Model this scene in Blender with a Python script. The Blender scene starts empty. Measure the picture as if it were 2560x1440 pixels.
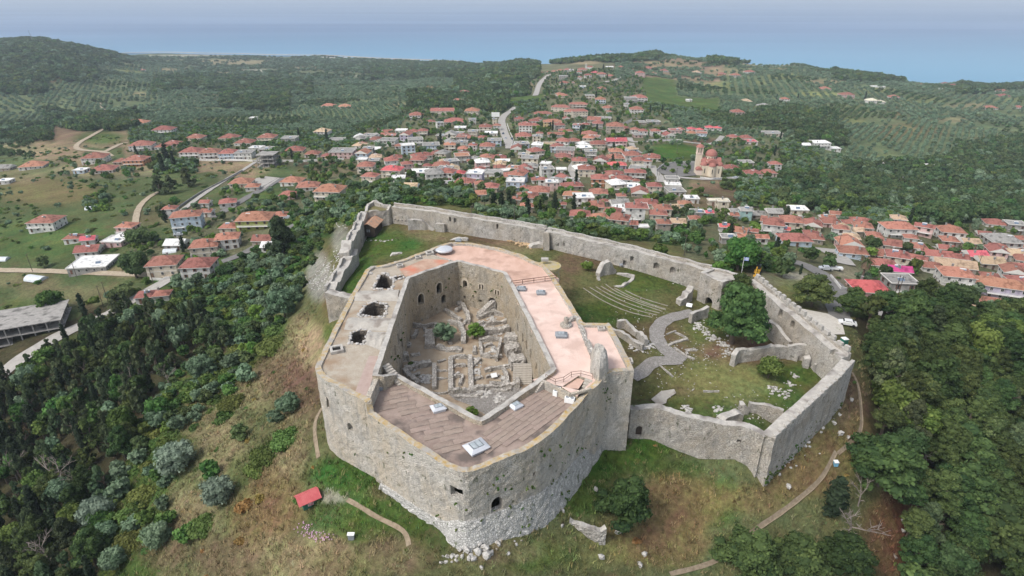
import bpy, bmesh, math, random
import numpy as np
from mathutils import Vector, Matrix, geometry
random.seed(7); rng = np.random.default_rng(11)
R = math.radians
SC = bpy.context.scene; HAZE = 0.95e-4
COL = SC.collection
# ------------------------------------------------------------------ camera, light, exposure
FPX = 1525.0; PITCH = R(25.85); CZ = 74.0
cd = bpy.data.cameras.new('camera'); cam = bpy.data.objects.new('camera', cd); COL.objects.link(cam)
cam.location = (0, 0, CZ); cam.rotation_euler = (R(90) - PITCH, 0, 0)
cd.sensor_width = 36; cd.lens = 36 * FPX / 2560; cd.clip_start = 1; cd.clip_end = 150000
SC.camera = cam
SUN_EL, SUN_AZ = R(52), R(235)          # azimuth measured clockwise from +Y
wd = bpy.data.worlds.new('World'); SC.world = wd; wd.use_nodes = True
wn, wl = wd.node_tree.nodes, wd.node_tree.links
sky = wn.new('ShaderNodeTexSky'); sky.sky_type = 'NISHITA'; sky.sun_disc = False
sky.sun_elevation = SUN_EL; sky.sun_rotation = SUN_AZ; sky.air_density = 1.0; sky.dust_density = 3.0; sky.ozone_density = 1.0
hsv = wn.new('ShaderNodeHueSaturation'); hsv.inputs['Saturation'].default_value = 0.5   # light cloud veil: a paler sky
wl.new(sky.outputs[0], hsv.inputs['Color']); wl.new(hsv.outputs[0], wn['Background'].inputs[0])
wn['Background'].inputs[1].default_value = 0.15
sl = bpy.data.lights.new('sun', 'SUN'); sl.energy = 1.5; sl.angle = R(14); sl.color = (1, .95, .88)
sun = bpy.data.objects.new('sun', sl); COL.objects.link(sun)
sd = Vector((math.sin(SUN_AZ) * math.cos(SUN_EL), math.cos(SUN_AZ) * math.cos(SUN_EL), math.sin(SUN_EL)))
sun.rotation_euler = sd.to_track_quat('Z', 'Y').to_euler()
SC.view_settings.view_transform = 'Standard'; SC.view_settings.look = 'None'
SC.view_settings.gamma = 1; SC.view_settings.exposure = 0.55
try:
    SC.cycles.max_bounces = 4; SC.cycles.diffuse_bounces = 3; SC.cycles.glossy_bounces = 2
    SC.cycles.transmission_bounces = 2; SC.cycles.volume_bounces = 0; SC.cycles.transparent_max_bounces = 4
    SC.cycles.use_denoising = True; SC.cycles.use_fast_gi = False
except Exception: pass
# ------------------------------------------------------------------ projection helpers (photo pixels -> places)
CP, SP = math.cos(PITCH), math.sin(PITCH)
def ray(px, py):
    t = (px - 1280) / FPX; s = (py - 720) / FPX
    return np.array([t, CP - s * SP, -SP - s * CP])
def P(px, py, z):
    d = ray(px, py); k = (z - CZ) / d[2]
    return (float(d[0] * k), float(d[1] * k), z)
def proj(x, y, z):
    zz = z - CZ; w = y * CP - zz * SP; v = y * SP + zz * CP
    return 1280 + FPX * x / w, 720 - FPX * v / w, w
def on_wall(A, B, px, py):
    d = ray(px, py); ax, ay = A[:2]; bx, by = B[:2]; n = (by - ay, ax - bx)
    k = (ax * n[0] + ay * n[1]) / (d[0] * n[0] + d[1] * n[1])
    return (float(d[0] * k), float(d[1] * k), float(CZ + d[2] * k))
# ------------------------------------------------------------------ terrain height
CTRL = [  # px, py, z at that pixel
(819,1110,-3.5),(938,1184,-2.6),(1060,1290,-2.2),(1110,1345,-1.4),(1165,1367,-1.2),(1230,1347,-1.6),(1300,1308,-2.8),(1395,1257,-4.2),(1470,1165,-4.6),(1536,1077,-4.6),(1587,1092,-5),(1700,1118,-6.3),
(1800,1165,-7.6),(1893,1190,-9.2),(2012,1095,-8.2),(2106,986,-6.2),(2130,950,-5.8),
(2060,800,-4.5),(2110,830,-5),(1990,730,-5),(1900,685,-4),(1640,630,-7),(1500,570,-10),(1363,540,-9),(1200,505,-9),(1040,485,-9),(940,480,-9),
(980,553,0),(1050,560,0),(1200,590,0),(1363,610,0),(1500,650,-.3),(1640,695,-1),(1745,745,-2),(1850,800,-2.2),(1960,850,-2.6),(2060,930,-3.6),(1700,900,-2),(1850,1000,-3.6),
(1750,1050,-4.6),(1620,985,-3.3),(1860,1110,-5),(950,620,0),(900,680,-.5),(1450,650,.3),(1400,640,.5),(850,720,-1.5),(1600,800,-1),(1560,880,-1.5),(1980,1000,-4.4),
(818,813,-5),(770,790,-12),(700,850,-18),(600,900,-25),(740,900,-13),(780,960,-8),(700,1100,-10),(600,1200,-15),(500,1150,-21),(450,1100,-25),(300,1100,-35),
(150,1100,-43),(0,1100,-50),(0,1300,-50),(200,1300,-38),(400,1440,-25),(200,1440,-36),(0,1440,-48),(700,1300,-11),(800,1260,-7),(870,1350,-6),(700,1440,-13),(1150,1440,-3.5),
(1300,1400,-4.5),(1500,1330,-9),(1600,1200,-8),(1500,1440,-12),(1750,1300,-13),(1900,1250,-12),(1950,1440,-22),(2150,1150,-14),(2150,1300,-21),(2150,1000,-9),
(2300,1200,-22),(2500,1100,-27),(2500,1400,-36),(2300,1440,-32),(2560,900,-24),(2300,880,-13),(2200,830,-8),
(860,600,-6),(820,640,-12),(760,700,-19),(700,640,-25),(640,720,-28),
(440,720,-33),(560,650,-30),(640,575,-30),(300,700,-37),(90,830,-40),(0,950,-44),(250,790,-39),(800,560,-20),(850,520,-19),(700,520,-31),(760,540,-26),(820,490,-27),
(400,560,-38),(300,500,-43),(100,600,-44),(0,700,-46),(0,500,-52),(300,430,-51),(100,420,-57),(0,390,-66),(200,330,-66),(330,305,-68),(0,345,-104),(100,300,-116),(300,285,-108),
(0,230,-100),(150,180,-92),(0,150,-80),(100,102,-66),(0,106,-70),(200,118,-84),(300,138,-118),(250,190,-112),(300,230,-115),
(550,400,-48),(700,380,-47),(600,345,-58),(780,335,-60),(900,450,-34),(1000,420,-39),(1100,460,-29),(1200,430,-36),(1100,340,-54),(1040,290,-70),(1260,320,-54),(1350,400,-38),
(1400,480,-28),(1480,550,-19),(1600,590,-19),(1560,500,-28),(1650,450,-36),(1520,330,-54),(1780,430,-40),(1640,380,-47),(1780,340,-57),(1800,530,-28),(1740,620,-14),
(1900,600,-20),(2000,620,-20),(2130,640,-21),(2070,700,-10),(2250,690,-23),(2200,740,-15),(2400,640,-34),(2400,780,-23),(2300,760,-18),(2560,700,-38),(2560,800,-30),
(2200,560,-36),(2350,560,-43),(2480,560,-52),(2000,500,-60),(2200,480,-84),(2450,500,-80),(2400,400,-96),(2200,350,-88),(1950,400,-64),(1920,440,-54),(2050,450,-70),
(1350,210,-74),(1290,260,-70),(1480,180,-64),(1480,225,-63),(1600,200,-68),(1500,260,-62),(1400,270,-64),(1200,240,-86),(1200,200,-105),(1000,240,-95),(800,265,-95),
(600,280,-102),(900,300,-82),(700,310,-90),(450,250,-112),(600,220,-132),(800,190,-145),(1000,180,-162),(1100,165,-175),(700,160,-182),(500,152,-178),(400,160,-160),
(600,138,-194),(400,134,-194),(800,140,-194),(1000,151,-194),(1150,157,-192),
(1300,155,-137),(1500,150,-121),(1650,138,-105),(1800,155,-115),(2000,162,-124),(2200,190,-134),(2400,208,-157),(2480,224,-193),(2560,212,-150),
(1700,230,-74),(1900,225,-84),(2100,250,-91),(2300,280,-97),(2500,300,-110),(2300,222,-118),(2000,192,-98),(1750,185,-87),(1900,330,-68),(2350,330,-100),(2560,380,-100)]
cw = [P(*c) for c in CTRL]
for (px, py, z, k, z2) in [(100,102,-58,1.25,-120),(0,106,-62,1.25,-130),(200,118,-76,1.3,-160),(100,102,-58,1.5,-200),(0,106,-62,1.5,-205),
        (600,138,-194,1.1,-206),(800,140,-194,1.1,-206),(1000,151,-194,1.1,-206),(1150,157,-192,1.12,-206),(400,134,-194,1.1,-206),
        (1300,155,-128,1.2,-190),(1500,150,-112,1.2,-190),(1650,138,-97,1.2,-185),(1800,155,-107,1.2,-190),(2000,162,-115,1.2,-195),(2200,190,-126,1.2,-198),(2400,208,-150,1.15,-203),(2480,224,-193,1.1,-208),(2560,212,-150,1.2,-205),
        (1300,155,-128,1.4,-215),(1500,150,-112,1.4,-215),(1650,138,-97,1.4,-215),(1800,155,-107,1.4,-215),(2200,190,-126,1.4,-215),(2560,212,-150,1.5,-215)]:
    q = P(px, py, z); cw.append((q[0] * k, q[1] * k, z2))
for az in range(55, 306, 25):
    for (r, z) in ((60, -30), (200, -55), (900, -100), (3000, -180)):
        if (az <= 60 or az >= 300) and r < 500: continue
        cw.append((r * math.sin(R(az)), r * math.cos(R(az)), z))
for az in (-50, -45, 45, 50):
    for (r, z) in ((2800, -150), (3600, -206), (4500, -225)): cw.append((r * math.sin(R(az)), r * math.cos(R(az)), z))
for az in (-30, -15, 0, 15, 30):
    cw.append((4500 * math.sin(R(az)), 4500 * math.cos(R(az)), -228))
cw.append((0, 0, -14)); cw.append((0, 35, -11))
cw = np.array(cw)
def qmap(x, y):
    r = np.sqrt(x * x + y * y) + 1e-6; k = np.log1p(r / 80.0) / r
    return x * k, y * k
cqx, cqy = qmap(cw[:, 0], cw[:, 1])
EPS = 0.02
def kern(d2): return np.sqrt(d2 + EPS * EPS)
N = len(cw); A = kern((cqx[:, None] - cqx[None]) ** 2 + (cqy[:, None] - cqy[None]) ** 2)
M_ = np.zeros((N + 3, N + 3)); M_[:N, :N] = A; M_[:N, N] = 1; M_[:N, N + 1] = cqx; M_[:N, N + 2] = cqy; M_[N:, :N] = M_[:N, N:].T
CW = np.linalg.solve(M_ + 1e-9 * np.eye(N + 3), np.r_[cw[:, 2], 0, 0, 0])
def sn(x, y, f, s=0.):   # cheap smooth pseudo noise, about -1..1
    x = x * f; y = y * f
    return (np.sin(x * 1.7 + 2.1 * np.sin(y * .9 + s) + s) + np.sin(y * 1.9 + 1.7 * np.sin(x * 1.1 - s) + 2 * s) + np.sin((x + y) * 1.3 + 1.3 * np.sin((x - y) * 1.6 + s))) / 3
def H(x, y):
    x = np.atleast_1d(np.asarray(x, float)); y = np.atleast_1d(np.asarray(y, float)); out = np.empty(x.shape)
    qx, qy = qmap(x, y)
    for i in range(0, len(x), 20000):
        a = qx[i:i + 20000]; b = qy[i:i + 20000]
        out[i:i + 20000] = kern((a[:, None] - cqx) ** 2 + (b[:, None] - cqy) ** 2) @ CW[:N] + CW[N] + CW[N + 1] * a + CW[N + 2] * b
    r = np.hypot(x, y); w = np.clip((r - 260) / 500, 0, 1)
    return out + w * (3.0 * sn(x, y, 1 / 90.) + 5 * w * sn(x, y, 1 / 330., 3.)) * np.clip((-out - 0) / 60, 0, 1) * np.clip((195 + out) / 20, 0, 1)
def h1(x, y): return float(H([x], [y])[0])
# height grid on a polar lattice = the ground sheet itself; used for fast lookups
TH = np.radians(np.concatenate([np.arange(-180, -56, 6), np.arange(-54, 54.01, 0.3), np.arange(60, 180.1, 6)]))
RR = np.concatenate([[2, 12, 24, 36], 45 * np.exp(np.linspace(0, math.log(4600 / 45.), 400))])
GX = RR[:, None] * np.sin(TH)[None]; GY = RR[:, None] * np.cos(TH)[None]
GZ = H(GX.ravel(), GY.ravel()).reshape(GX.shape)
LR0 = math.log(45.); LRS = math.log(4600 / 45.) / 399
_kp = np.array([P(px, py, 11)[:2] for px, py in ((919,1034),(1060,1131),(1150,1183),(1211,1167),(1356,1102),(1497,954),(1586,925),(1524,808),(1458,806),(1390,697),(1302,635),(1123,606),(930,664),(795,900),(792,932))])
_kc = _kp.mean(0); _v = _kp - _kc; _kp = _kc + _v * (1 - 3.2 / np.linalg.norm(_v, axis=1))[:, None]
def in_poly(x, y, poly):
    r_ = np.zeros(np.shape(x), bool); j = len(poly) - 1
    for i in range(len(poly)):
        (xi, yi), (xj, yj) = poly[i], poly[j]; r_ ^= ((yi > y) != (yj > y)) & (x < (xj - xi) * (y - yi) / (yj - yi + 1e-12) + xi); j = i
    return r_
GZ = np.where(in_poly(GX, GY, _kp), np.minimum(GZ, -6), GZ)
def Hg(x, y):   # bilinear on the grid
    x = np.asarray(x, float); y = np.asarray(y, float)
    r = np.hypot(x, y); t = np.arctan2(x, y)
    i = np.searchsorted(RR, r) - 1; i = np.clip(i, 0, len(RR) - 2); j = np.clip(np.searchsorted(TH, t) - 1, 0, len(TH) - 2)
    u = np.clip((r - RR[i]) / (RR[i + 1] - RR[i]), 0, 1); v = np.clip((t - TH[j]) / (TH[j + 1] - TH[j]), 0, 1)
    return (GZ[i, j] * (1 - u) * (1 - v) + GZ[i + 1, j] * u * (1 - v) + GZ[i, j + 1] * (1 - u) * v + GZ[i + 1, j + 1] * u * v)
def G(px, py, off=0.0):
    """first ground point seen through a photo pixel (off = height above ground)"""
    d = ray(px, py); k = np.exp(np.linspace(math.log(40), math.log(5000), 1500))
    x, y, z = d[0] * k, d[1] * k, CZ + d[2] * k
    b = z < Hg(x, y) + off; i = int(np.argmax(b)) if b.any() else len(k) - 1
    lo, hi = k[max(i - 1, 0)], k[i]
    for _ in range(14):
        m = (lo + hi) / 2
        if CZ + d[2] * m < float(Hg(d[0] * m, d[1] * m)) + off: hi = m
        else: lo = m
    return float(d[0] * hi), float(d[1] * hi), float(Hg(d[0] * hi, d[1] * hi))
# ------------------------------------------------------------------ object helpers
def tag(o, label=None, cat=None, group=None, kind=None):
    if label: o['label'] = label
    if cat: o['category'] = cat
    if group: o['group'] = group
    if kind: o['kind'] = kind
    return o
def link(name, data=None, parent=None, loc=None, rz=None, sc=None):
    o = bpy.data.objects.new(name, data); COL.objects.link(o)
    if parent: o.parent = parent
    if loc is not None: o.location = loc
    if rz is not None: o.rotation_euler = (0, 0, rz)
    if sc is not None: o.scale = sc if hasattr(sc, '__len__') else (sc, sc, sc)
    return o
def empty(name, loc=(0, 0, 0), rz=0, **k): return tag(link(name, None, None, loc, rz), **k)
class MB:
    def __init__(s): s.v = []; s.f = []; s.m = []
    def add(s, vs, fs, mi=0):
        b = len(s.v); s.v += [tuple(map(float, v)) for v in vs]; s.f += [tuple(b + i for i in f) for f in fs]; s.m += [mi] * len(fs); return s
    def box(s, c, d, rz=0, mi=0, tilt=0):
        x, y, z = d[0] / 2, d[1] / 2, d[2] / 2; cs, sn_ = math.cos(rz), math.sin(rz); vs = []
        for a in (-x, x):
            for b in (-y, y):
                for e in (-z, z):
                    yy = b * math.cos(tilt) - e * math.sin(tilt); zz = b * math.sin(tilt) + e * math.cos(tilt)
                    vs.append((c[0] + a * cs - yy * sn_, c[1] + a * sn_ + yy * cs, c[2] + zz))
        return s.add(vs, [(0, 1, 3, 2), (4, 6, 7, 5), (0, 4, 5, 1), (2, 3, 7, 6), (0, 2, 6, 4), (1, 5, 7, 3)], mi)
    def bar(s, a, b, r=.05, n=6, r2=None, mi=0):
        a, b = Vector(a), Vector(b); d = (b - a).normalized(); u = d.orthogonal().normalized(); w = d.cross(u); r2 = r if r2 is None else r2
        vs = [a + (u * math.cos(t) + w * math.sin(t)) * r for t in [2 * math.pi * i / n for i in range(n)]] + [b + (u * math.cos(t) + w * math.sin(t)) * r2 for t in [2 * math.pi * i / n for i in range(n)]]
        return s.add(vs, [(i, (i + 1) % n, n + (i + 1) % n, n + i) for i in range(n)] + [tuple(range(n - 1, -1, -1)), tuple(range(n, 2 * n))], mi)
    def prism(s, poly, z0, z1, mi=0):
        a = sum(poly[i][0] * poly[(i + 1) % len(poly)][1] - poly[(i + 1) % len(poly)][0] * poly[i][1] for i in range(len(poly)))
        if a < 0: poly = poly[::-1]
        n = len(poly); z0 = z0 if hasattr(z0, '__len__') else [z0] * n; z1 = z1 if hasattr(z1, '__len__') else [z1] * n
        vs = [(p[0], p[1], z0[i]) for i, p in enumerate(poly)] + [(p[0], p[1], z1[i]) for i, p in enumerate(poly)]
        return s.add(vs, [(i, (i + 1) % n, n + (i + 1) % n, n + i) for i in range(n)] + [tuple(range(n - 1, -1, -1)), tuple(range(n, 2 * n))], mi)
    def lathe(s, prof, n=16, c=(0, 0, 0), mi=0, a0=0, a1=2 * math.pi):
        full = abs(a1 - a0 - 2 * math.pi) < 1e-6; k = n if full else n + 1; vs = []
        for r, z in prof:
            for i in range(k):
                t = a0 + (a1 - a0) * i / n; vs.append((c[0] + r * math.cos(t), c[1] + r * math.sin(t), c[2] + z))
        fs = [(j * k + i, j * k + (i + 1) % k, (j + 1) * k + (i + 1) % k, (j + 1) * k + i) for j in range(len(prof) - 1) for i in range(n)]
        return s.add(vs, fs, mi)
    def mesh(s, name, mats, smooth=False):
        me = bpy.data.meshes.new(name); me.from_pydata(s.v, [], s.f)
        for m in (mats if isinstance(mats, (list, tuple)) else [mats]): me.materials.append(m)
        if any(s.m): me.polygons.foreach_set('material_index', s.m)
        if smooth: me.polygons.foreach_set('use_smooth', [True] * len(s.f))
        me.update(); return me
    def build(s, name, mats, parent=None, smooth=False, loc=None, rz=None): return link(name, s.mesh(name, mats, smooth), parent, loc, rz)
def np_mesh(name, V, F, mats, mi=None):
    me = bpy.data.meshes.new(name); V = np.asarray(V, np.float32); F = np.asarray(F, np.int32); n, k = F.shape
    me.vertices.add(len(V)); me.vertices.foreach_set('co', V.ravel()); me.loops.add(n * k); me.loops.foreach_set('vertex_index', F.ravel())
    me.polygons.add(n); me.polygons.foreach_set('loop_start', np.arange(0, n * k, k, dtype=np.int32))
    for m in (mats if isinstance(mats, (list, tuple)) else [mats]): me.materials.append(m)
    if mi is not None: me.polygons.foreach_set('material_index', np.asarray(mi, np.int32))
    me.polygons.foreach_set('use_smooth', np.zeros(n, bool)); me.update(calc_edges=True); return me
# ------------------------------------------------------------------ materials
MATS = {}
def nodes(name):
    m = bpy.data.materials.new(name); m.use_nodes = True; nt = m.node_tree; return m, nt.nodes, nt.links, nt.nodes['Principled BSDF']
def rgb(c): return (c[0], c[1], c[2], 1)
def mat(name, col, col2=None, scale=1.0, detail=4, rough=.85, bump=0., bscale=None, rnd=0., col3=None, s3=None, metal=0., spec=.3, stretch=None):
    """noise-mixed colours + optional bump and per-object variation"""
    if name in MATS: return MATS[name]
    m, n, l, b = nodes(name); MATS[name] = m
    b.inputs['Roughness'].default_value = rough; b.inputs['Metallic'].default_value = metal; b.inputs['Specular IOR Level'].default_value = spec
    tc = n.new('ShaderNodeTexCoord'); src = tc.outputs['Object']
    if stretch:
        mp = n.new('ShaderNodeMapping'); mp.inputs['Scale'].default_value = stretch; l.new(src, mp.inputs[0]); src = mp.outputs[0]
    nz = n.new('ShaderNodeTexNoise'); nz.inputs['Scale'].default_value = scale; nz.inputs['Detail'].default_value = detail; nz.inputs['Roughness'].default_value = .65; l.new(src, nz.inputs['Vector'])
    cr = n.new('ShaderNodeValToRGB'); cr.color_ramp.elements[0].position = .35; cr.color_ramp.elements[1].position = .65
    cr.color_ramp.elements[0].color = rgb(col); cr.color_ramp.elements[1].color = rgb(col2 or col); l.new(nz.outputs[0], cr.inputs[0]); out = cr.outputs[0]
    if col3:
        n3 = n.new('ShaderNodeTexNoise'); n3.inputs['Scale'].default_value = s3 or scale * .3; n3.inputs['Detail'].default_value = 5; l.new(tc.outputs['Object'], n3.inputs['Vector'])
        r3 = n.new('ShaderNodeValToRGB'); r3.color_ramp.elements[0].position = .52; r3.color_ramp.elements[1].position = .66; l.new(n3.outputs[0], r3.inputs[0])
        mx = n.new('ShaderNodeMix'); mx.data_type = 'RGBA'; l.new(r3.outputs[0], mx.inputs[0]); l.new(out, mx.inputs[6]); mx.inputs[7].default_value = rgb(col3); out = mx.outputs[2]
    if rnd:
        oi = n.new('ShaderNodeObjectInfo'); mr = n.new('ShaderNodeMapRange'); mr.inputs[3].default_value = 1 - rnd; mr.inputs[4].default_value = 1 + rnd; l.new(oi.outputs['Random'], mr.inputs[0])
        hs = n.new('ShaderNodeHueSaturation'); l.new(out, hs.inputs['Color']); l.new(mr.outputs[0], hs.inputs['Value'])
        mr2 = n.new('ShaderNodeMapRange'); mr2.inputs[3].default_value = .5 - rnd * .06; mr2.inputs[4].default_value = .5 + rnd * .06
        ml = n.new('ShaderNodeMath'); ml.operation = 'FRACT'; m7 = n.new('ShaderNodeMath'); m7.operation = 'MULTIPLY'; m7.inputs[1].default_value = 7.31
        l.new(oi.outputs['Random'], m7.inputs[0]); l.new(m7.outputs[0], ml.inputs[0]); l.new(ml.outputs[0], mr2.inputs[0]); l.new(mr2.outputs[0], hs.inputs['Hue']); out = hs.outputs[0]
    l.new(out, b.inputs['Base Color'])
    if bump:
        bz = n.new('ShaderNodeTexNoise'); bz.inputs['Scale'].default_value = bscale or scale * 3; bz.inputs['Detail'].default_value = 4; l.new(src, bz.inputs['Vector'])
        bp = n.new('ShaderNodeBump'); bp.inputs['Strength'].default_value = bump; bp.inputs['Distance'].default_value = .3; l.new(bz.outputs[0], bp.inputs['Height']); l.new(bp.outputs[0], b.inputs['Normal'])
    return m
def stone(name, base, light, dark, stain, sscale=1.6, stain_amt=.5, moss=None, warm=None):
    """coursed rubble masonry: voronoi stones with dark joints, patchy tone, weather stains, plants in the joints"""
    m, n, l, b = nodes(name); MATS[name] = m; b.inputs['Roughness'].default_value = .95; b.inputs['Specular IOR Level'].default_value = .1
    tc = n.new('ShaderNodeTexCoord'); mp = n.new('ShaderNodeMapping'); mp.inputs['Scale'].default_value = (1, 1, 1.7); l.new(tc.outputs['Object'], mp.inputs[0])
    vo = n.new('ShaderNodeTexVoronoi'); vo.inputs['Scale'].default_value = sscale; l.new(mp.outputs[0], vo.inputs['Vector'])
    ve = n.new('ShaderNodeTexVoronoi'); ve.feature = 'DISTANCE_TO_EDGE'; ve.inputs['Scale'].default_value = sscale; l.new(mp.outputs[0], ve.inputs['Vector'])
    sx = n.new('ShaderNodeSeparateColor'); l.new(vo.outputs['Color'], sx.inputs[0])
    cr = n.new('ShaderNodeValToRGB'); e = cr.color_ramp.elements; e[0].position = 0; e[0].color = rgb(base); e[1].position = 1; e[1].color = rgb(light); l.new(sx.outputs[0], cr.inputs[0]); out = cr.outputs[0]
    def mixin(fac, c, blend='MIX'):
        nonlocal out
        mx = n.new('ShaderNodeMix'); mx.data_type = 'RGBA'; mx.blend_type = blend; l.new(fac, mx.inputs[0]); l.new(out, mx.inputs[6]); mx.inputs[7].default_value = rgb(c); out = mx.outputs[2]
    def noise(sc, lo, hi, stretch=None, mul=1., seed=0):
        nz = n.new('ShaderNodeTexNoise'); nz.inputs['Scale'].default_value = sc; nz.inputs['Detail'].default_value = 6; nz.inputs['Roughness'].default_value = .7
        mq = n.new('ShaderNodeMapping'); mq.inputs['Scale'].default_value = stretch or (1, 1, 1); mq.inputs['Location'].default_value = (seed, seed * 2, 0); l.new(tc.outputs['Object'], mq.inputs[0]); l.new(mq.outputs[0], nz.inputs['Vector'])
        mr = n.new('ShaderNodeMapRange'); mr.inputs[1].default_value = lo; mr.inputs[2].default_value = hi; mr.inputs[4].default_value = mul; l.new(nz.outputs[0], mr.inputs[0]); return mr.outputs[0]
    if warm: mixin(noise(.09, .42, .6, mul=.8, seed=5), warm)
    mixin(noise(.14, .56, .62, (1, 1, 1.3), .45, 21), light); mixin(noise(.5, .5, .62, (1, 1, .45), stain_amt, 2), stain); mixin(noise(.55, .56, .70, (1.6, 1.6, .12), .5, 31), stain)
    mixin(noise(2.4, .6, .68, None, .55, 9), dark)
    if moss: mixin(noise(.8, .6, .66, (1, 1, .7), .8, 14), moss)
    j = n.new('ShaderNodeMapRange'); j.inputs[1].default_value = 0; j.inputs[2].default_value = .09; j.inputs[3].default_value = .6; j.inputs[4].default_value = 0; l.new(ve.outputs[0], j.inputs[0])
    mixin(j.outputs[0], dark); l.new(out, b.inputs['Base Color'])
    bp = n.new('ShaderNodeBump'); bp.inputs['Strength'].default_value = .7; bp.inputs['Distance'].default_value = .25
    jm = n.new('ShaderNodeMapRange'); jm.inputs[2].default_value = .2; l.new(ve.outputs[0], jm.inputs[0])
    nb = n.new('ShaderNodeTexNoise'); nb.inputs['Scale'].default_value = 3.; nb.inputs['Detail'].default_value = 5; l.new(tc.outputs['Object'], nb.inputs['Vector'])
    ad = n.new('ShaderNodeMath'); ad.operation = 'ADD'; l.new(jm.outputs[0], ad.inputs[0]); l.new(nb.outputs[0], ad.inputs[1]); l.new(ad.outputs[0], bp.inputs['Height']); l.new(bp.outputs[0], b.inputs['Normal'])
    return m
ST_KEEP = stone('limestone_masonry', (.53, .50, .45), (.68, .65, .60), (.19, .18, .16), (.34, .33, .31), 2.8, .55, (.10, .12, .06), (.60, .515, .40))
ST_WALL = stone('curtain_masonry', (.45, .43, .395), (.62, .595, .555), (.15, .14, .125), (.27, .26, .24), 2.2, .6, (.10, .11, .06), (.46, .40, .32))
ST_BATT = stone('batter_masonry', (.44, .43, .41), (.62, .61, .585), (.11, .12, .09), (.30, .30, .28), 2.2, .5, (.09, .12, .04))
ST_COURT = stone('courtyard_masonry', (.42, .38, .31), (.56, .51, .43), (.12, .11, .09), (.26, .24, .20), 2.2, .45, (.12, .12, .07), (.50, .40, .27))
ST_RUIN = stone('ruin_masonry', (.40, .375, .34), (.60, .565, .52), (.12, .11, .09), (.22, .20, .17), 1.7, .5, (.10, .11, .05))
ST_LICHEN = mat('lichen_coping', (.42, .40, .36), (.40, .27, .09), 1.2, 6, .95, .5, 3, col3=(.34, .32, .29), s3=.35)
ST_CAP = mat('weathered_coping', (.36, .34, .31), (.50, .48, .44), 1.6, 6, .95, .5, 3, col3=(.24, .22, .20), s3=.4)
M_DARK = mat('painted_interior_shade', (.012, .011, .010), (.02, .018, .016), 1)  # near-black colour standing in for the shade of deep openings
M_WOOD = mat('dark_timber', (.035, .028, .024), (.06, .045, .035), 3, bump=.3)
# ------------------------------------------------------------------ land cover
COVER = ["S2560"] * 2 + [
"w300 S2560", "w300 c1040 o1200 w1640 r1760 w2560", "w240 o480 c900 w1330 v1540 r1800 o2100 w2560", "w120 o400 w760 o1140 w1300 v1600 b1680 o2400 w2560",
"o560 w700 o1020 w1260 b1340 v1600 b1800 o2560", "o120 w360 o1000 v1660 o1900 w2100 o2560", "w130 d320 b480 b780 b900 v1660 o1820 o2000 w2130 o2560",
"o80 d200 g300 d330 v800 v1620 g1740 v1960 b2060 o2400 w2560", "g120 v380 b500 d640 g760 v1640 v1960 b2100 w2560", "g480 g560 v900 v1700 d1800 b1960 w2560",
"g200 b260 g560 v780 b1180 v1740 g1840 b1960 w2560", "g380 v640 b920 e1180 b1300 v2100 b2300 w2560", "g420 v700 b850 e1300 b1740 v2560", "g300 v640 b820 e1700 v2560",
"g440 b800 e1800 b1960 v2560", "g340 b760 f820 e1880 k2100 v2560", "g260 b760 f820 e1990 k2100 v2560", "g200 p360 b700 f820 e2040 k2120 b2200 v2560",
"g120 p520 b760 f800 e2080 f2130 p2560", "p560 b700 f800 e2100 f2140 p2560", "p480 b680 f800 e2080 f2170 p2560", "p420 b620 f800 e2060 f2180 p2560",
"p400 b600 f800 e2000 f2170 p2560", "p380 b560 f2160 p2560", "p380 b520 f2150 p2560", "p360 b500 f2150 p2560", "p340 b480 f2170 p2560", "p320 b460 f2200 p2560",
"p280 b440 f2220 p2560", "p240 b440 f2240 p2560", "p200 b440 f2240 p2560", "p200 b440 f2240 p2560", "p200 b420 f2240 p2560", "p240 b400 f2240 p2560"]
CODES = {}; cov = np.zeros((36, 256), np.uint8); K = 'Socwrvbdgepfk'
for r_, row in enumerate(COVER):
    x0 = 0
    for seg in row.split():
        x1 = int(seg[1:]) // 10; cov[r_, x0:x1] = K.index(seg[0]); x0 = x1
def cover_at(x, y, z, jit=True):
    px, py, w = proj(x, y, z); px = np.where(w > 1, px, 1280); py = np.where(w > 1, py, 1430)
    if jit:
        rr_ = 40 + np.hypot(x, y); px = px + 24 * sn(x, y, 12. / rr_, 1.) + 9 * sn(x, y, 45. / rr_, 3.); py = py + (14 * sn(x, y, 14. / rr_, 4.) + 6 * sn(x, y, 50. / rr_, 2.)) * np.clip((py - 60) / 200, .25, 1)
    return cov[np.clip(py / 40, 0, 35).astype(int), np.clip(px / 10, 0, 255).astype(int)], px, py
BASECOL = {'S': (.16,.15,.11), 'o': (.115,.145,.07), 'c': (.12,.14,.07), 'w': (.05,.07,.03), 'r': (.20,.15,.10), 'v': (.13,.135,.075), 'b': (.07,.11,.03), 'd': (.22,.17,.105), 'g': (.085,.11,.045),
           'e': (.125,.125,.05), 'p': (.06,.055,.03), 'f': (.125,.135,.06), 'k': (.15,.14,.09)}
LUT = np.array([BASECOL[k] for k in K])
C_GR = (.060,.115,.022); C_OR = (.20,.145,.07); C_TAN = (.27,.215,.125); C_BR = (.16,.10,.07); C_DIRT = (.34,.29,.22); C_DKG = (.035,.075,.015); C_RED = (.13,.065,.04); C_YG = (.19,.205,.075); C_PALE = (.40,.37,.31); C_ROCK = (.38,.37,.35)
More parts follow.
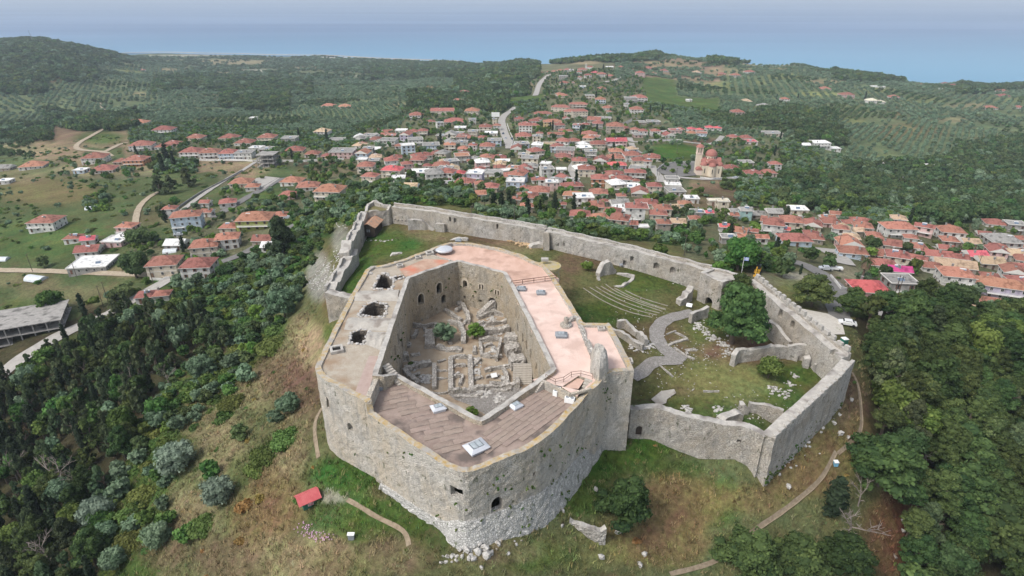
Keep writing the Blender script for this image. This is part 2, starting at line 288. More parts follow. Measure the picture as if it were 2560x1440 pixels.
BLOBS = [  # px, py, rx, ry (photo px), colour, strength
(900,1190,150,45,C_GR,.9),(1010,1270,120,60,C_GR,.8),(850,1290,110,50,C_GR,.6),(1080,1340,90,50,C_DKG,.6),(980,1230,60,20,C_BR,.5),(1540,1130,110,70,C_GR,.95),(1450,1230,90,60,C_GR,.8),(1640,1110,90,25,C_GR,.9),
(1800,1230,60,30,C_GR,.7),(1790,1260,70,60,C_GR,.75),(1700,1180,60,30,C_GR,.6),(1860,1250,120,40,C_OR,.7),(1700,1260,110,70,C_OR,.8),(1650,1360,120,60,C_OR,.8),(1560,1360,100,50,C_OR,.6),(2040,1140,100,80,C_OR,.9),(1990,1200,90,50,C_OR,.8),
(2130,1010,40,80,C_BR,.8),(2140,1100,40,60,C_OR,.6),(2240,1330,90,110,C_RED,.9),(2270,1150,50,60,C_RED,.9),(1440,1380,110,50,C_YG,.5),(1340,1390,90,40,C_GR,.6),(1250,1380,120,30,C_TAN,.5),(700,1250,70,90,C_OR,.8),(640,1300,70,80,C_OR,.7),
(790,1400,110,60,C_TAN,.8),(700,1400,80,60,C_TAN,.5),(560,1400,90,60,C_BR,.5),(980,1390,100,50,C_TAN,.5),(900,1330,80,30,C_GR,.5),(860,1410,90,30,C_YG,.4),(760,980,55,70,C_BR,.8),(700,930,60,60,C_BR,.6),(780,870,40,60,C_TAN,.9),(760,830,40,40,C_TAN,.7),
(740,1060,50,90,C_TAN,.5),(720,1150,50,50,C_TAN,.6),(560,1150,60,90,C_TAN,.5),(480,1290,70,60,C_TAN,.6),(410,1360,60,60,C_BR,.5),(620,980,60,50,C_TAN,.5),(520,1050,70,60,C_TAN,.5),(600,1180,30,40,C_DKG,.6),(825,760,20,40,C_RED,.6),(800,690,30,60,C_ROCK,.6),(850,600,24,40,C_ROCK,.5),
(820,840,14,30,C_GR,.6),(830,1245,35,14,C_PALE,.7),
# bailey
(960,610,90,35,C_GR,.85),(900,680,40,40,C_GR,.9),(860,740,30,40,C_GR,.9),(1080,575,70,25,C_TAN,.5),(1200,600,90,22,C_BR,.5),(1300,610,70,25,C_TAN,.55),(1450,655,70,30,C_BR,.6),(1400,700,40,50,C_BR,.4),(1640,700,90,35,C_GR,.7),(1560,770,80,40,C_GR,.6),
(1480,790,60,30,C_GR,.7),(1620,830,80,25,C_BR,.45),(1580,900,50,40,C_BR,.35),(1700,860,40,30,C_BR,.4),(1790,840,70,50,C_GR,.4),(1850,880,110,35,C_BR,.9),(1800,960,120,60,C_YG,.5),(1700,1000,70,30,C_BR,.35),(1900,960,60,40,C_YG,.4),(1960,1000,60,30,C_GR,.6),(1990,940,50,25,C_GR,.8),(1750,1020,90,30,C_GR,.55),
(1860,1070,60,25,C_GR,.7),(1640,1000,60,30,C_GR,.3),
# left fields
(120,480,120,35,C_OR,.55),(260,420,130,22,C_TAN,.6),(60,440,60,20,C_TAN,.4),(600,420,80,22,C_TAN,.6),(820,420,80,20,C_BR,.4),(420,540,110,30,C_BR,.35),(120,600,150,50,C_GR,.4),(230,740,170,30,C_TAN,.35),(60,780,70,30,C_GR,.4),(180,880,70,40,C_GR,.5),(60,700,90,20,C_TAN,.4),(310,680,50,14,C_TAN,.8),
(150,330,110,25,C_BR,.55),(90,370,90,18,C_TAN,.6),(250,345,60,18,C_GR,.8),(120,195,35,12,C_OR,.8),(165,178,20,8,C_OR,.8),(600,155,120,6,C_TAN,.7),(500,140,130,4,C_PALE,.6),(1070,220,28,8,C_OR,.9),(630,395,20,12,C_TAN,.5),(560,240,60,10,C_BR,.3),(1305,215,28,10,C_TAN,.7),(1310,210,22,5,C_OR,.6),
# village and right
(1690,378,60,20,C_GR,1.),(1760,355,50,12,C_BR,.8),(1790,500,110,28,C_BR,.6),(1820,470,80,14,C_BR,.7),(1980,500,70,25,C_BR,.5),(1810,180,60,10,C_TAN,.6),(1920,165,70,8,C_TAN,.6),(1800,215,40,10,C_YG,.9),(1760,205,40,10,C_TAN,.5),(1910,205,30,8,C_YG,.7),(1960,280,60,10,C_YG,.5),(1690,160,70,10,C_TAN,.6),
(1440,155,60,6,C_TAN,.6),(2250,330,60,25,C_OR,.55),(2330,330,50,20,C_OR,.45),(2240,280,12,20,C_OR,.6),(2480,350,60,14,C_OR,.4),(2130,270,60,12,C_YG,.3),(1500,600,60,30,C_YG,.3),(1330,550,90,14,C_YG,.6),(2000,700,60,25,C_YG,.5),(1990,690,40,10,C_PALE,.7),(2440,725,70,40,C_BR,.6),(2330,520,50,30,C_YG,.6),(2050,620,60,20,C_YG,.4),(2120,690,40,30,C_DIRT,.4),
(420,175,22,5,C_TAN,.8),(330,175,30,5,C_YG,.7),(560,185,40,4,C_TAN,.8),(640,178,45,5,C_PALE,.6),(700,186,30,4,C_YG,.9),(760,170,40,3,C_TAN,.7),(480,215,26,6,C_YG,.6),(350,235,20,5,C_TAN,.6),(690,205,30,5,C_TAN,.7),(860,215,30,6,C_YG,.7),(930,190,40,4,C_PALE,.6),(1000,175,40,4,C_YG,.7),(1060,190,26,4,C_TAN,.8),(1120,210,30,5,C_YG,.7),
(720,250,34,7,C_YG,.8),(560,300,40,8,C_YG,.5),(840,310,50,8,C_YG,.6),(1000,262,30,5,C_TAN,.5),(1470,158,30,4,C_TAN,.8),(1560,165,40,5,C_BR,.7),(1840,160,50,6,C_TAN,.7),(1960,190,60,7,C_YG,.8),(2060,205,50,6,C_TAN,.8),(2040,235,70,6,C_YG,.8),(2180,225,60,7,C_YG,.6),(2300,250,50,8,C_YG,.6),(2420,265,60,8,C_TAN,.5),(2100,300,60,9,C_YG,.6),(1880,270,50,10,C_YG,.7),(2200,400,50,16,C_YG,.5),(2380,300,50,8,C_TAN,.5),(2520,250,40,8,C_YG,.5),(1740,300,40,8,C_YG,.5),(1940,300,50,6,C_PALE,.4),
(700,480,50,30,C_DKG,.6),(640,490,60,20,C_GR,.5),(2470,740,50,30,C_DIRT,.3)]
nv = GX.size; gx, gy, gz = GX.ravel(), GY.ravel(), GZ.ravel()
ck, cpx, cpy = cover_at(gx, gy, gz); base = LUT[ck].copy()
_, qx_, qy_ = cover_at(gx, gy, gz, False)
vis = proj(gx, gy, gz)[2] > 1
for (bx, by, rx, ry, c, st) in BLOBS:
    d = ((qx_ - bx) / rx) ** 2 + ((qy_ - by) / ry) ** 2; d = d + .35 * sn(gx, gy, 6. / (20 + np.hypot(gx, gy)) * 6, bx)
    w = (np.clip(1.5 - d, 0, 1) * st * vis)[:, None]; base = base * (1 - w) + np.array(c) * w
base *= (1 + .16 * sn(gx, gy, .06, 2.) + .12 * sn(gx, gy, .017, 5.))[:, None]
n0, n1 = GX.shape; GN0, GN1 = n0, n1; GCOL = np.clip(base, .02, 1).reshape(n0, n1, 3).copy(); idx = np.arange(nv).reshape(n0, n1); a = idx[:-1, :-1].ravel(); b = idx[1:, :-1].ravel(); c = idx[1:, 1:].ravel(); d = idx[:-1, 1:].ravel()
m, n, l, bs = nodes('ground_cover'); bs.inputs['Roughness'].default_value = 1; bs.inputs['Specular IOR Level'].default_value = .05
at = n.new('ShaderNodeAttribute'); at.attribute_name = 'cover'; tc = n.new('ShaderNodeTexCoord')
def _nz(s, det, lo, hi, o0, o1):
    z = n.new('ShaderNodeTexNoise'); z.inputs['Scale'].default_value = s; z.inputs['Detail'].default_value = det; z.inputs['Roughness'].default_value = .75; l.new(tc.outputs['Object'], z.inputs['Vector'])
    mr = n.new('ShaderNodeMapRange'); mr.inputs[1].default_value = lo; mr.inputs[2].default_value = hi; mr.inputs[3].default_value = o0; mr.inputs[4].default_value = o1; l.new(z.outputs[0], mr.inputs[0]); return mr.outputs[0], z
hs = n.new('ShaderNodeHueSaturation'); l.new(at.outputs['Color'], hs.inputs['Color']); v_, z1 = _nz(.9, 9, .3, .7, .5, 1.55); l.new(v_, hs.inputs['Value']); h_, _ = _nz(.22, 6, .35, .65, .47, .535); l.new(h_, hs.inputs['Hue'])
mx = n.new('ShaderNodeMix'); mx.data_type = 'RGBA'; f_, _ = _nz(.35, 8, .58, .7, 0, .55); l.new(f_, mx.inputs[0]); l.new(hs.outputs[0], mx.inputs[6]); mx.inputs[7].default_value = (.05, .075, .02, 1)
mx2 = n.new('ShaderNodeMix'); mx2.data_type = 'RGBA'; f2, _ = _nz(1.7, 5, .66, .72, 0, .6); l.new(f2, mx2.inputs[0]); l.new(mx.outputs[2], mx2.inputs[6]); mx2.inputs[7].default_value = (.30, .27, .20, 1)
hs3 = n.new('ShaderNodeHueSaturation'); l.new(mx2.outputs[2], hs3.inputs['Color']); v3, _ = _nz(.028, 9, .3, .7, .62, 1.4); l.new(v3, hs3.inputs['Value']); h3, _ = _nz(.045, 7, .3, .7, .455, .545); l.new(h3, hs3.inputs['Hue'])
mx3 = n.new('ShaderNodeMix'); mx3.data_type = 'RGBA'; f3, _ = _nz(.12, 8, .56, .66, 0, .7); l.new(f3, mx3.inputs[0]); l.new(hs3.outputs[0], mx3.inputs[6]); mx3.inputs[7].default_value = (.13, .095, .055, 1); l.new(mx3.outputs[2], bs.inputs['Base Color'])
bp = n.new('ShaderNodeBump'); bp.inputs['Strength'].default_value = 1.0; bp.inputs['Distance'].default_value = .6; _, zb = _nz(2.2, 8, 0, 1, 0, 1); l.new(zb.outputs[0], bp.inputs['Height']); l.new(bp.outputs[0], bs.inputs['Normal'])
M_GROUND = m
me = np_mesh('ground', np.c_[gx, gy, gz], np.c_[a, d, c, b], M_GROUND); ca = me.color_attributes.new('cover', 'FLOAT_COLOR', 'POINT'); ca.data.foreach_set('color', np.c_[np.clip(base, .01, 1), np.ones(nv)].astype(np.float32).ravel())
me.polygons.foreach_set('use_smooth', [True] * len(me.polygons))
tag(link('ground', me), kind='structure')
# ------------------------------------------------------------------ sea, sky dome, haze
m, n, l, bs = nodes('sea_water'); bs.inputs['Roughness'].default_value = .35; bs.inputs['IOR'].default_value = 1.33
tc = n.new('ShaderNodeTexCoord'); mp = n.new('ShaderNodeMapping'); mp.inputs['Scale'].default_value = (.00015, .0009, 1); l.new(tc.outputs['Object'], mp.inputs[0])
nz = n.new('ShaderNodeTexNoise'); nz.inputs['Scale'].default_value = 1.5; nz.inputs['Detail'].default_value = 6; l.new(mp.outputs[0], nz.inputs['Vector'])
cr = n.new('ShaderNodeValToRGB'); e = cr.color_ramp.elements; e[0].position = .35; e[0].color = (.018, .10, .25, 1); e[1].position = .65; e[1].color = (.10, .20, .37, 1); l.new(nz.outputs[0], cr.inputs[0])  # pale streaks paint cloud reflections into the water colour
# shallows: paler turquoise towards the beach (distance from the shore, north coast line)
sx = n.new('ShaderNodeSeparateXYZ'); l.new(tc.outputs['Object'], sx.inputs[0]); mr = n.new('ShaderNodeMapRange'); mr.inputs[1].default_value = 5200; mr.inputs[2].default_value = 2600; mr.inputs[4].default_value = .8; l.new(sx.outputs[1], mr.inputs[0])
mx = n.new('ShaderNodeMix'); mx.data_type = 'RGBA'; l.new(mr.outputs[0], mx.inputs[0]); l.new(cr.outputs[0], mx.inputs[6]); mx.inputs[7].default_value = (.10, .30, .44, 1); l.new(mx.outputs[2], bs.inputs['Base Color'])
bp = n.new('ShaderNodeBump'); bp.inputs['Strength'].default_value = .5; bp.inputs['Distance'].default_value = 1.; wz = n.new('ShaderNodeTexNoise'); wz.inputs['Scale'].default_value = .05; wz.inputs['Detail'].default_value = 5
l.new(tc.outputs['Object'], wz.inputs['Vector']); l.new(wz.outputs[0], bp.inputs['Height']); l.new(bp.outputs[0], bs.inputs['Normal'])
tag(MB().add([(-60000, -8000, -195), (60000, -8000, -195), (60000, 60000, -195), (-60000, 60000, -195)], [(0, 1, 2, 3)]).build('sea', m), kind='structure')
hz = bpy.data.materials.new('haze'); hz.use_nodes = True; n = hz.node_tree.nodes; l = hz.node_tree.links; n.remove(n['Principled BSDF'])
pv = n.new('ShaderNodeVolumePrincipled'); pv.inputs['Color'].default_value = (.74, .86, 1, 1); pv.inputs['Density'].default_value = HAZE; l.new(pv.outputs[0], n['Material Output'].inputs['Volume'])
tag(MB().box((0, 26000, -55), (124000, 72000, 380)).build('haze', hz), kind='stuff')
# ------------------------------------------------------------------ roads, paths, paved grounds
M_ASPH = mat('asphalt', (.14, .135, .13), (.19, .185, .175), .6, 6, .95, .2, 8)
M_CONC = mat('pale_concrete', (.30, .285, .26), (.40, .38, .35), .5, 6, .95, .2, 6)
M_PATH = mat('worn_path', (.20, .155, .105), (.30, .245, .175), 1.2, 8, 1, .5, 6)
M_TRACK = mat('dirt_track', (.30, .24, .17), (.42, .36, .27), .8, 6, 1, .5, 5)
M_COB = stone('cobbled_path', (.30, .28, .26), (.42, .40, .38), (.16, .15, .13), (.2, .19, .16), 3.0, .3)
M_GRAV = mat('white_gravel', (.50, .46, .40), (.60, .57, .51), 1.2, 8, 1, .4, 8)
def resample(pts, step):
    pts = np.asarray(pts, float); seg = np.linalg.norm(np.diff(pts[:, :2], axis=0), axis=1); s = np.r_[0, np.cumsum(seg)]; n_ = max(2, int(s[-1] / step) + 1); t = np.linspace(0, s[-1], n_)
    return np.stack([np.interp(t, s, pts[:, k]) for k in range(pts.shape[1])], 1)
def smooth(pts, it=2):
    pts = np.asarray(pts, float)
    for _ in range(it):
        q = [pts[0]]
        for a_, b_ in zip(pts[:-1], pts[1:]): q += [a_ * .75 + b_ * .25, a_ * .25 + b_ * .75]
        pts = np.array(q + [pts[-1]])
    return pts
ROADS = []
def road(name, px, w, mt, dz=.14, step=2.5, world=False):
    pts = smooth([G(*p)[:2] for p in px] if not world else px); pts = resample(pts, step); t = np.gradient(pts, axis=0); t /= np.linalg.norm(t, axis=1)[:, None] + 1e-9; nn = np.stack([-t[:, 1], t[:, 0]], 1)
    k = 5; us = np.linspace(-.5, .5, k); jit = 1 + .06 * np.sin(np.arange(len(pts)) * 1.3)
    XY = pts[:, None] + nn[:, None] * (us[None, :, None] * w * jit[:, None, None]); z = Hg(XY[..., 0], XY[..., 1]); z = np.maximum(z, (z.mean(1)[:, None] - .15)) + dz * (1 + np.hypot(pts[:, 0], pts[:, 1]) / 250)[:, None]
    V = np.c_[XY.reshape(-1, 2), z.ravel()]; n_ = len(pts); I = np.arange(n_ * k).reshape(n_, k); F = np.c_[I[:-1, :-1].ravel(), I[1:, :-1].ravel(), I[1:, 1:].ravel(), I[:-1, 1:].ravel()][:, ::-1]
    ROADS.append((pts, w)); return tag(link(name, np_mesh(name, V, F, mt)), kind='structure')
def patch(name, px, mt, dz=.2, flat=None):
    pts = [G(*p) for p in px]; poly = [Vector((p[0], p[1], 0)) for p in pts]; bm = bmesh.new(); vs = [bm.verts.new(v) for v in poly]; f = bm.faces.new(vs)
    bmesh.ops.triangulate(bm, faces=[f])
    for _ in range(4): bmesh.ops.subdivide_edges(bm, edges=[e for e in bm.edges if e.calc_length() > 4], cuts=1, use_grid_fill=True); bmesh.ops.triangulate(bm, faces=[f for f in bm.faces if len(f.verts) > 4])
    co = np.array([v.co for v in bm.verts]); z = Hg(co[:, 0], co[:, 1]) + dz
    for v, q in zip(bm.verts, z): v.co.z = q
    bmesh.ops.recalc_face_normals(bm, faces=bm.faces); me = bpy.data.meshes.new(name); bm.to_mesh(me); bm.free(); me.materials.append(mt)
    if sum(p.normal.z for p in me.polygons) < 0: me.flip_normals()
    c = np.array([p[:2] for p in pts]); ROADS.append((resample(np.r_[c, c[:1]], 3), 3.)); ROADS.append((np.array([c.mean(0), c.mean(0) + .1]), 1.2 * float(np.linalg.norm(c - c.mean(0), axis=1).mean())))
    return tag(link(name, me), kind='structure')
road('road', [(-40,985),(40,905),(110,862),(200,815),(285,780),(350,740),(415,705),(430,692)], 6.5, M_CONC)
road('road', [(430,690),(360,688),(200,682),(100,678),(-20,676)], 4, M_TRACK)
road('road', [(830,522),(760,553),(700,580),(650,612),(600,640),(555,655)], 5, M_ASPH)
road('road', [(338,560),(345,520),(372,493),(402,478)], 3.5, M_TRACK)
road('road', [(440,540),(500,492),(571,446),(605,428),(640,405)], 3.5, M_CONC)
road('road', [(535,545),(600,505),(650,478),(704,446)], 6, M_ASPH)
road('road', [(455,398),(520,401),(600,403),(640,402),(700,404)], 4, M_CONC)
road('road', [(265,322),(235,338),(192,360),(190,374),(225,378),(262,380),(279,392)], 5, M_TRACK)
road('road', [(262,380),(275,374),(302,360),(320,358)], 5, M_TRACK)
road('road', [(1276,372),(1272,355),(1262,338),(1256,315),(1253,300),(1266,284),(1288,268)], 8, M_CONC)
road('road', [(1338,240),(1344,222),(1350,208),(1362,196),(1375,187)], 9, M_CONC)
road('road', [(1510,206),(1532,203),(1546,198),(1551,190)], 7, M_CONC)
road('road', [(1445,458),(1431,436),(1424,421),(1437,405)], 4, M_CONC)
road('road', [(1574,345),(1577,357),(1622,354),(1687,353),(1762,362),(1790,359),(1806,341)], 5, M_CONC)
road('road', [(1578,358),(1584,374),(1602,384)], 5, M_CONC)
road('road', [(1630,415),(1637,430),(1651,443),(1651,456)], 5, M_CONC)
road('road', [(1660,440),(1710,446),(1760,450),(1820,448),(1860,445)], 5, M_CONC)
road('road', [(1960,655),(1990,658),(2020,668),(2068,697),(2098,729),(2088,759),(2100,800)], 6, M_ASPH)
road('road', [(2062,622),(2090,640),(2112,662)], 8, M_CONC)
road('road', [(2338,622),(2380,629),(2417,639)], 6, M_CONC)
road('road', [(2173,774),(2200,784),(2236,786)], 6, M_CONC)
road('road', [(2303,708),(2330,722),(2350,735)], 4, M_TRACK)
road('road', [(248,258),(262,275),(270,298)], 5, M_TRACK)
road('road', [(530,226),(600,215),(640,208)], 7, M_TRACK)
road('road', [(1530,330),(1560,310),(1590,296)], 6, M_ASPH)
patch('parking_area', [(1984,770),(2069,786),(2103,804),(2112,838),(2078,838),(1996,790)], M_GRAV, .25)
patch('church_square', [(1640,428),(1650,413),(1690,408),(1737,408),(1740,440),(1700,443),(1660,438)], M_ASPH, .5)
patch('concrete_yard', [(640,447),(665,442),(700,446),(660,474),(628,468)], M_CONC, .4)
road('footpath', [(868,1250),(905,1270),(941,1294),(1000,1320),(1018,1340),(1022,1365)], .75, M_PATH, .08, 1)
road('footpath', [(806,1020),(788,1050),(786,1085),(796,1145)], .75, M_PATH, .08, 1)
road('footpath', [(2129,930),(2149,975),(2155,1050),(2150,1085),(2120,1115),(2095,1135)], .75, M_PATH, .08, 1)
road('footpath', [(2090,1130),(2065,1180),(2042,1211),(1990,1255),(1937,1294),(1870,1340)], .75, M_PATH, .08, 1)
road('footpath', [(1830,1380),(1805,1396),(1760,1415),(1675,1436)], .75, M_PATH, .08, 1)
road('stone_path', [(1735,782),(1700,789),(1662,800),(1643,820),(1640,845),(1655,868),(1680,888),(1712,902)], 3.6, M_COB, .1, 1)
road('stone_path', [(1700,900),(1672,903),(1640,903),(1620,915),(1605,932),(1580,945)], 3.4, M_COB, .14, 1)
# ------------------------------------------------------------------ masonry builders
def wall_mesh(name, pts, th, mats, side=1, step=.9, rag=.12, amp=.07, closed=False, cap=None, batter=0., row=1.0):
    """pts: (x, y, ztop, zbase[, thickness offset]) along the visible top edge; thickness grows to the left (side=1) of the path"""
    pts = np.asarray(pts, float)
    if closed: pts = np.r_[pts, pts[:1]]
    p = resample(pts, step); t = np.gradient(p[:, :2], axis=0)
    if closed: t[0] = t[-1] = (p[1, :2] - p[-2, :2])
    t /= np.linalg.norm(t, axis=1)[:, None] + 1e-9; nn = np.stack([-t[:, 1], t[:, 0]], 1) * side; n_ = len(p)
    hmax = (p[:, 2] - p[:, 3]).max(); R_ = max(2, int(hmax / row)); zt = p[:, 2] + (rng.uniform(-1, 1, n_) * rag + rag * 1.2 * np.sin(np.arange(n_) * .7 + pts[0, 0]))
    V = []; 
    for j in range(R_ + 1):          # visible face bottom -> top
        u = j / R_; z = p[:, 3] + (zt - p[:, 3]) * u; off = rng.normal(0, amp, n_) * (0 if j == R_ else 1) - batter * (1 - u); V.append(np.c_[p[:, :2] + nn * off[:, None], z])
    V.append(np.c_[p[:, :2] + nn * th, zt + rng.uniform(-rag, rag, n_) * .6])
    for j in range(R_ - 1, -1, -1):
        u = j / R_; z = p[:, 3] + (zt - p[:, 3]) * u; off = th + rng.normal(0, amp, n_); V.append(np.c_[p[:, :2] + nn * off[:, None], z])
    Kk = len(V); 
    if closed:
        for q in V: q[-1] = q[0]
    V = np.stack(V, 1); I = np.arange(n_ * Kk).reshape(n_, Kk); F = []; MI = []
    for j in range(Kk):
        j2 = (j + 1) % Kk; q = np.c_[I[:-1, j], I[1:, j], I[1:, j2], I[:-1, j2]]; F.append(q if side > 0 else q[:, ::-1]); MI += [1 if (cap and j == R_) else 0] * len(q)
    F = np.concatenate(F); me = np_mesh(name, V.reshape(-1, 3), F, mats if not cap else [mats, cap], MI)
    if not closed:
        bm = bmesh.new(); bm.from_mesh(me); bm.verts.ensure_lookup_table()
        for e_, rev in ((0, 0), (n_ - 1, 1)):
            loop = [bm.verts[int(i)] for i in I[e_]]; 
            try: bm.faces.new(loop[::-1] if rev else loop)
            except ValueError: pass
        bmesh.ops.recalc_face_normals(bm, faces=bm.faces); bm.to_mesh(me); bm.free()
    else:
        bm = bmesh.new(); bm.from_mesh(me); bmesh.ops.remove_doubles(bm, verts=bm.verts, dist=1e-4); bmesh.ops.recalc_face_normals(bm, faces=bm.faces); bm.to_mesh(me); bm.free()
    return me
def arch_mb(w, h, depth, arched=True, n=6):
    """solid with an arched outline, centred on x, depth along y, base at z=0"""
    out = [(-w / 2, 0), (w / 2, 0)]
    if arched:
        zs = h - w / 2
        for i in range(n + 1): a_ = math.pi * i / n; out.append((w / 2 * math.cos(a_), zs + w / 2 * math.sin(a_)))
    else: out += [(w / 2, h), (-w / 2, h)]
    m_ = MB(); k = len(out); m_.add([(x, -depth / 2, z) for x, z in out] + [(x, depth / 2, z) for x, z in out], [(i, (i + 1) % k, k + (i + 1) % k, k + i) for i in range(k)] + [tuple(range(k - 1, -1, -1)), tuple(range(k, 2 * k))]); return m_
def carve(ob, cuts):
    """cut openings (x, y, z base, rz, w, h, depth, arched) out of a wall mesh"""
    m_ = MB()
    for (x, y, z, rz, w, h, dp, ar) in cuts:
        q = arch_mb(w, h, dp, ar); c_, s_ = math.cos(rz), math.sin(rz); m_.add([(x + a_ * c_ - b_ * s_, y + a_ * s_ + b_ * c_, z + e_) for a_, b_, e_ in q.v], q.f)
    cut = m_.build('cutter', M_DARK); bm = bmesh.new(); bm.from_mesh(cut.data); bmesh.ops.recalc_face_normals(bm, faces=bm.faces); bm.to_mesh(cut.data); bm.free()
    md = ob.modifiers.new('b', 'BOOLEAN'); md.object = cut; md.operation = 'DIFFERENCE'; md.solver = 'EXACT'; md.use_self = True
    dg = bpy.context.evaluated_depsgraph_get(); dg.update(); nm = bpy.data.meshes.new_from_object(ob.evaluated_get(dg)); ob.modifiers.clear()
    if len(nm.polygons) > len(ob.data.polygons) * .5: ob.data = nm
    bpy.data.objects.remove(cut)
def fill(polys, z, name, mt, parent=None, zf=None):
    """flat (or sloped) floor over an outline with holes"""
    vl = [[Vector((p[0], p[1], 0)) for p in q] for q in polys]; tri = geometry.tessellate_polygon(vl); fl = [v for q in vl for v in q]
    V = [(v.x, v.y, zf(v.x, v.y) if zf else z) for v in fl]; F = []
    for t_ in tri:
        a_, b_, c_ = (fl[i] for i in t_); F.append(t_ if (b_ - a_).cross(c_ - a_).z > 0 else t_[::-1])
    return MB().add(V, F).build(name, mt, parent)
def inside(x, y, poly):
    r_ = False; j = len(poly) - 1
    for i in range(len(poly)):
        if (poly[i][1] > y) != (poly[j][1] > y) and x < (poly[j][0] - poly[i][0]) * (y - poly[i][1]) / (poly[j][1] - poly[i][1]) + poly[i][0]: r_ = not r_
        j = i
    return r_
def z4(a): return [(880 + x / 3.5125, 640 + y / 3.5125) for x, y in a]
def z1(a): return [(780 + x / 4.115, 480 + y / 4.115) for x, y in a]
def z5(a): return [(760 + x / 2.769, 900 + y / 2.769) for x, y in a]
def z8(a): return [(1540 + x / 4., 780 + y / 4.) for x, y in a]
def z2(a): return [(1380 + x / 3.273, 540 + y / 3.273) for x, y in a]
def at(a, z): return [P(x, y, z)[:2] for x, y in a]
def rock_mesh(seed, n=12, flat=.7):
    r2 = np.random.default_rng(seed); bm = bmesh.new(); bmesh.ops.create_icosphere(bm, subdivisions=1, radius=1)
    for v in bm.verts: v.co *= r2.uniform(.65, 1.2); v.co.z *= flat
    me = bpy.data.meshes.new('rock'); bm.to_mesh(me); bm.free(); return me
M_ROCK = mat('pale_limestone', (.36, .35, .33), (.58, .56, .53), 2., 6, 1, .5, 4, col3=(.16, .15, .13), s3=1.4)
ROCKS = [rock_mesh(i) for i in range(6)]
for r_ in ROCKS: r_.materials.append(M_ROCK)
def rubble(name, pts, size, parent=None, kind='stuff', mt=None):
    """many small stones joined: nobody could count them"""
    V = []; F = []; b_ = 0
    for (x, y, z) in pts:
        rm = ROCKS[random.randrange(6)]; s_ = size * random.uniform(.5, 1.4); a_ = random.uniform(0, 6.28); c_, q = math.cos(a_), math.sin(a_)
        co = np.array([v.co[:] for v in rm.vertices]); V.append(np.c_[(co[:, 0] * c_ - co[:, 1] * q) * s_ + x, (co[:, 0] * q + co[:, 1] * c_) * s_ * random.uniform(.6, 1) + y, co[:, 2] * s_ + z])
        F.append(np.array([p.vertices[:] for p in rm.polygons]) + b_); b_ += len(co)
    return tag(link(name, np_mesh(name, np.concatenate(V), np.concatenate(F), mt or M_ROCK), parent), kind=kind)
# ------------------------------------------------------------------ the keep
ZS, ZE, ZW, ZN = 11.0, 12.2, 13.3, 12.5
M_SLAB = mat('roof_slab_brown', (.225, .17, .14), (.35, .28, .235), .35, 8, .9, .25, 3, rnd=.1, col3=(.14, .115, .10), s3=.3)
M_PINK = mat('pink_roof_mortar', (.60, .435, .37), (.70, .55, .48), .22, 10, .9, .25, 3, col3=(.53, .385, .325), s3=.3)
M_PINKN = mat('weathered_pink_roof', (.50, .325, .25), (.62, .43, .35), .3, 8, .9, .2, 3, col3=(.40, .26, .20), s3=.2, stretch=(1, .35, 1))
M_WESTR = mat('dry_grey_roof', (.34, .29, .225), (.42, .375, .31), .6, 8, 1, .5, 3, col3=(.30, .22, .15), s3=.2)
M_COURT = mat('sandy_court', (.30, .235, .165), (.38, .32, .245), .4, 8, 1, .4, 4, col3=(.22, .16, .11), s3=.25)
M_STEP = mat('stone_step', (.36, .33, .29), (.46, .43, .38), 1.5, 6, 1, .3)
KEEP = empty('castle_keep', (0, 100, 0), label='great hexagonal stone keep with roof terraces round a sunken courtyard full of ruins', cat='castle keep')
def kc(o): o.parent = KEEP; o.location.y -= 100; return o
south = [(919,1034),(1060,1131),(1110,1163),(1132,1174),(1148,1181),(1165,1183),(1185,1177),(1211,1167),(1302,1131),(1356,1102),(1403,1059),(1446,1012),(1470,985)]
east_lo = [(1497,960),(1518,935),(1529,930)]
east = [(1586,925),(1556,865),(1524,808),(1458,806),(1425,752),(1390,697),(1364,664)]
north = [(1340,654),(1302,635),(1242,618),(1174,606),(1123,606)]
nw = [(1115,607),(1023,642),(965,661),(930,664),(914,674)]
west = [(877,738),(831,827),(795,900),(787,918),(792,932),(812,950)]
par = .9
O = []  # outer outline: (x, y, ztop, zbase)
for pts, z in ((south, ZS + .8), (east_lo, ZE + .6), (east, ZE + .6), (north, ZN + .6), (nw, ZW + .5), (west, ZW + .3), ([(915,1005)], ZW + .3)):
    for (px, py) in pts:
        x, y, _ = P(px, py, z); O.append((x, y, z, min(float(Hg(x, y)) - 1.5, -3)))
OUT2 = [(o[0], o[1]) for o in O]; c0 = np.mean(OUT2, axis=0)
wo = kc(link('outer_wall', wall_mesh('outer_wall', O, 1.05, ST_KEEP, side=1, step=.8, rag=.07, amp=.05, closed=True, cap=ST_LICHEN)))
# openings in the outer wall
def seg_rz(A, B): return math.atan2(B[1] - A[1], B[0] - A[0])
def opening(Ai, Bi, px, py, w, h, dp=2.2, ar=True):
    A_, B_ = O[Ai], O[Bi]; x, y, z = on_wall(A_, B_, px, py); return (x, y, z, seg_rz(A_, B_), w, h, dp, ar)
nS = len(O)
carve(wo, [opening(3, 4, 1141, 1245, 2.2, 2.0, 3.4, False), opening(nS - 2, nS - 1, 877, 1079, 1.5, 1.8), opening(nS - 2, nS - 1, 821, 1021, .9, 2.2, 2.4, False) , opening(7, 8, 1243, 1278, 2.0, 2.8, 3.0), opening(8, 9, 1335, 1190, .5, .8, 2, False)])
kc(MB().box((*[(a_ + b_) / 2 for a_, b_ in zip(on_wall(O[0], O[1], 1141, 1243)[:2], c0)], 5), (.1, .1, .1)).build('cistern_stone', ST_KEEP)) if False else None
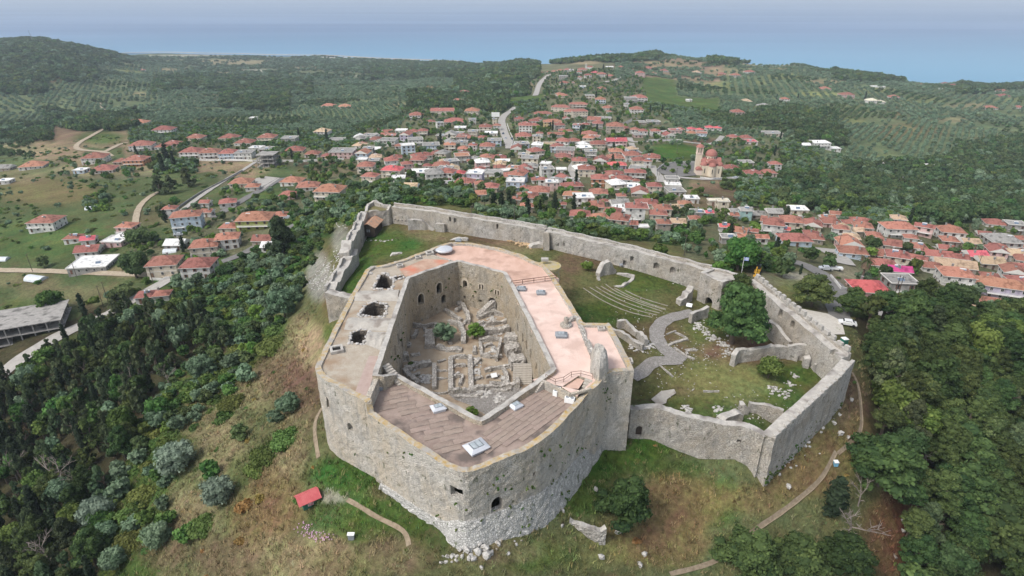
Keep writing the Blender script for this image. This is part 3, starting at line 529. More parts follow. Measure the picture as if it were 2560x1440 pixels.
# battered foot of the wall
def batter(name, pxs, zt, zb_off, out, lab=None):
    pts = []
    for (px, py, z, dz) in pxs: x, y, _ = P(px, py, z); pts.append((x, y))
    return pts
bat = [(930,1046),(1060,1131),(1110,1163),(1132,1174),(1148,1181),(1165,1183),(1185,1177),(1211,1167),(1302,1131),(1356,1102),(1403,1059),(1446,1012),(1497,954),(1518,935)]
tops = [-2.2,-1.2,.3,1.8,2.3,2.3,2.2,2.,1.8,1.2,.4,-.2,-.6,-1.2]; outs = [.4,.5,.9,2.0,2.4,2.4,2.3,2.,1.8,1.7,1.6,1.5,1.2,.7]
B0 = np.array([P(px, py, ZS + .8)[:2] for px, py in bat]); cc = np.array([2., 92.]); Q = np.c_[B0, tops, outs]; Q = resample(np.c_[smooth(B0, 1), np.interp(np.linspace(0, 1, len(B0) * 2), np.linspace(0, 1, len(B0)), tops), np.interp(np.linspace(0, 1, len(B0) * 2), np.linspace(0, 1, len(B0)), outs)], .7)
tg = np.gradient(Q[:, :2], axis=0); tg /= np.linalg.norm(tg, axis=1)[:, None]; nrm = np.stack([tg[:, 1], -tg[:, 0]], 1); rows = []
for j in range(9):
    u = j / 8.; xy = Q[:, :2] + nrm * ((1 - u) * Q[:, 3] + .15)[:, None] + nrm * rng.normal(0, .07, len(Q))[:, None]; zb = Hg(Q[:, 0] + nrm[:, 0] * Q[:, 3], Q[:, 1] + nrm[:, 1] * Q[:, 3]) - .6; rows.append(np.c_[xy, zb + (Q[:, 2] - zb) * u + (rng.normal(0, .05, len(Q)) if 0 < j else 0)])
rows.append(np.c_[Q[:, :2] - nrm * .6, Q[:, 2] + .1]); V = np.stack(rows, 1); I = np.arange(V.shape[0] * 10).reshape(-1, 10)
F = np.concatenate([np.c_[I[:-1, j], I[1:, j], I[1:, j + 1], I[:-1, j + 1]] for j in range(9)]); kc(link('battered_base', np_mesh('battered_base', V.reshape(-1, 3), F, ST_BATT)))
# courtyard outline
cw_ = [((1144,653), ZN), ((1024,694), ZW), ((985,810), ZW), ((944,937), ZW)]
cs_ = [((991,932), ZS), ((1202,1045), ZS), ((1290,985), ZS), ((1378,922), ZE)]
ce_ = [((1330,822), ZE), ((1280,722), ZE), ((1257,682), ZN)]
C = []
for (p, z) in cw_ + cs_ + ce_: x, y, _ = P(*p, z + par); C.append((x, y, z + par, .8))
CT2 = [(c_[0], c_[1]) for c_ in C]
M_CT = wall_mesh('court_wall', C, 1.0, ST_COURT, side=-1, step=.8, rag=.06, amp=.05, closed=True, cap=ST_CAP, row=.9)
wc = kc(link('court_wall', M_CT))
def copen(i, j, pts, w, h, ar=True, dp=2.6):
    return [(*on_wall(C[i], C[j], px, py), seg_rz(C[i], C[j]), w, h, dp, ar) for (px, py) in pts]
nC = len(C)
# north-west face openings (between the apex and the west corner), north-east face, east face, west face
cuts = copen(0, 1, z1([(1310, 1045)]), 1.8, 3.0) + copen(0, 1, z1([(1122, 1155)]), 1.8, 2.8) + copen(0, 1, z1([(1358, 1145)]), 1.5, 2.4) \
    + copen(nC - 1, 0, z1([(1577, 985)]), 1.3, 2.1) + copen(nC - 1, 0, z1([(1730, 1000), (1757, 1003)]), .55, 1.4) + copen(nC - 1, 0, z1([(1892, 1055), (1916, 1062)]), .5, 1.3) \
    + copen(nC - 1, 0, z1([(1570, 1098), (1733, 1135)]), .7, .8, False) + copen(nC - 1, 0, z1([(1860, 1205)]), 2.4, 3.2) \
    + copen(8, 9, z4([(1500, 760), (1530, 830), (1570, 905), (1456, 670)]), 1.2, 2.4) + copen(7, 8, z4([(1617, 1005)]), .9, 2.) \
    + copen(2, 3, z4([(385, 880)]), 1.0, 2.6) + copen(1, 2, z4([(410, 770), (443, 800)]), 1.1, 2.6)
carve(wc, cuts)
# stone surrounds of the north windows
M_SUR = mat('pale_window_surround', (.46, .40, .31), (.54, .48, .39), 1.5, 5, 1, .3)
def surround(i, j, p, w, h, t=.45, ar=True):
    x, y, z = on_wall(C[i], C[j], *z1([p])[0]); a_ = arch_mb(w + 2 * t, h + t, .3, ar); b_ = arch_mb(w, h, .3, ar); k = len(a_.v) // 2; m_ = MB(); V = []
    for s_ in (-.09, .09): V += [(q[0], s_, q[2]) for q in a_.v[:k]] + [(q[0], s_, q[2]) for q in b_.v[:k]]
    F = []
    for i_ in range(1, k): i2 = (i_ + 1) % k; F += [(i_, i2, k + i2, k + i_), (2 * k + i_, 3 * k + i_, 3 * k + i2, 2 * k + i2), (i_, 2 * k + i_, 2 * k + i2, i2), (k + i_, k + i2, 3 * k + i2, 3 * k + i_)]
    m_.add(V, F); o = kc(m_.build('window_surround', M_SUR)); o.location = (x, y - 100, z); o.rotation_euler = (0, 0, seg_rz(C[i], C[j]))
surround(nC - 1, 0, (1577, 985), 1.3, 2.1, .55); surround(nC - 1, 0, (1730, 1000), .55, 1.4, .3); surround(nC - 1, 0, (1757, 1003), .55, 1.4, .3); surround(nC - 1, 0, (1892, 1055), .5, 1.3, .28); surround(nC - 1, 0, (1916, 1062), .5, 1.3, .28); surround(0, 1, (1310, 1045), 1.8, 3.0, .3); surround(0, 1, (1122, 1155), 1.8, 2.8, .3)
for (a_, b_, w, h) in [(1577, 985, 1.3, 2.1)]:
    x, y, z = on_wall(C[nC - 1], C[0], *z1([(a_, b_)])[0]); 
# roofs
def off_poly(px, z): return at(px, z)
sroof = [P(*p, ZS)[:2] for p in [(922,1030)] ] 
SR = [OUT2[i] for i in range(0, 13)] + [P(1425, 1003, ZS)[:2], P(1345, 955, ZS)[:2], CT2[6], CT2[5], CT2[4], P(944, 937, ZS)[:2]]
south_roof = kc(fill([SR], ZS, 'south_roof', M_SLAB))
ER = [OUT2[i] for i in range(12, 16)] + [OUT2[i] for i in range(16, 23)] + [P(1397, 697, ZE)[:2], P(1283, 712, ZE)[:2], CT2[9], CT2[8], CT2[7], P(1330, 950, ZE)[:2]]
PIT = at(z4([(1840, 1150), (1990, 1050), (2110, 1090), (1975, 1235)]), ZE)
east_roof = kc(fill([ER, PIT[::-1]], ZE, 'east_roof', M_PINK))
NR = [P(1283, 712, ZN)[:2], P(1397, 697, ZN)[:2]] + [OUT2[i] for i in range(22, 29)] + [P(1070, 635, ZN)[:2], P(1120, 650, ZN)[:2], CT2[0], CT2[10]]
north_roof = kc(fill([NR], ZN, 'north_roof', M_PINKN))
H1 = at(z1([(640,985),(705,850),(765,850),(840,905),(815,1000)]), ZW); H1b = at(z1([(820,885),(935,862),(945,885),(850,912)]), ZW)
H2 = at(z1([(495,1270),(560,1165),(640,1135),(735,1150),(760,1180),(738,1280)]), ZW); H3 = at(z4([(-20,760),(0,680),(60,655),(150,660),(100,770)]), ZW)
WR = [OUT2[i] for i in range(28, nS)] + [P(926, 1010, ZW)[:2], P(944, 937, ZW)[:2], CT2[3], CT2[2], CT2[1], CT2[0], P(1120, 650, ZW)[:2], P(1068, 633, ZW)[:2]]
west_roof = kc(fill([WR, H1[::-1], H1b[::-1], H2[::-1], H3[::-1]], ZW, 'west_roof', M_WESTR))
# step walls between the roof levels
def riser(name, pts, z0, z1_, mt=ST_COURT, th=.4):
    m_ = MB()
    for a_, b_ in zip(pts[:-1], pts[1:]):
        d_ = np.array(b_) - np.array(a_); L = np.linalg.norm(d_); m_.box(((a_[0] + b_[0]) / 2, (a_[1] + b_[1]) / 2, (z0 + z1_) / 2), (L, th, z1_ - z0), math.atan2(d_[1], d_[0]))
    return kc(m_.build(name, mt))
riser('step_wall', [P(915, 1008, ZW)[:2], P(944, 940, ZW)[:2]], ZS - 1, ZW + .25, ST_KEEP, .9)
riser('step_wall', [P(1350, 952, ZE)[:2], P(1425, 990, ZE)[:2], P(1478, 975, ZE)[:2]], ZS - .5, ZE + .45, ST_KEEP, .5)
riser('step_wall', [P(1397, 697, ZN)[:2], P(1283, 712, ZN)[:2]], ZE - .5, ZN + .02, M_PINK, .3)
riser('step_wall', [P(1070, 635, ZW)[:2], P(1130, 652, ZW)[:2]], ZN - .5, ZW + .06, ST_KEEP, .5)
# sunken rooms under the broken vaults
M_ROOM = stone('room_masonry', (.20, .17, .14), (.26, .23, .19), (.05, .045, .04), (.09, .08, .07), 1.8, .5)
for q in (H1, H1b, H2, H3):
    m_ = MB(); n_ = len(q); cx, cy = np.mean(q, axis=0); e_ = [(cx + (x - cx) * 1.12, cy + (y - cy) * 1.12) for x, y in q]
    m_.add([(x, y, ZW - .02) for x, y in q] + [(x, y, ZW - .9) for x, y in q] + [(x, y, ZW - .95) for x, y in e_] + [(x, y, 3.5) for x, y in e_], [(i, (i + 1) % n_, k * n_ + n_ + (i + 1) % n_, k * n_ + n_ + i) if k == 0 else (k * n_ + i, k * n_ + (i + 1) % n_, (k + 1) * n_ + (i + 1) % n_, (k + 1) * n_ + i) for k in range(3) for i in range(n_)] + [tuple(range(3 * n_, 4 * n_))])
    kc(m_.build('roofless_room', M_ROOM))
    pts = []
    for a_, b_ in zip(q, q[1:] + q[:1]):
        L = math.dist(a_, b_)
        for _ in range(int(L * 5)):
            u = random.random(); x, y = a_[0] + (b_[0] - a_[0]) * u, a_[1] + (b_[1] - a_[1]) * u; k = random.uniform(1.0, 1.22); pts.append((cx + (x - cx) * k, cy + (y - cy) * k, ZW + random.uniform(-.1, .2)))
    kc(rubble('broken_vault_edge', pts, .34))
# pale vault crowns between the holes
def vault(pxa, z, rise, mt):
    a_, b_, c_, d_ = [np.array(P(x, y, z)[:2]) for x, y in pxa]; V = []; nn_ = 10; mm = 12
    for i in range(mm + 1):
        for j in range(nn_ + 1):
            u, v = i / mm, j / nn_; p = (a_ * (1 - u) + b_ * u) * (1 - v) + (d_ * (1 - u) + c_ * u) * v; V.append((p[0], p[1], z + .03 + rise * math.sin(math.pi * v) * (.85 + .15 * math.sin(i * 1.3)) + random.uniform(-.04, .04)))
    I = np.arange((mm + 1) * (nn_ + 1)).reshape(mm + 1, nn_ + 1); F = np.c_[I[:-1, :-1].ravel(), I[1:, :-1].ravel(), I[1:, 1:].ravel(), I[:-1, 1:].ravel()][:, ::-1]
    return kc(link('vault_crown', np_mesh('vault_crown', V, F, mt)))
M_VLT = mat('vault_mortar', (.37, .345, .305), (.46, .435, .39), .8, 8, 1, .5, 3, col3=(.25, .22, .19), s3=.4)
vault(z1([(470,1020),(900,1005),(880,1125),(430,1120)]), ZW, .55, M_VLT)
vault(z1([(380,1290),(835,1300),(800,1430),(330,1420)]), ZW, .6, M_VLT)
vault(z4([(160,665),(305,670),(255,830),(110,775)]), ZW, .5, M_VLT)
# walk of pinkish slabs beside the west parapet
kc(fill([at(z4([(150,880),(245,880),(125,1245),(20,1215)]), ZW)], ZW + .06, 'roof_walk', mat('pinkish_walk', (.36, .27, .235), (.42, .33, .29), .8, 6)))
# ruined room tops on the north-west roof
kc(fill([at(z1([(900,800),(1160,690),(1400,700),(1420,735),(1130,850),(960,870)]), ZW)], ZW + .05, 'weathered_roof_patch', mat('reddish_roof', (.36, .22, .155), (.47, .33, .25), .5, 8, col3=(.50, .19, .12), s3=.15)))
# slabs of the south roof, one by one
def slabs(parent, poly, ang, L=2.6, W=1.15, z=ZS, avoid=()):
    me = MB().box((0, 0, 0), (L - .06, W - .05, .07)).mesh('slab', M_SLAB); c_, s_ = math.cos(ang), math.sin(ang); xs = [p[0] for p in poly]; ys = [p[1] for p in poly]; cx, cy = np.mean(xs), np.mean(ys); k = 0
    for j in range(-40, 41):
        of = random.uniform(0, L)
        for i in range(-20, 21):
            u, v = i * L + of, j * W; x, y = cx + u * c_ - v * s_, cy + u * s_ + v * c_
            if all(inside(x + a_ * c_ - b_ * s_, y + a_ * s_ + b_ * c_, poly) for a_ in (-L / 2, L / 2) for b_ in (-W / 2, W / 2)):
                if any(math.dist((x, y), q) < r for q, r in avoid): continue
                o = link('slab', me, parent, (x, y, z + .045 + random.uniform(0, .03)), ang); o.rotation_euler = (random.uniform(-.006, .006), random.uniform(-.006, .006), ang); k += 1
    return k
south_roof.location.y = -100 + 0
V0 = P(1204, 1068, ZS)[:2]; Va = P(1150, 1172, ZS)[:2]
leftp = at([(935,1022),(990,944),(1204,1070),(1148,1166),(1060,1116)], ZS); rightp = at([(1207,1072),(1350,965),(1380,950),(1470,975),(1440,1005),(1396,1052),(1350,1092),(1296,1120),(1160,1166)], ZS)
def skp(px, py, z): return P(px, py, z)[:2]
n1 = slabs(south_roof, leftp, seg_rz(P(990,944,ZS), P(1204,1070,ZS)) + R(62), 3.2, 1.25)
n2 = slabs(south_roof, rightp, seg_rz(P(1204,1070,ZS), P(1350,965,ZS)) - R(2), 3.4, 1.0)
# skylights
M_ZINC = mat('zinc', (.55, .57, .60), (.62, .64, .67), 2, 3, .45, metal=.3); M_GLASS = mat('skylight_glass', (.30, .34, .36), (.42, .46, .48), 1.5, 4, .12, spec=.6); M_LEAD = mat('grey_frame', (.20, .22, .24), (.26, .28, .30), 2, 3, .5)
def skylight(px, py, z, s, rz, dark=False, lab=None):
    x, y, _ = P(px, py, z); fm = M_LEAD if dark else M_ZINC; m_ = MB(); m_.box((0, 0, .25), (s * .96, s * .8, .5)); a_, b_ = s / 2 * 1.12, s / 2 * .92
    m_.add([(-a_, -b_, .5), (a_, -b_, .5), (a_, b_, .5), (-a_, b_, .5), (-a_ * .55, -b_ * .55, .85), (a_ * .55, -b_ * .55, .85), (a_ * .55, b_ * .55, .85), (-a_ * .55, b_ * .55, .85)], [(0, 1, 5, 4), (1, 2, 6, 5), (2, 3, 7, 6), (3, 0, 4, 7), (3, 2, 1, 0)])
    o = kc(m_.build('skylight', fm, None, loc=(x, y, z), rz=rz)); 
    gm = MB(); w_, h_ = a_ * .5, b_ * .5
    for i in (-1, 1): gm.box((i * w_ / 2 * 1.02, 0, .87), (w_ * .94, h_ * 2, .04))
    gl = gm.build('pane', M_GLASS, o); return o
skylight(1191, 1122, ZS, 3.1, R(35)); skylight(1096, 1024, ZS, 2.2, R(25)); skylight(1290, 1019, ZS, 1.9, R(40)); skylight(950, 972, ZS, 1.7, R(20), True)
skylight(1303, 725, ZE, 2.0, R(-3), True); skylight(1352, 735, ZE, 1.9, R(-3), True); skylight(1403, 841, ZE, 2.2, R(-4), True); skylight(1146, 604, ZN, 1.6, 0, True)
m_ = MB().lathe([(0, .75), (1.4, .6), (2.2, .45), (2.3, .3), (2.3, 0)], 14); kc(m_.build('round_roof_light', M_ZINC, loc=P(1110, 625, ZW)))
def kbox(name, px, py, z, d, rz, mt): x, y, _ = P(px, py, z); return kc(MB().box((0, 0, d[2] / 2), d).build(name, mt, None, loc=(x, y, z), rz=rz))
for (px, py, s) in ((1074, 635, 2.0), (1045, 646, 1.5), (1000, 667, 1.5), (842, 877, 2.4)):
    x, y, _ = P(px, py, ZW); m_ = MB()
    for (a_, b_, c_, d_) in ((0, -s * .4, s, s * .2), (0, s * .4, s, s * .2), (-s * .4, 0, s * .2, s * .6), (s * .4, 0, s * .2, s * .6)): m_.box((a_, b_, .3), (c_, d_, .6))
    m_.box((0, 0, .32), (s * .6, s * .6, .04), mi=1); kc(m_.build('roof_vent', [ST_CAP, M_DARK], None, loc=(x, y, ZW), rz=R(20)))  # near-black sheet paints the shade inside the vent
for (px, py) in ((1503, 824), (1571, 905)):
    x, y, _ = P(px, py, ZE); m_ = MB(); s = 1.5
    for (a_, b_, c_, d_) in ((0, -s * .4, s, s * .2), (0, s * .4, s, s * .2), (-s * .4, 0, s * .2, s * .6), (s * .4, 0, s * .2, s * .6)): m_.box((a_, b_, .25), (c_, d_, .5))
    kc(m_.build('roof_vent', ST_CAP, None, loc=(x, y, ZE)))
# chimney stub, curved ruined wall and tall masonry stub on the pink roof
kc(MB().lathe([(1.3, 0), (1.25, .5), (.55, .6), (.5, 1.9), (.42, 2.0), (0, 2.0)], 12).build('chimney_stub', ST_WALL, loc=P(1415, 815, ZE)))
kc(link('curved_parapet', wall_mesh('curved_parapet', [(*P(x, y, ZE)[:2], ZE + h_, ZE - .2) for x, y, h_ in ((1425,808,.4),(1440,800,.5),(1446,818,.5),(1458,850,.5),(1470,880,.8),(1480,905,1.2))], .9, ST_RUIN, 1, .6, .2, .08)))
m_ = MB(); V = []
stub = [P(x, y, ZE)[:2] for x, y in ((1482,900),(1505,905),(1518,925),(1512,948),(1496,955),(1480,930))]; cx, cy = np.mean(stub, axis=0); lv = [(0, 1.25), (1.5, 1.2), (3, 1.02), (4.2, .8), (5.0, .42)]
rows = []
for (z, k) in lv: rows.append([(cx + (x - cx) * k * random.uniform(.92, 1.08), cy + (y - cy) * k * random.uniform(.92, 1.08), ZE - .2 + z + random.uniform(-.15, .15)) for x, y in resample(np.array(stub + stub[:1]), .8)[:-1]])
k = len(rows[0]); m_.add([p for r_ in rows for p in r_], [(j * k + i, j * k + (i + 1) % k, (j + 1) * k + (i + 1) % k, (j + 1) * k + i) for j in range(4) for i in range(k)] + [tuple(range(4 * k, 5 * k))]); kc(m_.build('ruined_turret', ST_KEEP))
# stair pit in the east roof
m_ = MB(); n_ = 4; m_.add([(x, y, ZE) for x, y in PIT] + [(x, y, 8.5) for x, y in PIT], [(i, (i + 1) % n_, n_ + (i + 1) % n_, n_ + i) for i in range(n_)] + [(4, 5, 6, 7)]); kc(m_.build('stair_pit', ST_COURT))
kc(fill([at(z4([(1840, 1140), (1960, 1045), (2040, 1075), (1990, 1150)]), ZE)], ZE - .4, 'pit_landing', M_PINKN))
M_RUST = mat('rusted_iron', (.10, .055, .04), (.16, .08, .06), 3, 4, .8)
def steps(name, a_, b_, w, z0, z1_, n_, mt, parent=None, keep=True):
    """flight from a (low) to b (high)"""
    a_, b_ = np.array(a_[:2]), np.array(b_[:2]); d_ = b_ - a_; rz = math.atan2(d_[1], d_[0]); L = np.linalg.norm(d_); root = empty(name, (a_[0], a_[1], z0), rz) if not keep else kc(link(name, None, None, (a_[0], a_[1], z0), rz))
    r_ = (z1_ - z0) / n_; me_ = MB().box((0, 0, 0), (L / n_ + .05, w, r_ + .04)).mesh('step', mt)
    for i in range(n_): link('step', me_, root, ((i + .5) * L / n_, random.uniform(-.05, .05), (i + .5) * r_))
    m_ = MB(); m_.add([(0, -w * .48, -.3), (L, -w * .48, -.3), (L, -w * .48, z1_ - z0 - r_), (0, w * .48, -.3), (L, w * .48, -.3), (L, w * .48, z1_ - z0 - r_)], [(0, 1, 2), (5, 4, 3), (0, 3, 4, 1), (1, 4, 5, 2), (0, 2, 5, 3)]); m_.build('stair_body', mt, root); return root
pit_a = at(z4([(1985, 1195)]), ZE)[0]; pit_b = at(z4([(2085, 1085)]), ZE)[0]; steps('pit_stairs', pit_a, pit_b, 1.4, 9.2, ZE, 8, M_STEP)
sa = at(z4([(1590, 1190)]), ZS)[0]; sb = at(z4([(1660, 1110)]), ZE)[0]; steps('roof_stairs', sa, sb, 1.6, ZS, ZE + .3, 6, M_STEP)
sa = at(z4([(440, 1130)]), ZS)[0]; sb = at(z4([(300, 1040)]), ZS)[0]; steps('roof_stairs', sa, sb, 1.5, ZS, ZS + 2.1, 9, M_STEP)
# railing across the pink roof, fine rail near the pit
def railing(name, pts, h_, gap, r_, mt, parent=None):
    root = kc(link(name, None, None, (0, 0, 0))); root.location.y = -100; p = resample(np.array(pts), gap)
    pm = MB().bar((0, 0, 0), (0, 0, h_), r_).mesh('rail_post', mt)
    for q in p: link('rail_post', pm, root, tuple(q))
    for f_ in (.5, 1.):
        m_ = MB()
        for a_, b_ in zip(p[:-1], p[1:]): m_.bar((a_[0], a_[1], a_[2] + h_ * f_), (b_[0], b_[1], b_[2] + h_ * f_), r_)
        m_.build('rail', mt, root)
railing('iron_railing', [P(1278, 714, ZN), P(1390, 699, ZN)], 1.15, 2.4, .07, M_RUST)
railing('pit_railing', [P(*z4([(1700, 1085)])[0], ZE), P(*z4([(1810, 1140)])[0], ZE), P(*z4([(1960, 1040)])[0], ZE), P(*z4([(2110, 1080)])[0], ZE)], 1.1, 2.0, .04, M_RUST)
# projecting round platform at the north-east corner
x, y, _ = P(1367, 656, ZN); kc(MB().lathe([(2.9, -1), (2.8, 10.6), (3.1, 10.8), (3.1, 11.5), (0, 11.7)], 18, (x + .6, y + .4, 0)).build('round_turret', [mat('yellow_lichen_stone', (.38, .34, .27), (.42, .33, .10), 1.0, 6, 1, .5, 3)]))
kbox('turret_block', 1362, 652, 12.4, (1.8, 1.2, .7), 0, ST_CAP)
kc(MB().lathe([(0, .3), (.5, .28), (.75, .1), (.75, 0)], 12).build('stone_disc', ST_CAP, loc=P(925, 684, ZW)))
# air conditioners on the roof
M_WHT = mat('white_metal', (.72, .73, .72), (.78, .79, .78), 2, 2, .5)
for (px, py, lab, rz) in ((1392, 985, 'white air conditioner on end against the low wall of the keep roof', R(60)), (1424, 1006, 'white air conditioner with two round fans lying near the lichen parapet', R(-20))):
    x, y, _ = P(px, py, ZS + .05); e_ = empty('air_conditioner', (x, y, ZS + .1), rz, label=lab, cat='air conditioner', group='air conditioners on the keep roof')
    MB().box((0, 0, .5), (1.7, .8, 1.0)).build('casing', M_WHT, e_)
    for i in (-.4, .4): MB().lathe([(0, .06), (.3, .05), (.32, 0)], 12, (i, 0, 1.0)).build('fan', M_LEAD, e_)
# ------------------------------------------------------------------ courtyard floor and its ruins
kc(fill([CT2], 1.5, 'court_floor', M_COURT))
def cpt(a, z=2.2): return at(z4(a), z)
RW = [([(560,640),(520,700)],.8,.8),([(620,600),(625,640)],.7,.8),([(880,640),(830,700),(850,760)],.7,.8),([(1050,640),(1080,600),(1150,585)],.9,.9),([(1180,590),(1380,560)],1.0,.9),([(1060,780),(1060,850)],.6,.8),([(1160,790),(1240,780)],.6,.8),([(870,960),(1000,960)],.5,.6),([(870,1060),(960,1040),(930,1120)],.7,.6),([(1060,960),(1140,900)],.7,.9),([(1060,1080),(1150,1060)],.6,.8),([(1180,1060),(1300,1040)],.6,.6),([(1420,960),(1440,1120)],1.2,.8),([(1250,1180),(1400,1170)],.5,.8),([(900,1240),(1150,1220)],.4,.7),([(520,870),(600,850)],.6,.8),([(760,930),(830,900)],.5,.6),([(1220,480),(1330,500)],1.2,1.0),([(950,430),(900,470)],.7,.8),([(750,415),(830,480),(880,520),(950,555)],.9,.9),([(900,385),(960,420),(1000,500),(1010,560)],1.2,.9),([(1110,530),(1280,480)],1.0,1.2),([(1170,660),(1390,625)],1.4,1.4),([(530,600),(750,600)],1.0,.7),([(720,600),(720,700)],.8,.7),
([(840,560),(920,590),(960,660),(955,740)],1.0,1.1),([(640,640),(640,780)],1.1,2.2),([(730,800),(840,825),(960,830)],.6,1.6),([(1115,730),(1320,715)],1.0,.9),([(1110,740),(1125,860),(1230,880),(1320,870)],.8,.7),([(1330,700),(1450,715)],2.2,2.4),([(1360,820),(1490,800)],2.2,2.4),([(1400,930),(1530,910)],2.4,2.6),
([(1380,740),(1400,940)],1.6,.8),([(845,875),(845,1175)],.8,1.0),([(1015,865),(1025,1150)],.8,1.0),([(850,885),(1010,880)],.7,.7),([(840,1185),(1000,1172),(1160,1150)],.9,.8),([(1160,1150),(1300,1140),(1470,1130)],.7,.8),([(705,940),(700,1140)],1.0,.9),([(600,1100),(480,980)],.9,1.),([(480,1050),(600,1040)],.7,.8),([(470,985),(600,950),(700,930)],1.1,1.2),
([(1170,1000),(1310,965),(1420,960)],.8,.7),([(1310,965),(1335,1030),(1350,1100)],.8,.8),([(1210,1125),(1370,1110)],.9,.9),([(700,1005),(835,1000)],.5,.4),([(700,1070),(835,1065)],.5,.4),([(700,1200),(835,1200)],.5,.4),([(430,880),(500,870)],1.6,1.6),([(1280,880),(1320,720)],1.4,.6),([(1000,555),(950,600)],.6,.8),([(530,560),(620,540)],1.0,1.4)]
ruins = empty('courtyard_ruins', (0, 110, 1.5), label='low ruined rubble walls of rooms on the sandy floor inside the keep courtyard', cat='ruins')
for (a, h_, th) in RW:
    pts = [(*q, 1.5 + h_, 1.2) for q in at(z4(a), 1.5 + h_)]; o = link('ruin_wall', wall_mesh('ruin_wall', pts, th, ST_RUIN, 1, .55, .16, .09, row=.6), ruins); o.location = (0, -110, -1.5)
# thick ramp beside the north gateway
o = link('ramp_wall', wall_mesh('ramp_wall', [(*at(z4([(1095, 485)]), 2.6)[0], 2.4, 1.2), (*at(z4([(1235, 385)]), 4.6)[0], 5.0, 1.2)], 1.6, ST_RUIN, -1, .6, .1, .07, row=.7), ruins); o.location = (0, -110, -1.5)
for (a, b, w, z0, z1_, k) in (([(690, 530)], [(615, 440)], 3.0, 1.5, 4.0, 10), ([(1110, 420)], [(1050, 365)], 1.6, 1.5, 3.4, 8), ([(1495, 1130)], [(1500, 945)], 4.0, 1.5, 4.4, 12)):
    e_ = steps('stone_stairs', at(z4(a), z0)[0], at(z4(b), z1_)[0], w, z0, z1_, k, M_STEP, keep=False); cc_ = {10: 'wide stone stairs at the foot of the courtyard west wall', 8: 'narrow stone stairs against the windowed north wall of the courtyard', 12: 'broad ruined stone stairs in the south-east corner of the courtyard'}[k]; tag(e_, cc_, 'stairs', 'stone stairs in the courtyard')
pts = []
for (a, n_, sp) in (([(1230,570)],70,26),([(1150,600)],50,20),([(880,580)],40,16),([(650,1080)],90,26),([(560,960)],60,24),([(450,900)],50,16),([(1250,820)],50,18),([(1100,930)],40,22),([(1150,1210)],60,30),([(1300,1250)],50,24),([(650,700)],40,10),([(1090,1020)],30,20),([(1330,1080)],30,14),([(930,1040)],12,12),([(1250,680)],40,24)):
    cx, cy = z4(a)[0]
    for _ in range(n_): pts.append((*P(cx + random.gauss(0, sp / 3.5), cy + random.gauss(0, sp / 5), 1.55)[:2], 1.58))
tag(rubble('rubble', pts, .33), kind='stuff')
kc(fill([at(z4([(835,1205),(1200,1165),(1500,1150),(1440,1240),(1180,1400),(1040,1310),(900,1260)]), 1.5)], 1.53, 'cobbled_court', M_COB))
x, y, _ = P(*z4([(490, 790)])[0], 1.6); tag(MB().lathe([(.7, 0), (.9, .5), (.9, .7), (.6, .7), (.55, .3), (0, .3)], 14).build('stone_basin', ST_CAP, loc=(x, y, 1.5)), 'round stone basin on the courtyard floor by the west wall', 'basin')
x, y, _ = P(*z4([(1247, 1050)])[0], 2.3)
def signboard(x, y, z, lab, rz=0, s=1.2, c=M_WHT, tilt=.6):
    e_ = empty('information_board', (x, y, z), rz, label=lab, cat='sign', group='information boards'); MB().box((0, 0, .9), (s, s * .75, .05), tilt=tilt).build('panel', c, e_)
    for i in (-s * .4, s * .4): MB().bar((i, 0, 0), (i, 0, .9), .04).build('leg', M_LEAD, e_)
signboard(x, y, 1.5, 'white information board among the ruined rooms of the courtyard', R(20), 1.3)
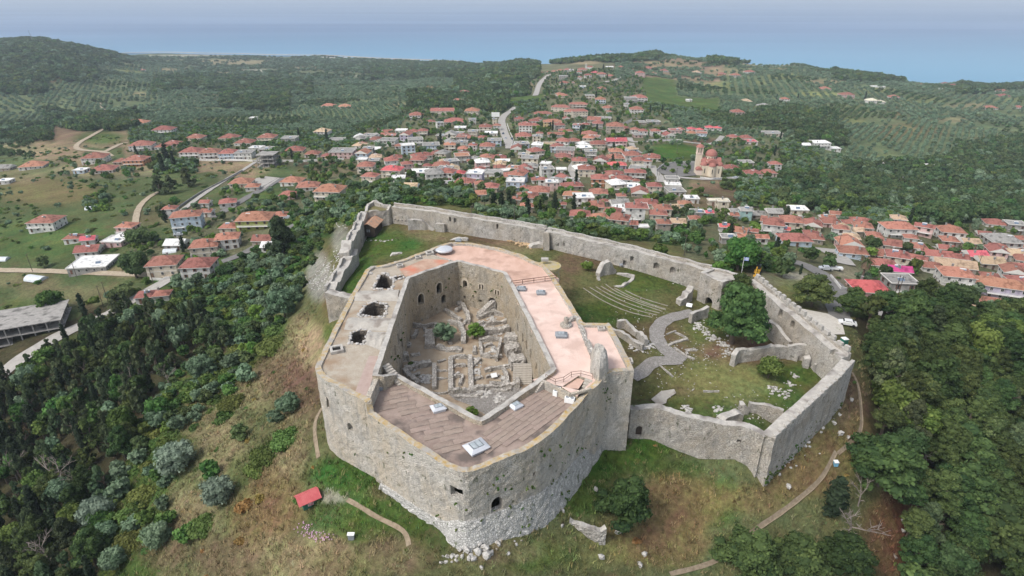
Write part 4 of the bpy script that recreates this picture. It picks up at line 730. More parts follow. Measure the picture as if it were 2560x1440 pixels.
# ------------------------------------------------------------------ outer curtain walls of the bailey
def shift(pts, d, side=1):
    p = np.asarray(pts, float); t = np.gradient(p[:, :2], axis=0); t /= np.linalg.norm(t, axis=1)[:, None]; q = p.copy(); q[:, :2] += np.stack([-t[:, 1], t[:, 0]], 1) * side * d; return q
def curtain(label, px, th, side=1, par=0, merlon=None, cuts=(), rag=.08, group='curtain walls of the bailey', mt=None, batter=0., base=None):
    pts = np.array([(*P(x, y, z)[:2], z, b) for x, y, z, b in px]); root = empty('curtain_wall', (float(pts[0, 0]), float(pts[0, 1]), 0), label=label, cat='wall', group=group)
    def put(o): o.parent = root; o.location = (-root.location.x, -root.location.y, 0); return o
    w = put(link('wall', wall_mesh('wall', pts, th, mt or ST_WALL, side, .9, rag, .05, cap=ST_CAP, row=1.1, batter=batter)))
    if cuts:
        w.parent = None; w.location = (0, 0, 0); cl = []
        for (px_, py_, ww, hh, ar) in cuts:
            best = min(range(len(pts) - 1), key=lambda i: abs(proj(*((pts[i, :2] + pts[i + 1, :2]) / 2), 2)[0] - px_)); x, y, z = on_wall(pts[best], pts[best + 1], px_, py_); cl.append((x, y, z, seg_rz(pts[best], pts[best + 1]), ww, hh, 2.4, ar))
        carve(w, cl); put(w)
    if par:
        q = shift(pts, th - .7, side); q[:, 2] += par; q[:, 3] = pts[:, 2] - .3; put(link('parapet', wall_mesh('parapet', q, .7, mt or ST_WALL, side, .9, rag, .04, cap=ST_CAP, row=.8)))
    if merlon:
        w_, gap, h_ = merlon; q = shift(pts, th - .35, side); q[:, 2] += par; r_ = resample(q, w_ + gap); me_ = MB().box((0, 0, h_ / 2), (w_, .7, h_)).mesh('merlon', ST_CAP)
        bm = bmesh.new(); bm.from_mesh(me_); bmesh.ops.bevel(bm, geom=bm.edges[:], offset=.12, segments=1); bm.to_mesh(me_); bm.free()
        for a_, b_ in zip(r_[:-1], r_[1:]): put(link('merlon', me_)); o = COL.objects[-1] if False else bpy.data.objects[root.children[-1].name] if False else None
        for o, (a_, b_) in zip([c_ for c_ in root.children if c_.name.startswith('merlon')], zip(r_[:-1], r_[1:])):
            o.location = ((a_[0] + b_[0]) / 2 - root.location.x, (a_[1] + b_[1]) / 2 - root.location.y, a_[2] - .05); o.rotation_euler = (random.uniform(-.03, .03), random.uniform(-.03, .03), seg_rz(a_, b_) + random.uniform(-.05, .05)); o.scale = (random.uniform(.85, 1.1), 1, random.uniform(.75, 1.15))
    return root
POST = {}
def z3b(a): return [(1800 + x / 3.349, 520 + y / 3.349) for x, y in a]
def cc(pts, w, h, ar=True): return [(x, y, w, h, ar) for x, y in pts]
curtain('long north curtain wall between the ruined corner bastion and the buttress', [(979,517,6.5,-10),(1084,530,6.6,-10),(1127,538,6.6,-10),(1210,551,6.4,-10),(1290,564,6.2,-10),(1362,576,6.0,-10)], 2.3, 1, .9, cuts=cc(z1([(1422,305),(1467,318),(1907,382)]), .8, 1.7, False) + cc(z1([(890,300),(930,302),(965,306),(860,292)]), .5, .5, False))
curtain('north-east curtain wall with arched niches running to the gate tower', [(1362,578,5.9,-10),(1420,591,5.7,-9),(1472,603,5.5,-9),(1533,616,5.3,-9),(1590,629,5.1,-8),(1646,645,4.9,-8),(1700,658,4.7,-7),(1772,677,4.6,-7)], 2.4, 1, .8, cuts=cc(z2([(850,435),(985,470)]), 1.7, 2.1) + cc(z2([(592,405),(652,372)]), 1.1, 1.6, False) + cc(z2([(50,250),(98,250)]), .5, 1.2, False))
o = empty('buttress', (*P(1363, 600, 0)[:2], 0), label='stone buttress where the two north curtain walls meet', cat='buttress'); b_ = P(1366, 580, 6)
m_ = MB(); m_.add([(-1, -2.6, -1), (1, -2.6, -1), (1, .5, -1), (-1, .5, -1), (-.9, -.9, 5.9), (.9, -.9, 5.9), (.9, .5, 5.9), (-.9, .5, 5.9)], [(0, 1, 5, 4), (1, 2, 6, 5), (3, 0, 4, 7), (2, 3, 7, 6), (4, 5, 6, 7)]); m_.build('masonry', ST_WALL, o); o.location = (b_[0], b_[1], 0)
m_ = None
def tower(name, label, px, ztop, zfloor, zbase, th, floor_mat, cuts=(), rag=.1, cat='tower', zt=None):
    pts = [(*P(x, y, z)[:2], z, zbase) for (x, y), z in zip(px, zt or [ztop] * len(px))]; cx, cy = np.mean([p[:2] for p in pts], axis=0); root = empty(name, (cx, cy, 0), label=label, cat=cat)
    w = link('wall', wall_mesh('wall', pts, th, ST_WALL, 1, .8, rag, .05, closed=True, cap=ST_CAP, row=1.)); 
    if cuts: carve(w, [(*on_wall(pts[i], pts[j], a_, b_), seg_rz(pts[i], pts[j]), ww, hh, 2.4, ar) for (i, j, a_, b_, ww, hh, ar) in cuts])
    w.parent = root; w.location = (-cx, -cy, 0); f_ = fill([[p[:2] for p in pts]], zfloor, 'platform', floor_mat, root); f_.location = (-cx, -cy, 0); return root
M_GRASS = mat('platform_grass', (.13, .13, .05), (.20, .17, .09), .8, 8, 1, .6, 4)
tower('corner_bastion', 'ruined corner bastion with grass on its platform above the tiled hut', [(911,530),(972,524),(979,514),(935,500),(918,506)], 6.5, 5.6, -9, .9, M_GRASS, rag=.25, zt=[5.6,5.8,6.8,7.4,7.2])
tower('gate_tower', 'square gate tower with an arched doorway facing the cobbled path', [(1751,681),(1806,706),(1872,690),(1782,667)], 6.3, 5.7, -6, 1.1, M_VLT, cuts=[(0, 1, 1769, 771, 2.3, 3.3, True)], zt=[6.4,6.2,6.0,6.2])
curtain('east curtain wall with a row of merlons beside the parking area', [(1869,699,5.8,-8),(1915,738,5.7,-8),(1967,781,5.5,-8),(2050,851,4.5,-8),(2104,896,3.5,-8)], 2.6, 1, .7, merlon=(1.2, .75, 1.0), cuts=cc(z3b([(270,765),(500,915),(600,1010)]), 1.5, 2.2) + cc(z3b([(935,1235)]), 1.2, 1.4), mt=ST_WALL)
curtain('south-east curtain wall dropping to the rocky slope on the right', [(2104,897,3.4,-12),(2070,934,2.9,-12),(2030,970,2.2,-12),(1990,1006,1.7,-12),(1950,1041,1.2,-13),(1904,1083,.6,-13)], 2.6, 1, .45, merlon=(1.5, .25, .45), batter=0., rag=.08)
curtain('south curtain wall with a small arched postern next to the keep', [(1578,1022,2.2,-8),(1640,1022,2.0,-9),(1680,1032,2.0,-9),(1715,1041,1.9,-9),(1760,1053,1.7,-10),(1802,1059,1.5,-11),(1850,1068,1.1,-12),(1890,1079,.8,-12),(1910,1092,.6,-12)], 1.5, 1, 0, cuts=cc([(1596,1089)], 1.3, 2.3) + cc([(1847,1106)], .8, .7, False), rag=.16)
curtain('western curtain wall stepping down from the corner bastion behind the hut', [(919,530,5.4,-12),(902,565,4.9,-12),(882,603,4.4,-12)], 2.4, -1, .5, rag=.3)
curtain('crumbling western wall fragment above the scree slope', [(882,604,5.6,-12),(872,626,5.0,-12)], 3.0, -1, 0, rag=.5)
curtain('western curtain wall with slits along the green strip beside the keep', [(895,625,3.0,-12),(868,668,2.4,-13),(837,724,2.0,-14)], 2.8, -1, .6, rag=.3)
curtain('western end bastion wall of pale stone close to the keep', [(812,734,4.2,-14),(842,738,4.2,-11),(876,746,3.6,-8)], 2.6, 1, 0, rag=.25)
curtain('low wall leading from the gate tower doorway', [(1731,787,1.0,-4),(1752,776,1.1,-4),(1774,766,1.5,-4)], .9, 1, 0, rag=.15, group='ruined walls inside the bailey')
RG = 'ruined walls inside the bailey'
curtain('free-standing ruin stub with a sloping end near the north wall', [(1019,550,4.4,-1),(1043,549,4.3,-1),(1058,552,4.0,-1),(1070,566,1.8,-1),(1082,578,.4,-1)], 1.2, 1, rag=.2, group=RG)
curtain('ruin stub joined to the north wall by a sloping return', [(1088,559,3.5,-1),(1110,562,3.3,-1)], 1.2, 1, rag=.2, group=RG)
curtain('sloping return wall between the ruin stub and the north wall', [(1110,562,3.3,-1),(1134,553,2.6,-1)], .8, 1, rag=.15, group=RG)
curtain('tall broken fragment on the small square enclosure', [(1500,684,1.6,-2),(1512,660,3.9,-2),(1526,655,4.3,-2),(1541,672,1.4,-2)], 1.5, 1, rag=.3, group=RG)
curtain('low stone enclosure wall in front of the tall fragment', [(1541,681,.6,-2),(1581,691,.3,-2),(1551,715,.3,-2),(1500,701,.4,-2),(1498,692,1.2,-2)], .9, 1, rag=.2, group=RG)
curtain('long ruin wall across the south-eastern bailey', [(1840,890,.5,-5),(1850,878,.8,-5),(1910,870,.8,-5),(1971,867,.6,-5)], 1.1, 1, rag=.2, group=RG)
curtain('peaked ruin wall running to the east curtain wall', [(1971,868,.6,-5),(2020,861,1.6,-5),(2040,856,2.2,-5),(2066,862,1.9,-5),(2098,880,1.0,-5)], 1.0, 1, rag=.2, group=RG)
curtain('leaning ruin wall beside the great pine', [(1919,800,2.0,-4),(1945,823,1.7,-4),(1974,852,.6,-4)], .9, 1, rag=.2, group=RG)
curtain('short ruin pier in the corner of the south-eastern ruins', [(1973,869,.6,-5),(1983,877,-.2,-5),(1995,893,-1.5,-5)], .8, 1, rag=.2, group=RG)
curtain('broken ruin pier standing alone by the east ruins', [(2012,897,-.6,-5.5),(2028,893,0,-5.5)], 1.3, 1, rag=.3, group=RG)
curtain('squat ruin block tucked against the south-east wall', [(2040,910,-1.2,-6),(2062,903,-.6,-6),(2085,902,-.8,-6),(2100,905,-.6,-6)], 1.2, 1, rag=.25, group=RG)
curtain('straight ruin wall butting the south-east curtain wall', [(1875,1006,-1.4,-7),(1900,1010,-1.6,-7),(1930,1020,-1.6,-7),(1958,1029,-1.6,-7)], .9, 1, rag=.2, group=RG)
curtain('crumbling ruin heap at the edge of the south curtain wall', [(1810,1050,-1.4,-7),(1826,1036,-.8,-7),(1842,1032,-1,-7),(1858,1046,-2.6,-7)], 1.8, 1, rag=.45, group=RG)
curtain('jagged ruin lump left of the straight ruin wall', [(1850,1016,-1.8,-7),(1862,1012,-1.2,-7),(1874,1018,-2.,-7)], 1.6, 1, rag=.4, group=RG)
curtain('sunken trench wall beside the keep east side', [(1520,818,.6,-3),(1545,828,.5,-3),(1580,848,.3,-3),(1606,862,.2,-3)], .8, 1, rag=.2, group=RG)
curtain('second trench wall with lichen beside the keep east side', [(1545,805,1.2,-3),(1562,803,1.3,-3),(1590,826,.6,-3),(1612,850,.4,-3)], .9, 1, rag=.3, group=RG)
curtain('rough ruined wall stub outside the north roof corner', [(1123,600,1.4,-2),(1145,596,1.6,-2),(1168,600,1.4,-2)], 1.2, 1, rag=.25, group=RG)
curtain('leaning boulder-like ruin by the north wall heap', [(1325,617,1.4,-2),(1345,611,1.8,-2),(1365,617,1.2,-2)], 2., 1, rag=.4, group=RG)
curtain('rubble bank against the left side of the gate tower', [(1702,752,.2,-3),(1716,746,.5,-3),(1735,716,2.6,-3)], 1.8, 1, rag=.4, group=RG)
curtain('low grey ruin wall mound on the green strip by the keep', [(965,648,.4,-1.5),(985,636,1.8,-1.5),(1003,634,1.8,-1.5),(1015,642,.6,-1.5)], 1.4, 1, rag=.3, group=RG)
_a, _b = P(1578, 1022, 2.2), P(1640, 1022, 2.0); x, y, z = on_wall(_a, _b, 1596, 1089); g_ = [o for o in COL.objects if o.get('label', '').startswith('south curtain wall')][0]; rz = seg_rz(_a, _b)
MB().box((0, 0, 1.15), (1.3, .12, 2.3)).build('door', M_WOOD, g_, loc=(x - g_.location.x - math.sin(rz) * .45, y - g_.location.y + math.cos(rz) * .45, z), rz=rz)  # dark panel added so the postern reads black; light fills the carved niche
# leaning triangular wall fragment on the lower slope
pp = [(1423,1303),(1445,1312),(1468,1321),(1490,1327),(1504,1328),(1517,1319)]; hz_ = [0.4,1.1,2.0,2.7,3.2,4.0]; pts = []
for (x_, y_), h_ in zip(pp, hz_): gx_, gy_, gz_ = G(x_, y_, h_); pts.append((gx_, gy_, gz_ + h_, gz_ - 1.5))
root = empty('wall_fragment', (pts[3][0], pts[3][1], 0), label='triangular stump of broken wall alone on the slope below the keep', cat='wall'); o = link('masonry', wall_mesh('masonry', pts, .9, ST_RUIN, 1, .5, .14, .06, cap=ST_CAP, row=.6), root); o.location = (-pts[3][0], -pts[3][1], 0)
# low foundation lines
def kerb(name, px, w, h_, mt, parent, dz=0.):
    p = resample(smooth([G(*q)[:2] for q in px]), 1.2); V = []; t = np.gradient(p, axis=0); t /= np.linalg.norm(t, axis=1)[:, None]; nn = np.stack([-t[:, 1], t[:, 0]], 1); z = Hg(p[:, 0], p[:, 1])
    ww = w * rng.uniform(.7, 1.2, len(p)); hh = h_ * rng.uniform(.6, 1.2, len(p)); V = np.stack([np.c_[p - nn * ww[:, None] / 2, z - .2], np.c_[p - nn * ww[:, None] / 2, z + hh], np.c_[p + nn * ww[:, None] / 2, z + hh], np.c_[p + nn * ww[:, None] / 2, z - .2]], 1); I = np.arange(len(p) * 4).reshape(-1, 4)
    F = np.concatenate([np.c_[I[:-1, j], I[1:, j], I[1:, j + 1], I[:-1, j + 1]][:, ::-1] for j in range(3)]); o = link(name, np_mesh(name, V.reshape(-1, 3), F, mt), parent); return o
M_KERB = mat('kerb_stone', (.24, .22, .18), (.36, .335, .28), 2., 6, 1)
ter = empty('seating_terrace', (0, 0, 0), label='curved rows of low stone kerbs cut into the grass beside the cobbled path', cat='terraces')
for a in ([(255,590),(400,690),(600,780),(820,830)],[(310,585),(450,670),(650,760),(860,812)],[(360,580),(500,665),(700,745),(880,795)],[(400,575),(520,645),(720,720),(905,782)],[(440,560),(520,620),(700,700),(930,770)],[(510,590),(640,660),(780,715),(930,762)],[(600,610),(700,660),(820,700),(950,737)]): kerb('kerb', z2(a), .26, .12, M_KERB, ter)
fnd = empty('foundation_lines', (0, 0, 0), label='thin stone foundation outlines in the bailey grass east of the path', cat='foundations')
for a, w_ in (([(590,210),(650,235),(715,270)],.5),([(505,345),(610,300),(715,275)],.8),([(580,360),(640,400),(720,460),(790,472)],.5),([(690,390),(800,380)],.9),([(700,405),(720,430)],.5),([(440,540),(570,655)],.35),([(600,190),(500,230)],.4),([(1030,800),(870,800)],.4)): kerb('foundation', z8(a), w_, .35, ST_RUIN, fnd)
# scattered stones: bailey, lines of rubble, scree
def scat(pxs, n_, sx_, sy_, size, mt=None, lift=.02):
    out = []
    for (cx, cy) in pxs:
        for _ in range(n_):
            g_ = G(cx + random.gauss(0, sx_), cy + random.gauss(0, sy_)); out.append((g_[0], g_[1], g_[2] + lift))
    return out
tag(rubble('rubble', scat([(1745,815),(1765,832),(1785,845),(1805,860),(1820,880)], 30, 7, 6, .3) + scat([(1590,858),(1600,870),(1620,862)], 40, 14, 5, .3) + scat([(1940,975),(1960,985),(1930,968)], 12, 8, 4, .3) + scat([(1712,1018),(1722,1028)], 14, 5, 4, .5) + scat([(1795,1022)], 12, 6, 4, .4) + scat([(1972,960),(1987,938)], 14, 6, 4, .4) + scat([(1700,700),(1740,712)], 10, 10, 4, .3) + scat([(1470,665)], 10, 6, 5, .3) + scat([(955,602),(900,600)], 12, 12, 2, .3), .38), kind='stuff')
tag(rubble('scree', scat([(810,690),(795,705),(830,665),(870,560)], 45, 18, 12, .3) + scat([(880,545),(845,640)], 30, 6, 8, .3) + scat([(1180,1390),(1220,1375),(1130,1395),(1270,1350)], 9, 26, 8, .3) + scat([(2010,1110),(1960,1150),(2050,1060),(2090,1020)], 16, 14, 14, .3) + scat([(915,1170),(905,1160)], 14, 6, 3, .3), .36), kind='stuff')
M_TANS = mat('tan_spoil', (.42, .28, .15), (.56, .42, .27), 2., 6, 1); tag(rubble('spoil_heap', scat([(1262,592),(1280,598),(1300,604),(1320,610),(1335,614)], 70, 10, 4, .4, None, .25), .42, mt=M_TANS), label='long heap of tan building stones below the north curtain wall', cat='stone heap', kind='stuff')
tag(rubble('rubble', [(*G(random.uniform(1490, 1860), random.uniform(780, 1080))[:2], 0) for _ in range(0)] or scat([(1690,950),(1760,870),(1600,800),(1850,1040),(1650,880),(1930,1020)], 70, 45, 30, .2), .16), kind='stuff')
BR = [z for z in [(1168,1378,9,.9),(1196,1382,7,1.1),(1199,1362,7,.8),(1213,1372,8,1.3),(1217,1392,7,1.1),(1185,1400,6,.8),(1172,1396,5,.7),(1228,1385,5,.8),(1150,1375,5,.7),(1247,1362,4,.7),(1204,1421,5,.6),(1155,1392,5,.6),(1545,1332,8,1.2),(1503,1395,8,1.0),(1611,1388,6,.8),(1600,1415,7,.9),(1489,1225,6,.8),(1970,1218,7,1.0),(1408 + 720,1003,7,.9),(2128,1000,6,.8),(2085,1060,6,.9),(2100,1085,8,1.1),(2120,1095,6,.8),(1948,1188,5,.7),(2256,1302,4,.6),(2257,1328,6,.8),(1027,1275,3,.5),(1408,1278,4,.6),(1405,1315,4,.5)]]
BO = []
BM = [rock_mesh(20 + i, flat=1.05) for i in range(5)]
for b_ in BM: b_.materials.append(M_ROCK)
for i, (x_, y_, _, s_) in enumerate(BR):
    g_ = G(x_, y_); o = link('boulder', BM[i % 5], None, (g_[0], g_[1], g_[2] + s_ * .25), random.uniform(0, 6), (s_ * .72, s_ * .55, s_ * random.uniform(.55, .85)))
    loc_ = 'below the rounded front corner of the keep' if x_ < 1300 else ('beside the triangular wall stump' if x_ < 1700 else 'on the slope below the south-east curtain wall')
    tag(o, 'pale weathered limestone boulder in the grass ' + loc_, 'boulder', 'boulders ' + loc_); BO.append(dict(o=o, x=g_[0], y=g_[1], s=s_))
o = rubble('slab_outcrop', [], 1) if False else None
pts = [G(*q) for q in z8([(350,880),(450,800),(580,780),(600,820),(510,880),(500,920),(420,945)])]; tag(fill([[p[:2] for p in pts]], 0, 'rock_outcrop', M_VLT, zf=lambda x, y: float(Hg(x, y)) + .25), 'flat pale bedrock slab showing through the bailey grass', 'bedrock')
# ------------------------------------------------------------------ tiled hut, shrine, boards, toilet and other small things on the hill
M_OLDT = mat('old_clay_tiles', (.40, .20, .12), (.52, .33, .22), 2.5, 6, .95, .5, 6, col3=(.30, .24, .19), s3=.8)
def gable(m_, w, d, h, rise, ov=.4, mi_r=1, mi_w=0, t=.12):
    """walls + pitched roof, ridge along x, base at z=0"""
    m_.box((0, 0, h / 2 - 1), (w, d, h + 2), mi=mi_w)
    return m_
e_ = empty('tiled_hut', (*G(932, 585)[:2], 0), R(-8), label='dark timber hut with an old tiled roof in the corner of the bailey', cat='hut'); w_, d_, h_ = 4.6, 7.5, 2.9
mm = MB(); mm.add([(-w_/2,-d_/2,-.5),(w_/2,-d_/2,-.5),(w_/2,d_/2,-.5),(-w_/2,d_/2,-.5),(-w_/2,-d_/2,h_),(w_/2,-d_/2,h_),(w_/2,d_/2,h_),(-w_/2,d_/2,h_),(0,-d_/2,h_+1.2),(0,d_/2,h_+1.2)], [(0,1,5,8,4),(1,2,6,5),(2,3,7,9,6),(3,0,4,7)]); mm.build('wall', M_WOOD, e_)
mm = MB(); a_ = w_/2+.5; b_ = d_/2+.5
for s_ in (-1, 1): mm.add([(0,-b_,h_+1.35),(s_*a_,-b_,h_-.05),(s_*a_,b_,h_-.05),(0,b_,h_+1.35),(0,-b_,h_+1.2),(s_*a_,-b_,h_-.2),(s_*a_,b_,h_-.2),(0,b_,h_+1.2)], [(0,1,2,3),(7,6,5,4),(0,4,5,1),(1,5,6,2),(2,6,7,3)])
mm.build('roof', M_OLDT, e_)
for x_ in (-.35, .35): MB().box((x_, -d_/2-.03, 1.5), (.5, .08, .9)).build('window', M_LEAD, e_)
# shrine with red metal roof
g_ = G(773, 1262); M_REDM = mat('red_metal_roof', (.50, .10, .11), (.58, .16, .16), .8, 4, .5); M_GRN = mat('green_paint', (.02, .11, .08), (.03, .14, .10), 2, 3, .6)
e_ = empty('shrine', (g_[0], g_[1], g_[2]), R(35), label='small green shrine under a ribbed red metal roof on the grass', cat='shrine')
mm = MB(); mm.box((0, 0, .9), (2.4, 1.7, 1.9)); mm.build('wall', M_GRN, e_)
mm = MB(); mm.box((.1, -.9, .9), (1.0, .08, .7)); mm.build('notice', mat('red_notice', (.45, .06, .10), (.8, .75, .75), 6, 2), e_)
mm = MB()
for s_ in (-1, 1):
    mm.add([(-2.0,0,2.9),(2.0,0,2.9),(2.0,s_*1.6,1.9),(-2.0,s_*1.6,1.9)], [(0,1,2,3)])
    mm.add([(-2.0,0,2.84),(2.0,0,2.84),(2.0,s_*1.6,1.84),(-2.0,s_*1.6,1.84)], [(3,2,1,0)])
    for i in range(14): x_ = -1.95 + i * .3; mm.bar((x_, 0, 2.92), (x_, s_*1.6, 1.92), .04, 4)
mm.build('roof', M_REDM, e_)
def label_box(name, px, py, d, mt, lab, cat, rz=0, kind=None):
    g_ = G(px, py); e_ = empty(name, g_, rz, label=lab, cat=cat); MB().box((0, 0, d[2] / 2), d).build('body', mt, e_); MB().box((0, 0, d[2] + .06), (d[0] * 1.15, d[1] * 1.2, .12), tilt=R(8)).build('lid', M_WHT, e_); return e_
e_ = label_box('lidded_box', 879, 1348, (1.0, .5, 1.1), M_LEAD, 'small grey metal cabinet standing in the grass below the shrine', 'cabinet')  # grey metal cabinet with a lid, not a sign
label_box('lidded_box', 2088, 1164, (.8, .7, 1.0), mat('blue_bin', (.15, .35, .5), (.18, .4, .55), 2), 'small pale blue bin beside the footpath at the pine wood', 'bin')  # pale blue bin with a lid, not a sign
g_ = G(2107, 866); e_ = empty('portable_toilet', g_, R(10), label='green portable toilet with a white roof outside the corner merlons', cat='portable toilet'); MB().box((0, 0, 1.1), (1.3, 1.3, 2.2)).build('cabin', mat('toilet_green', (.01, .16, .11), (.02, .18, .13), 2), e_); MB().lathe([(.95, 0), (.9, .15), (.3, .3), (0, .3)], 4).build('roof', M_WHT, e_, loc=(0, 0, 2.2), rz=R(45)); MB().box((0, -.67, 1.0), (.75, .05, 1.9)).build('door', M_GRN, e_)
g_ = G(1722, 770); signboard(*g_, 'white information board on legs left of the gate tower doorway', R(-25), 1.5)
g_ = G(1552, 668); signboard(*g_, 'small blue-grey information board against the north-east wall', 0, 1.0, M_LEAD)
for (x_, y_, lab) in ((1590, 1012, 'dark iron gate at the foot of the keep in the south corner'), (1615, 1012, 'second short iron gate right of the keep corner')):
    g_ = G(x_, y_); e_ = empty('iron_gate', g_, R(-10), label=lab, cat='gate', group='iron gates by the keep corner')
    for i in range(8): MB().bar((-.9 + i * .25, 0, 0), (-.9 + i * .25, 0, 1.3), .03, 4).build('bar', M_RUST, e_)
    MB().bar((-1, 0, 1.25), (1, 0, 1.25), .04, 4).build('rail', M_RUST, e_)
# flag pole near the gate tower
g_ = P(1858, 688, 5.8); e_ = empty('flag_pole', (g_[0] + .5, g_[1] + 2.6, 5.2), label='thin flag pole with a blue and white striped flag by the gate tower', cat='flag'); MB().bar((0, 0, 0), (0, 0, 4.8), .05).build('pole', M_WHT, e_)
mm = MB(); 
for i in range(9):
    for k in range(6):
        x0 = k * .22; mm.add([(x0, .1 * math.sin(x0 * 4), 4.7 - i * .11), (x0 + .22, .1 * math.sin((x0 + .22) * 4), 4.7 - i * .11 - .03), (x0 + .22, .1 * math.sin((x0 + .22) * 4), 4.59 - i * .11 - .03), (x0, .1 * math.sin(x0 * 4), 4.59 - i * .11)], [(0, 1, 2, 3)], (i % 2) if not (i < 5 and k < 2) else (1 if (i == 2 or k == 1 and False) else 0))
mm.build('flag', [mat('flag_blue', (.03, .12, .45), (.04, .14, .5), 3), M_WHT], e_)
# ------------------------------------------------------------------ village houses
WALLC = dict(w=((.62,.61,.58),'white'), c=((.56,.50,.40),'cream'), p=((.58,.40,.38),'pink'), g=((.34,.33,.31),'grey'), b=((.46,.54,.62),'pale blue'), y=((.58,.44,.22),'yellow'), v=((.46,.42,.52),'lavender'),
             s=((.34,.30,.25),'bare stone'), n=((.30,.33,.10),'green'), a=((.56,.27,.14),'orange'), q=((.36,.52,.50),'turquoise'))
ROOFC = dict(r=((.25,.10,.075),(.35,.16,.125),'red'), o=((.33,.145,.095),(.41,.205,.145),'orange'), d=((.24,.095,.075),(.31,.145,.115),'dark red'), e=((.48,.10,.11),(.54,.14,.14),'raspberry red'), m=((.46,.05,.19),(.50,.08,.23),'magenta'),
             t=((.40,.29,.19),(.52,.39,.27),'tan'), k=((.24,.235,.22),(.33,.32,.30),'grey'), w=((.68,.68,.66),(.76,.76,.74),'white'), c=((.62,.57,.44),(.68,.63,.50),'cream'))
MW = {k: mat('plaster_' + v[1].replace(' ', '_'), v[0], tuple(c * .82 for c in v[0]), .7, 6, .9, .1, rnd=.09, col3=tuple(c * .62 for c in v[0]), s3=.35) for k, v in WALLC.items()}
MR = {k: mat('tiles_' + v[2].replace(' ', '_'), v[0], v[1], 1.3, 7, .9, .5, 5, rnd=.14, col3=tuple(c * .62 for c in v[0]), s3=.5) for k, v in ROOFC.items()}
M_EAVE = mat('eaves_white', (.60, .58, .54), (.66, .64, .60), 2); M_PANE = mat('window_dark', (.02, .025, .03), (.04, .045, .05), 2, 2, .2, spec=.6); M_SHUT = mat('shutter', (.10, .06, .04), (.20, .12, .08), 3, rnd=.4); M_RAIL = mat('balcony_rail', (.55, .55, .53), (.62, .62, .6), 3)
WIN = MB().box((0, -.03, 0), (1.1, .14, 1.3), mi=0).box((-.24, -.09, 0), (.42, .06, 1.1), mi=1).box((.24, -.09, 0), (.42, .06, 1.1), mi=1).mesh('window', [M_EAVE, M_PANE])
WIN2 = MB().box((0, -.04, 0), (.62, .08, 1.3), mi=1).box((-.5, -.07, 0), (.42, .06, 1.35), mi=0).box((.5, -.07, 0), (.42, .06, 1.35), mi=0).mesh('window', [M_SHUT, M_PANE])
DOOR = MB().box((0, -.04, 1.1), (1.15, .1, 2.2), mi=0).box((0, -.1, 1.05), (.9, .06, 2.0), mi=1).mesh('door', [M_EAVE, M_SHUT])
CHIM = MB().box((0, 0, .5), (.6, .6, 1.6)).box((0, 0, 1.35), (.8, .8, .16)).mesh('chimney', MW['w'])
SOLAR = MB().box((0, 0, .35), (2.0, 1.3, .1), tilt=R(35), mi=1).box((0, .75, .85), (2.1, .45, .45), mi=0).mesh('solar_heater', [M_WHT, mat('solar_blue', (.10, .14, .20), (.14, .19, .26), 2, 2, .3)])
AWN = {}
def roof_mesh(kind, w, d, ov, rise, mr):
    a, b = w / 2 + ov, d / 2 + ov; m_ = MB(); t = .22
    if kind == 'h':
        r_ = max(a - b, .3) if a > b else .3; q = 0 if a >= b else b - a
        top = [(-r_, -q, rise), (r_, -q, rise), (r_, q, rise), (-r_, q, rise)] if a < b else [(-r_, 0, rise), (r_, 0, rise)]
        if a >= b: V = [(-a,-b,0),(a,-b,0),(a,b,0),(-a,b,0),(-r_,0,rise),(r_,0,rise)]; F = [(0,1,5,4),(1,2,5),(2,3,4,5),(3,0,4)]
        else: V = [(-a,-b,0),(a,-b,0),(a,b,0),(-a,b,0),(0,-(b-a),rise),(0,(b-a),rise)]; F = [(0,1,4),(1,2,5,4),(2,3,5),(3,0,4,5)]
        m_.add(V, F, 0); m_.add([(-a,-b,0),(a,-b,0),(a,b,0),(-a,b,0),(-a,-b,-t),(a,-b,-t),(a,b,-t),(-a,b,-t)], [(4,5,1,0),(5,6,2,1),(6,7,3,2),(7,4,0,3),(7,6,5,4)], 1)
    elif kind == 'g':
        if w >= d: V = [(-a,-b,0),(a,-b,0),(a,b,0),(-a,b,0),(-a,0,rise),(a,0,rise)]; F = [(0,1,5,4),(2,3,4,5)]; F2 = [(1,2,5),(3,0,4)]
        else: V = [(-a,-b,0),(a,-b,0),(a,b,0),(-a,b,0),(0,-b,rise),(0,b,rise)]; F = [(1,2,5,4),(3,0,4,5)]; F2 = [(0,1,4),(2,3,5)]
        m_.add(V, F, 0); m_.add(V, F2, 1); m_.add([(-a,-b,0),(a,-b,0),(a,b,0),(-a,b,0),(-a,-b,-t),(a,-b,-t),(a,b,-t),(-a,b,-t)], [(4,5,1,0),(5,6,2,1),(6,7,3,2),(7,4,0,3),(7,6,5,4)], 1)
    else:
        a, b = w / 2 + .35, d / 2 + .35; m_.box((0, 0, .1), (2 * a, 2 * b, .22), mi=0)
        for (x, y, p, q) in ((0, -b + .1, 2 * a, .2), (0, b - .1, 2 * a, .2), (-a + .1, 0, .2, 2 * b - .4), (a - .1, 0, .2, 2 * b - .4)): m_.box((x, y, .33), (p, q, .25), mi=1)
    return m_.mesh('roof', [mr, M_EAVE])
HOUSES = []  # dicts for labels
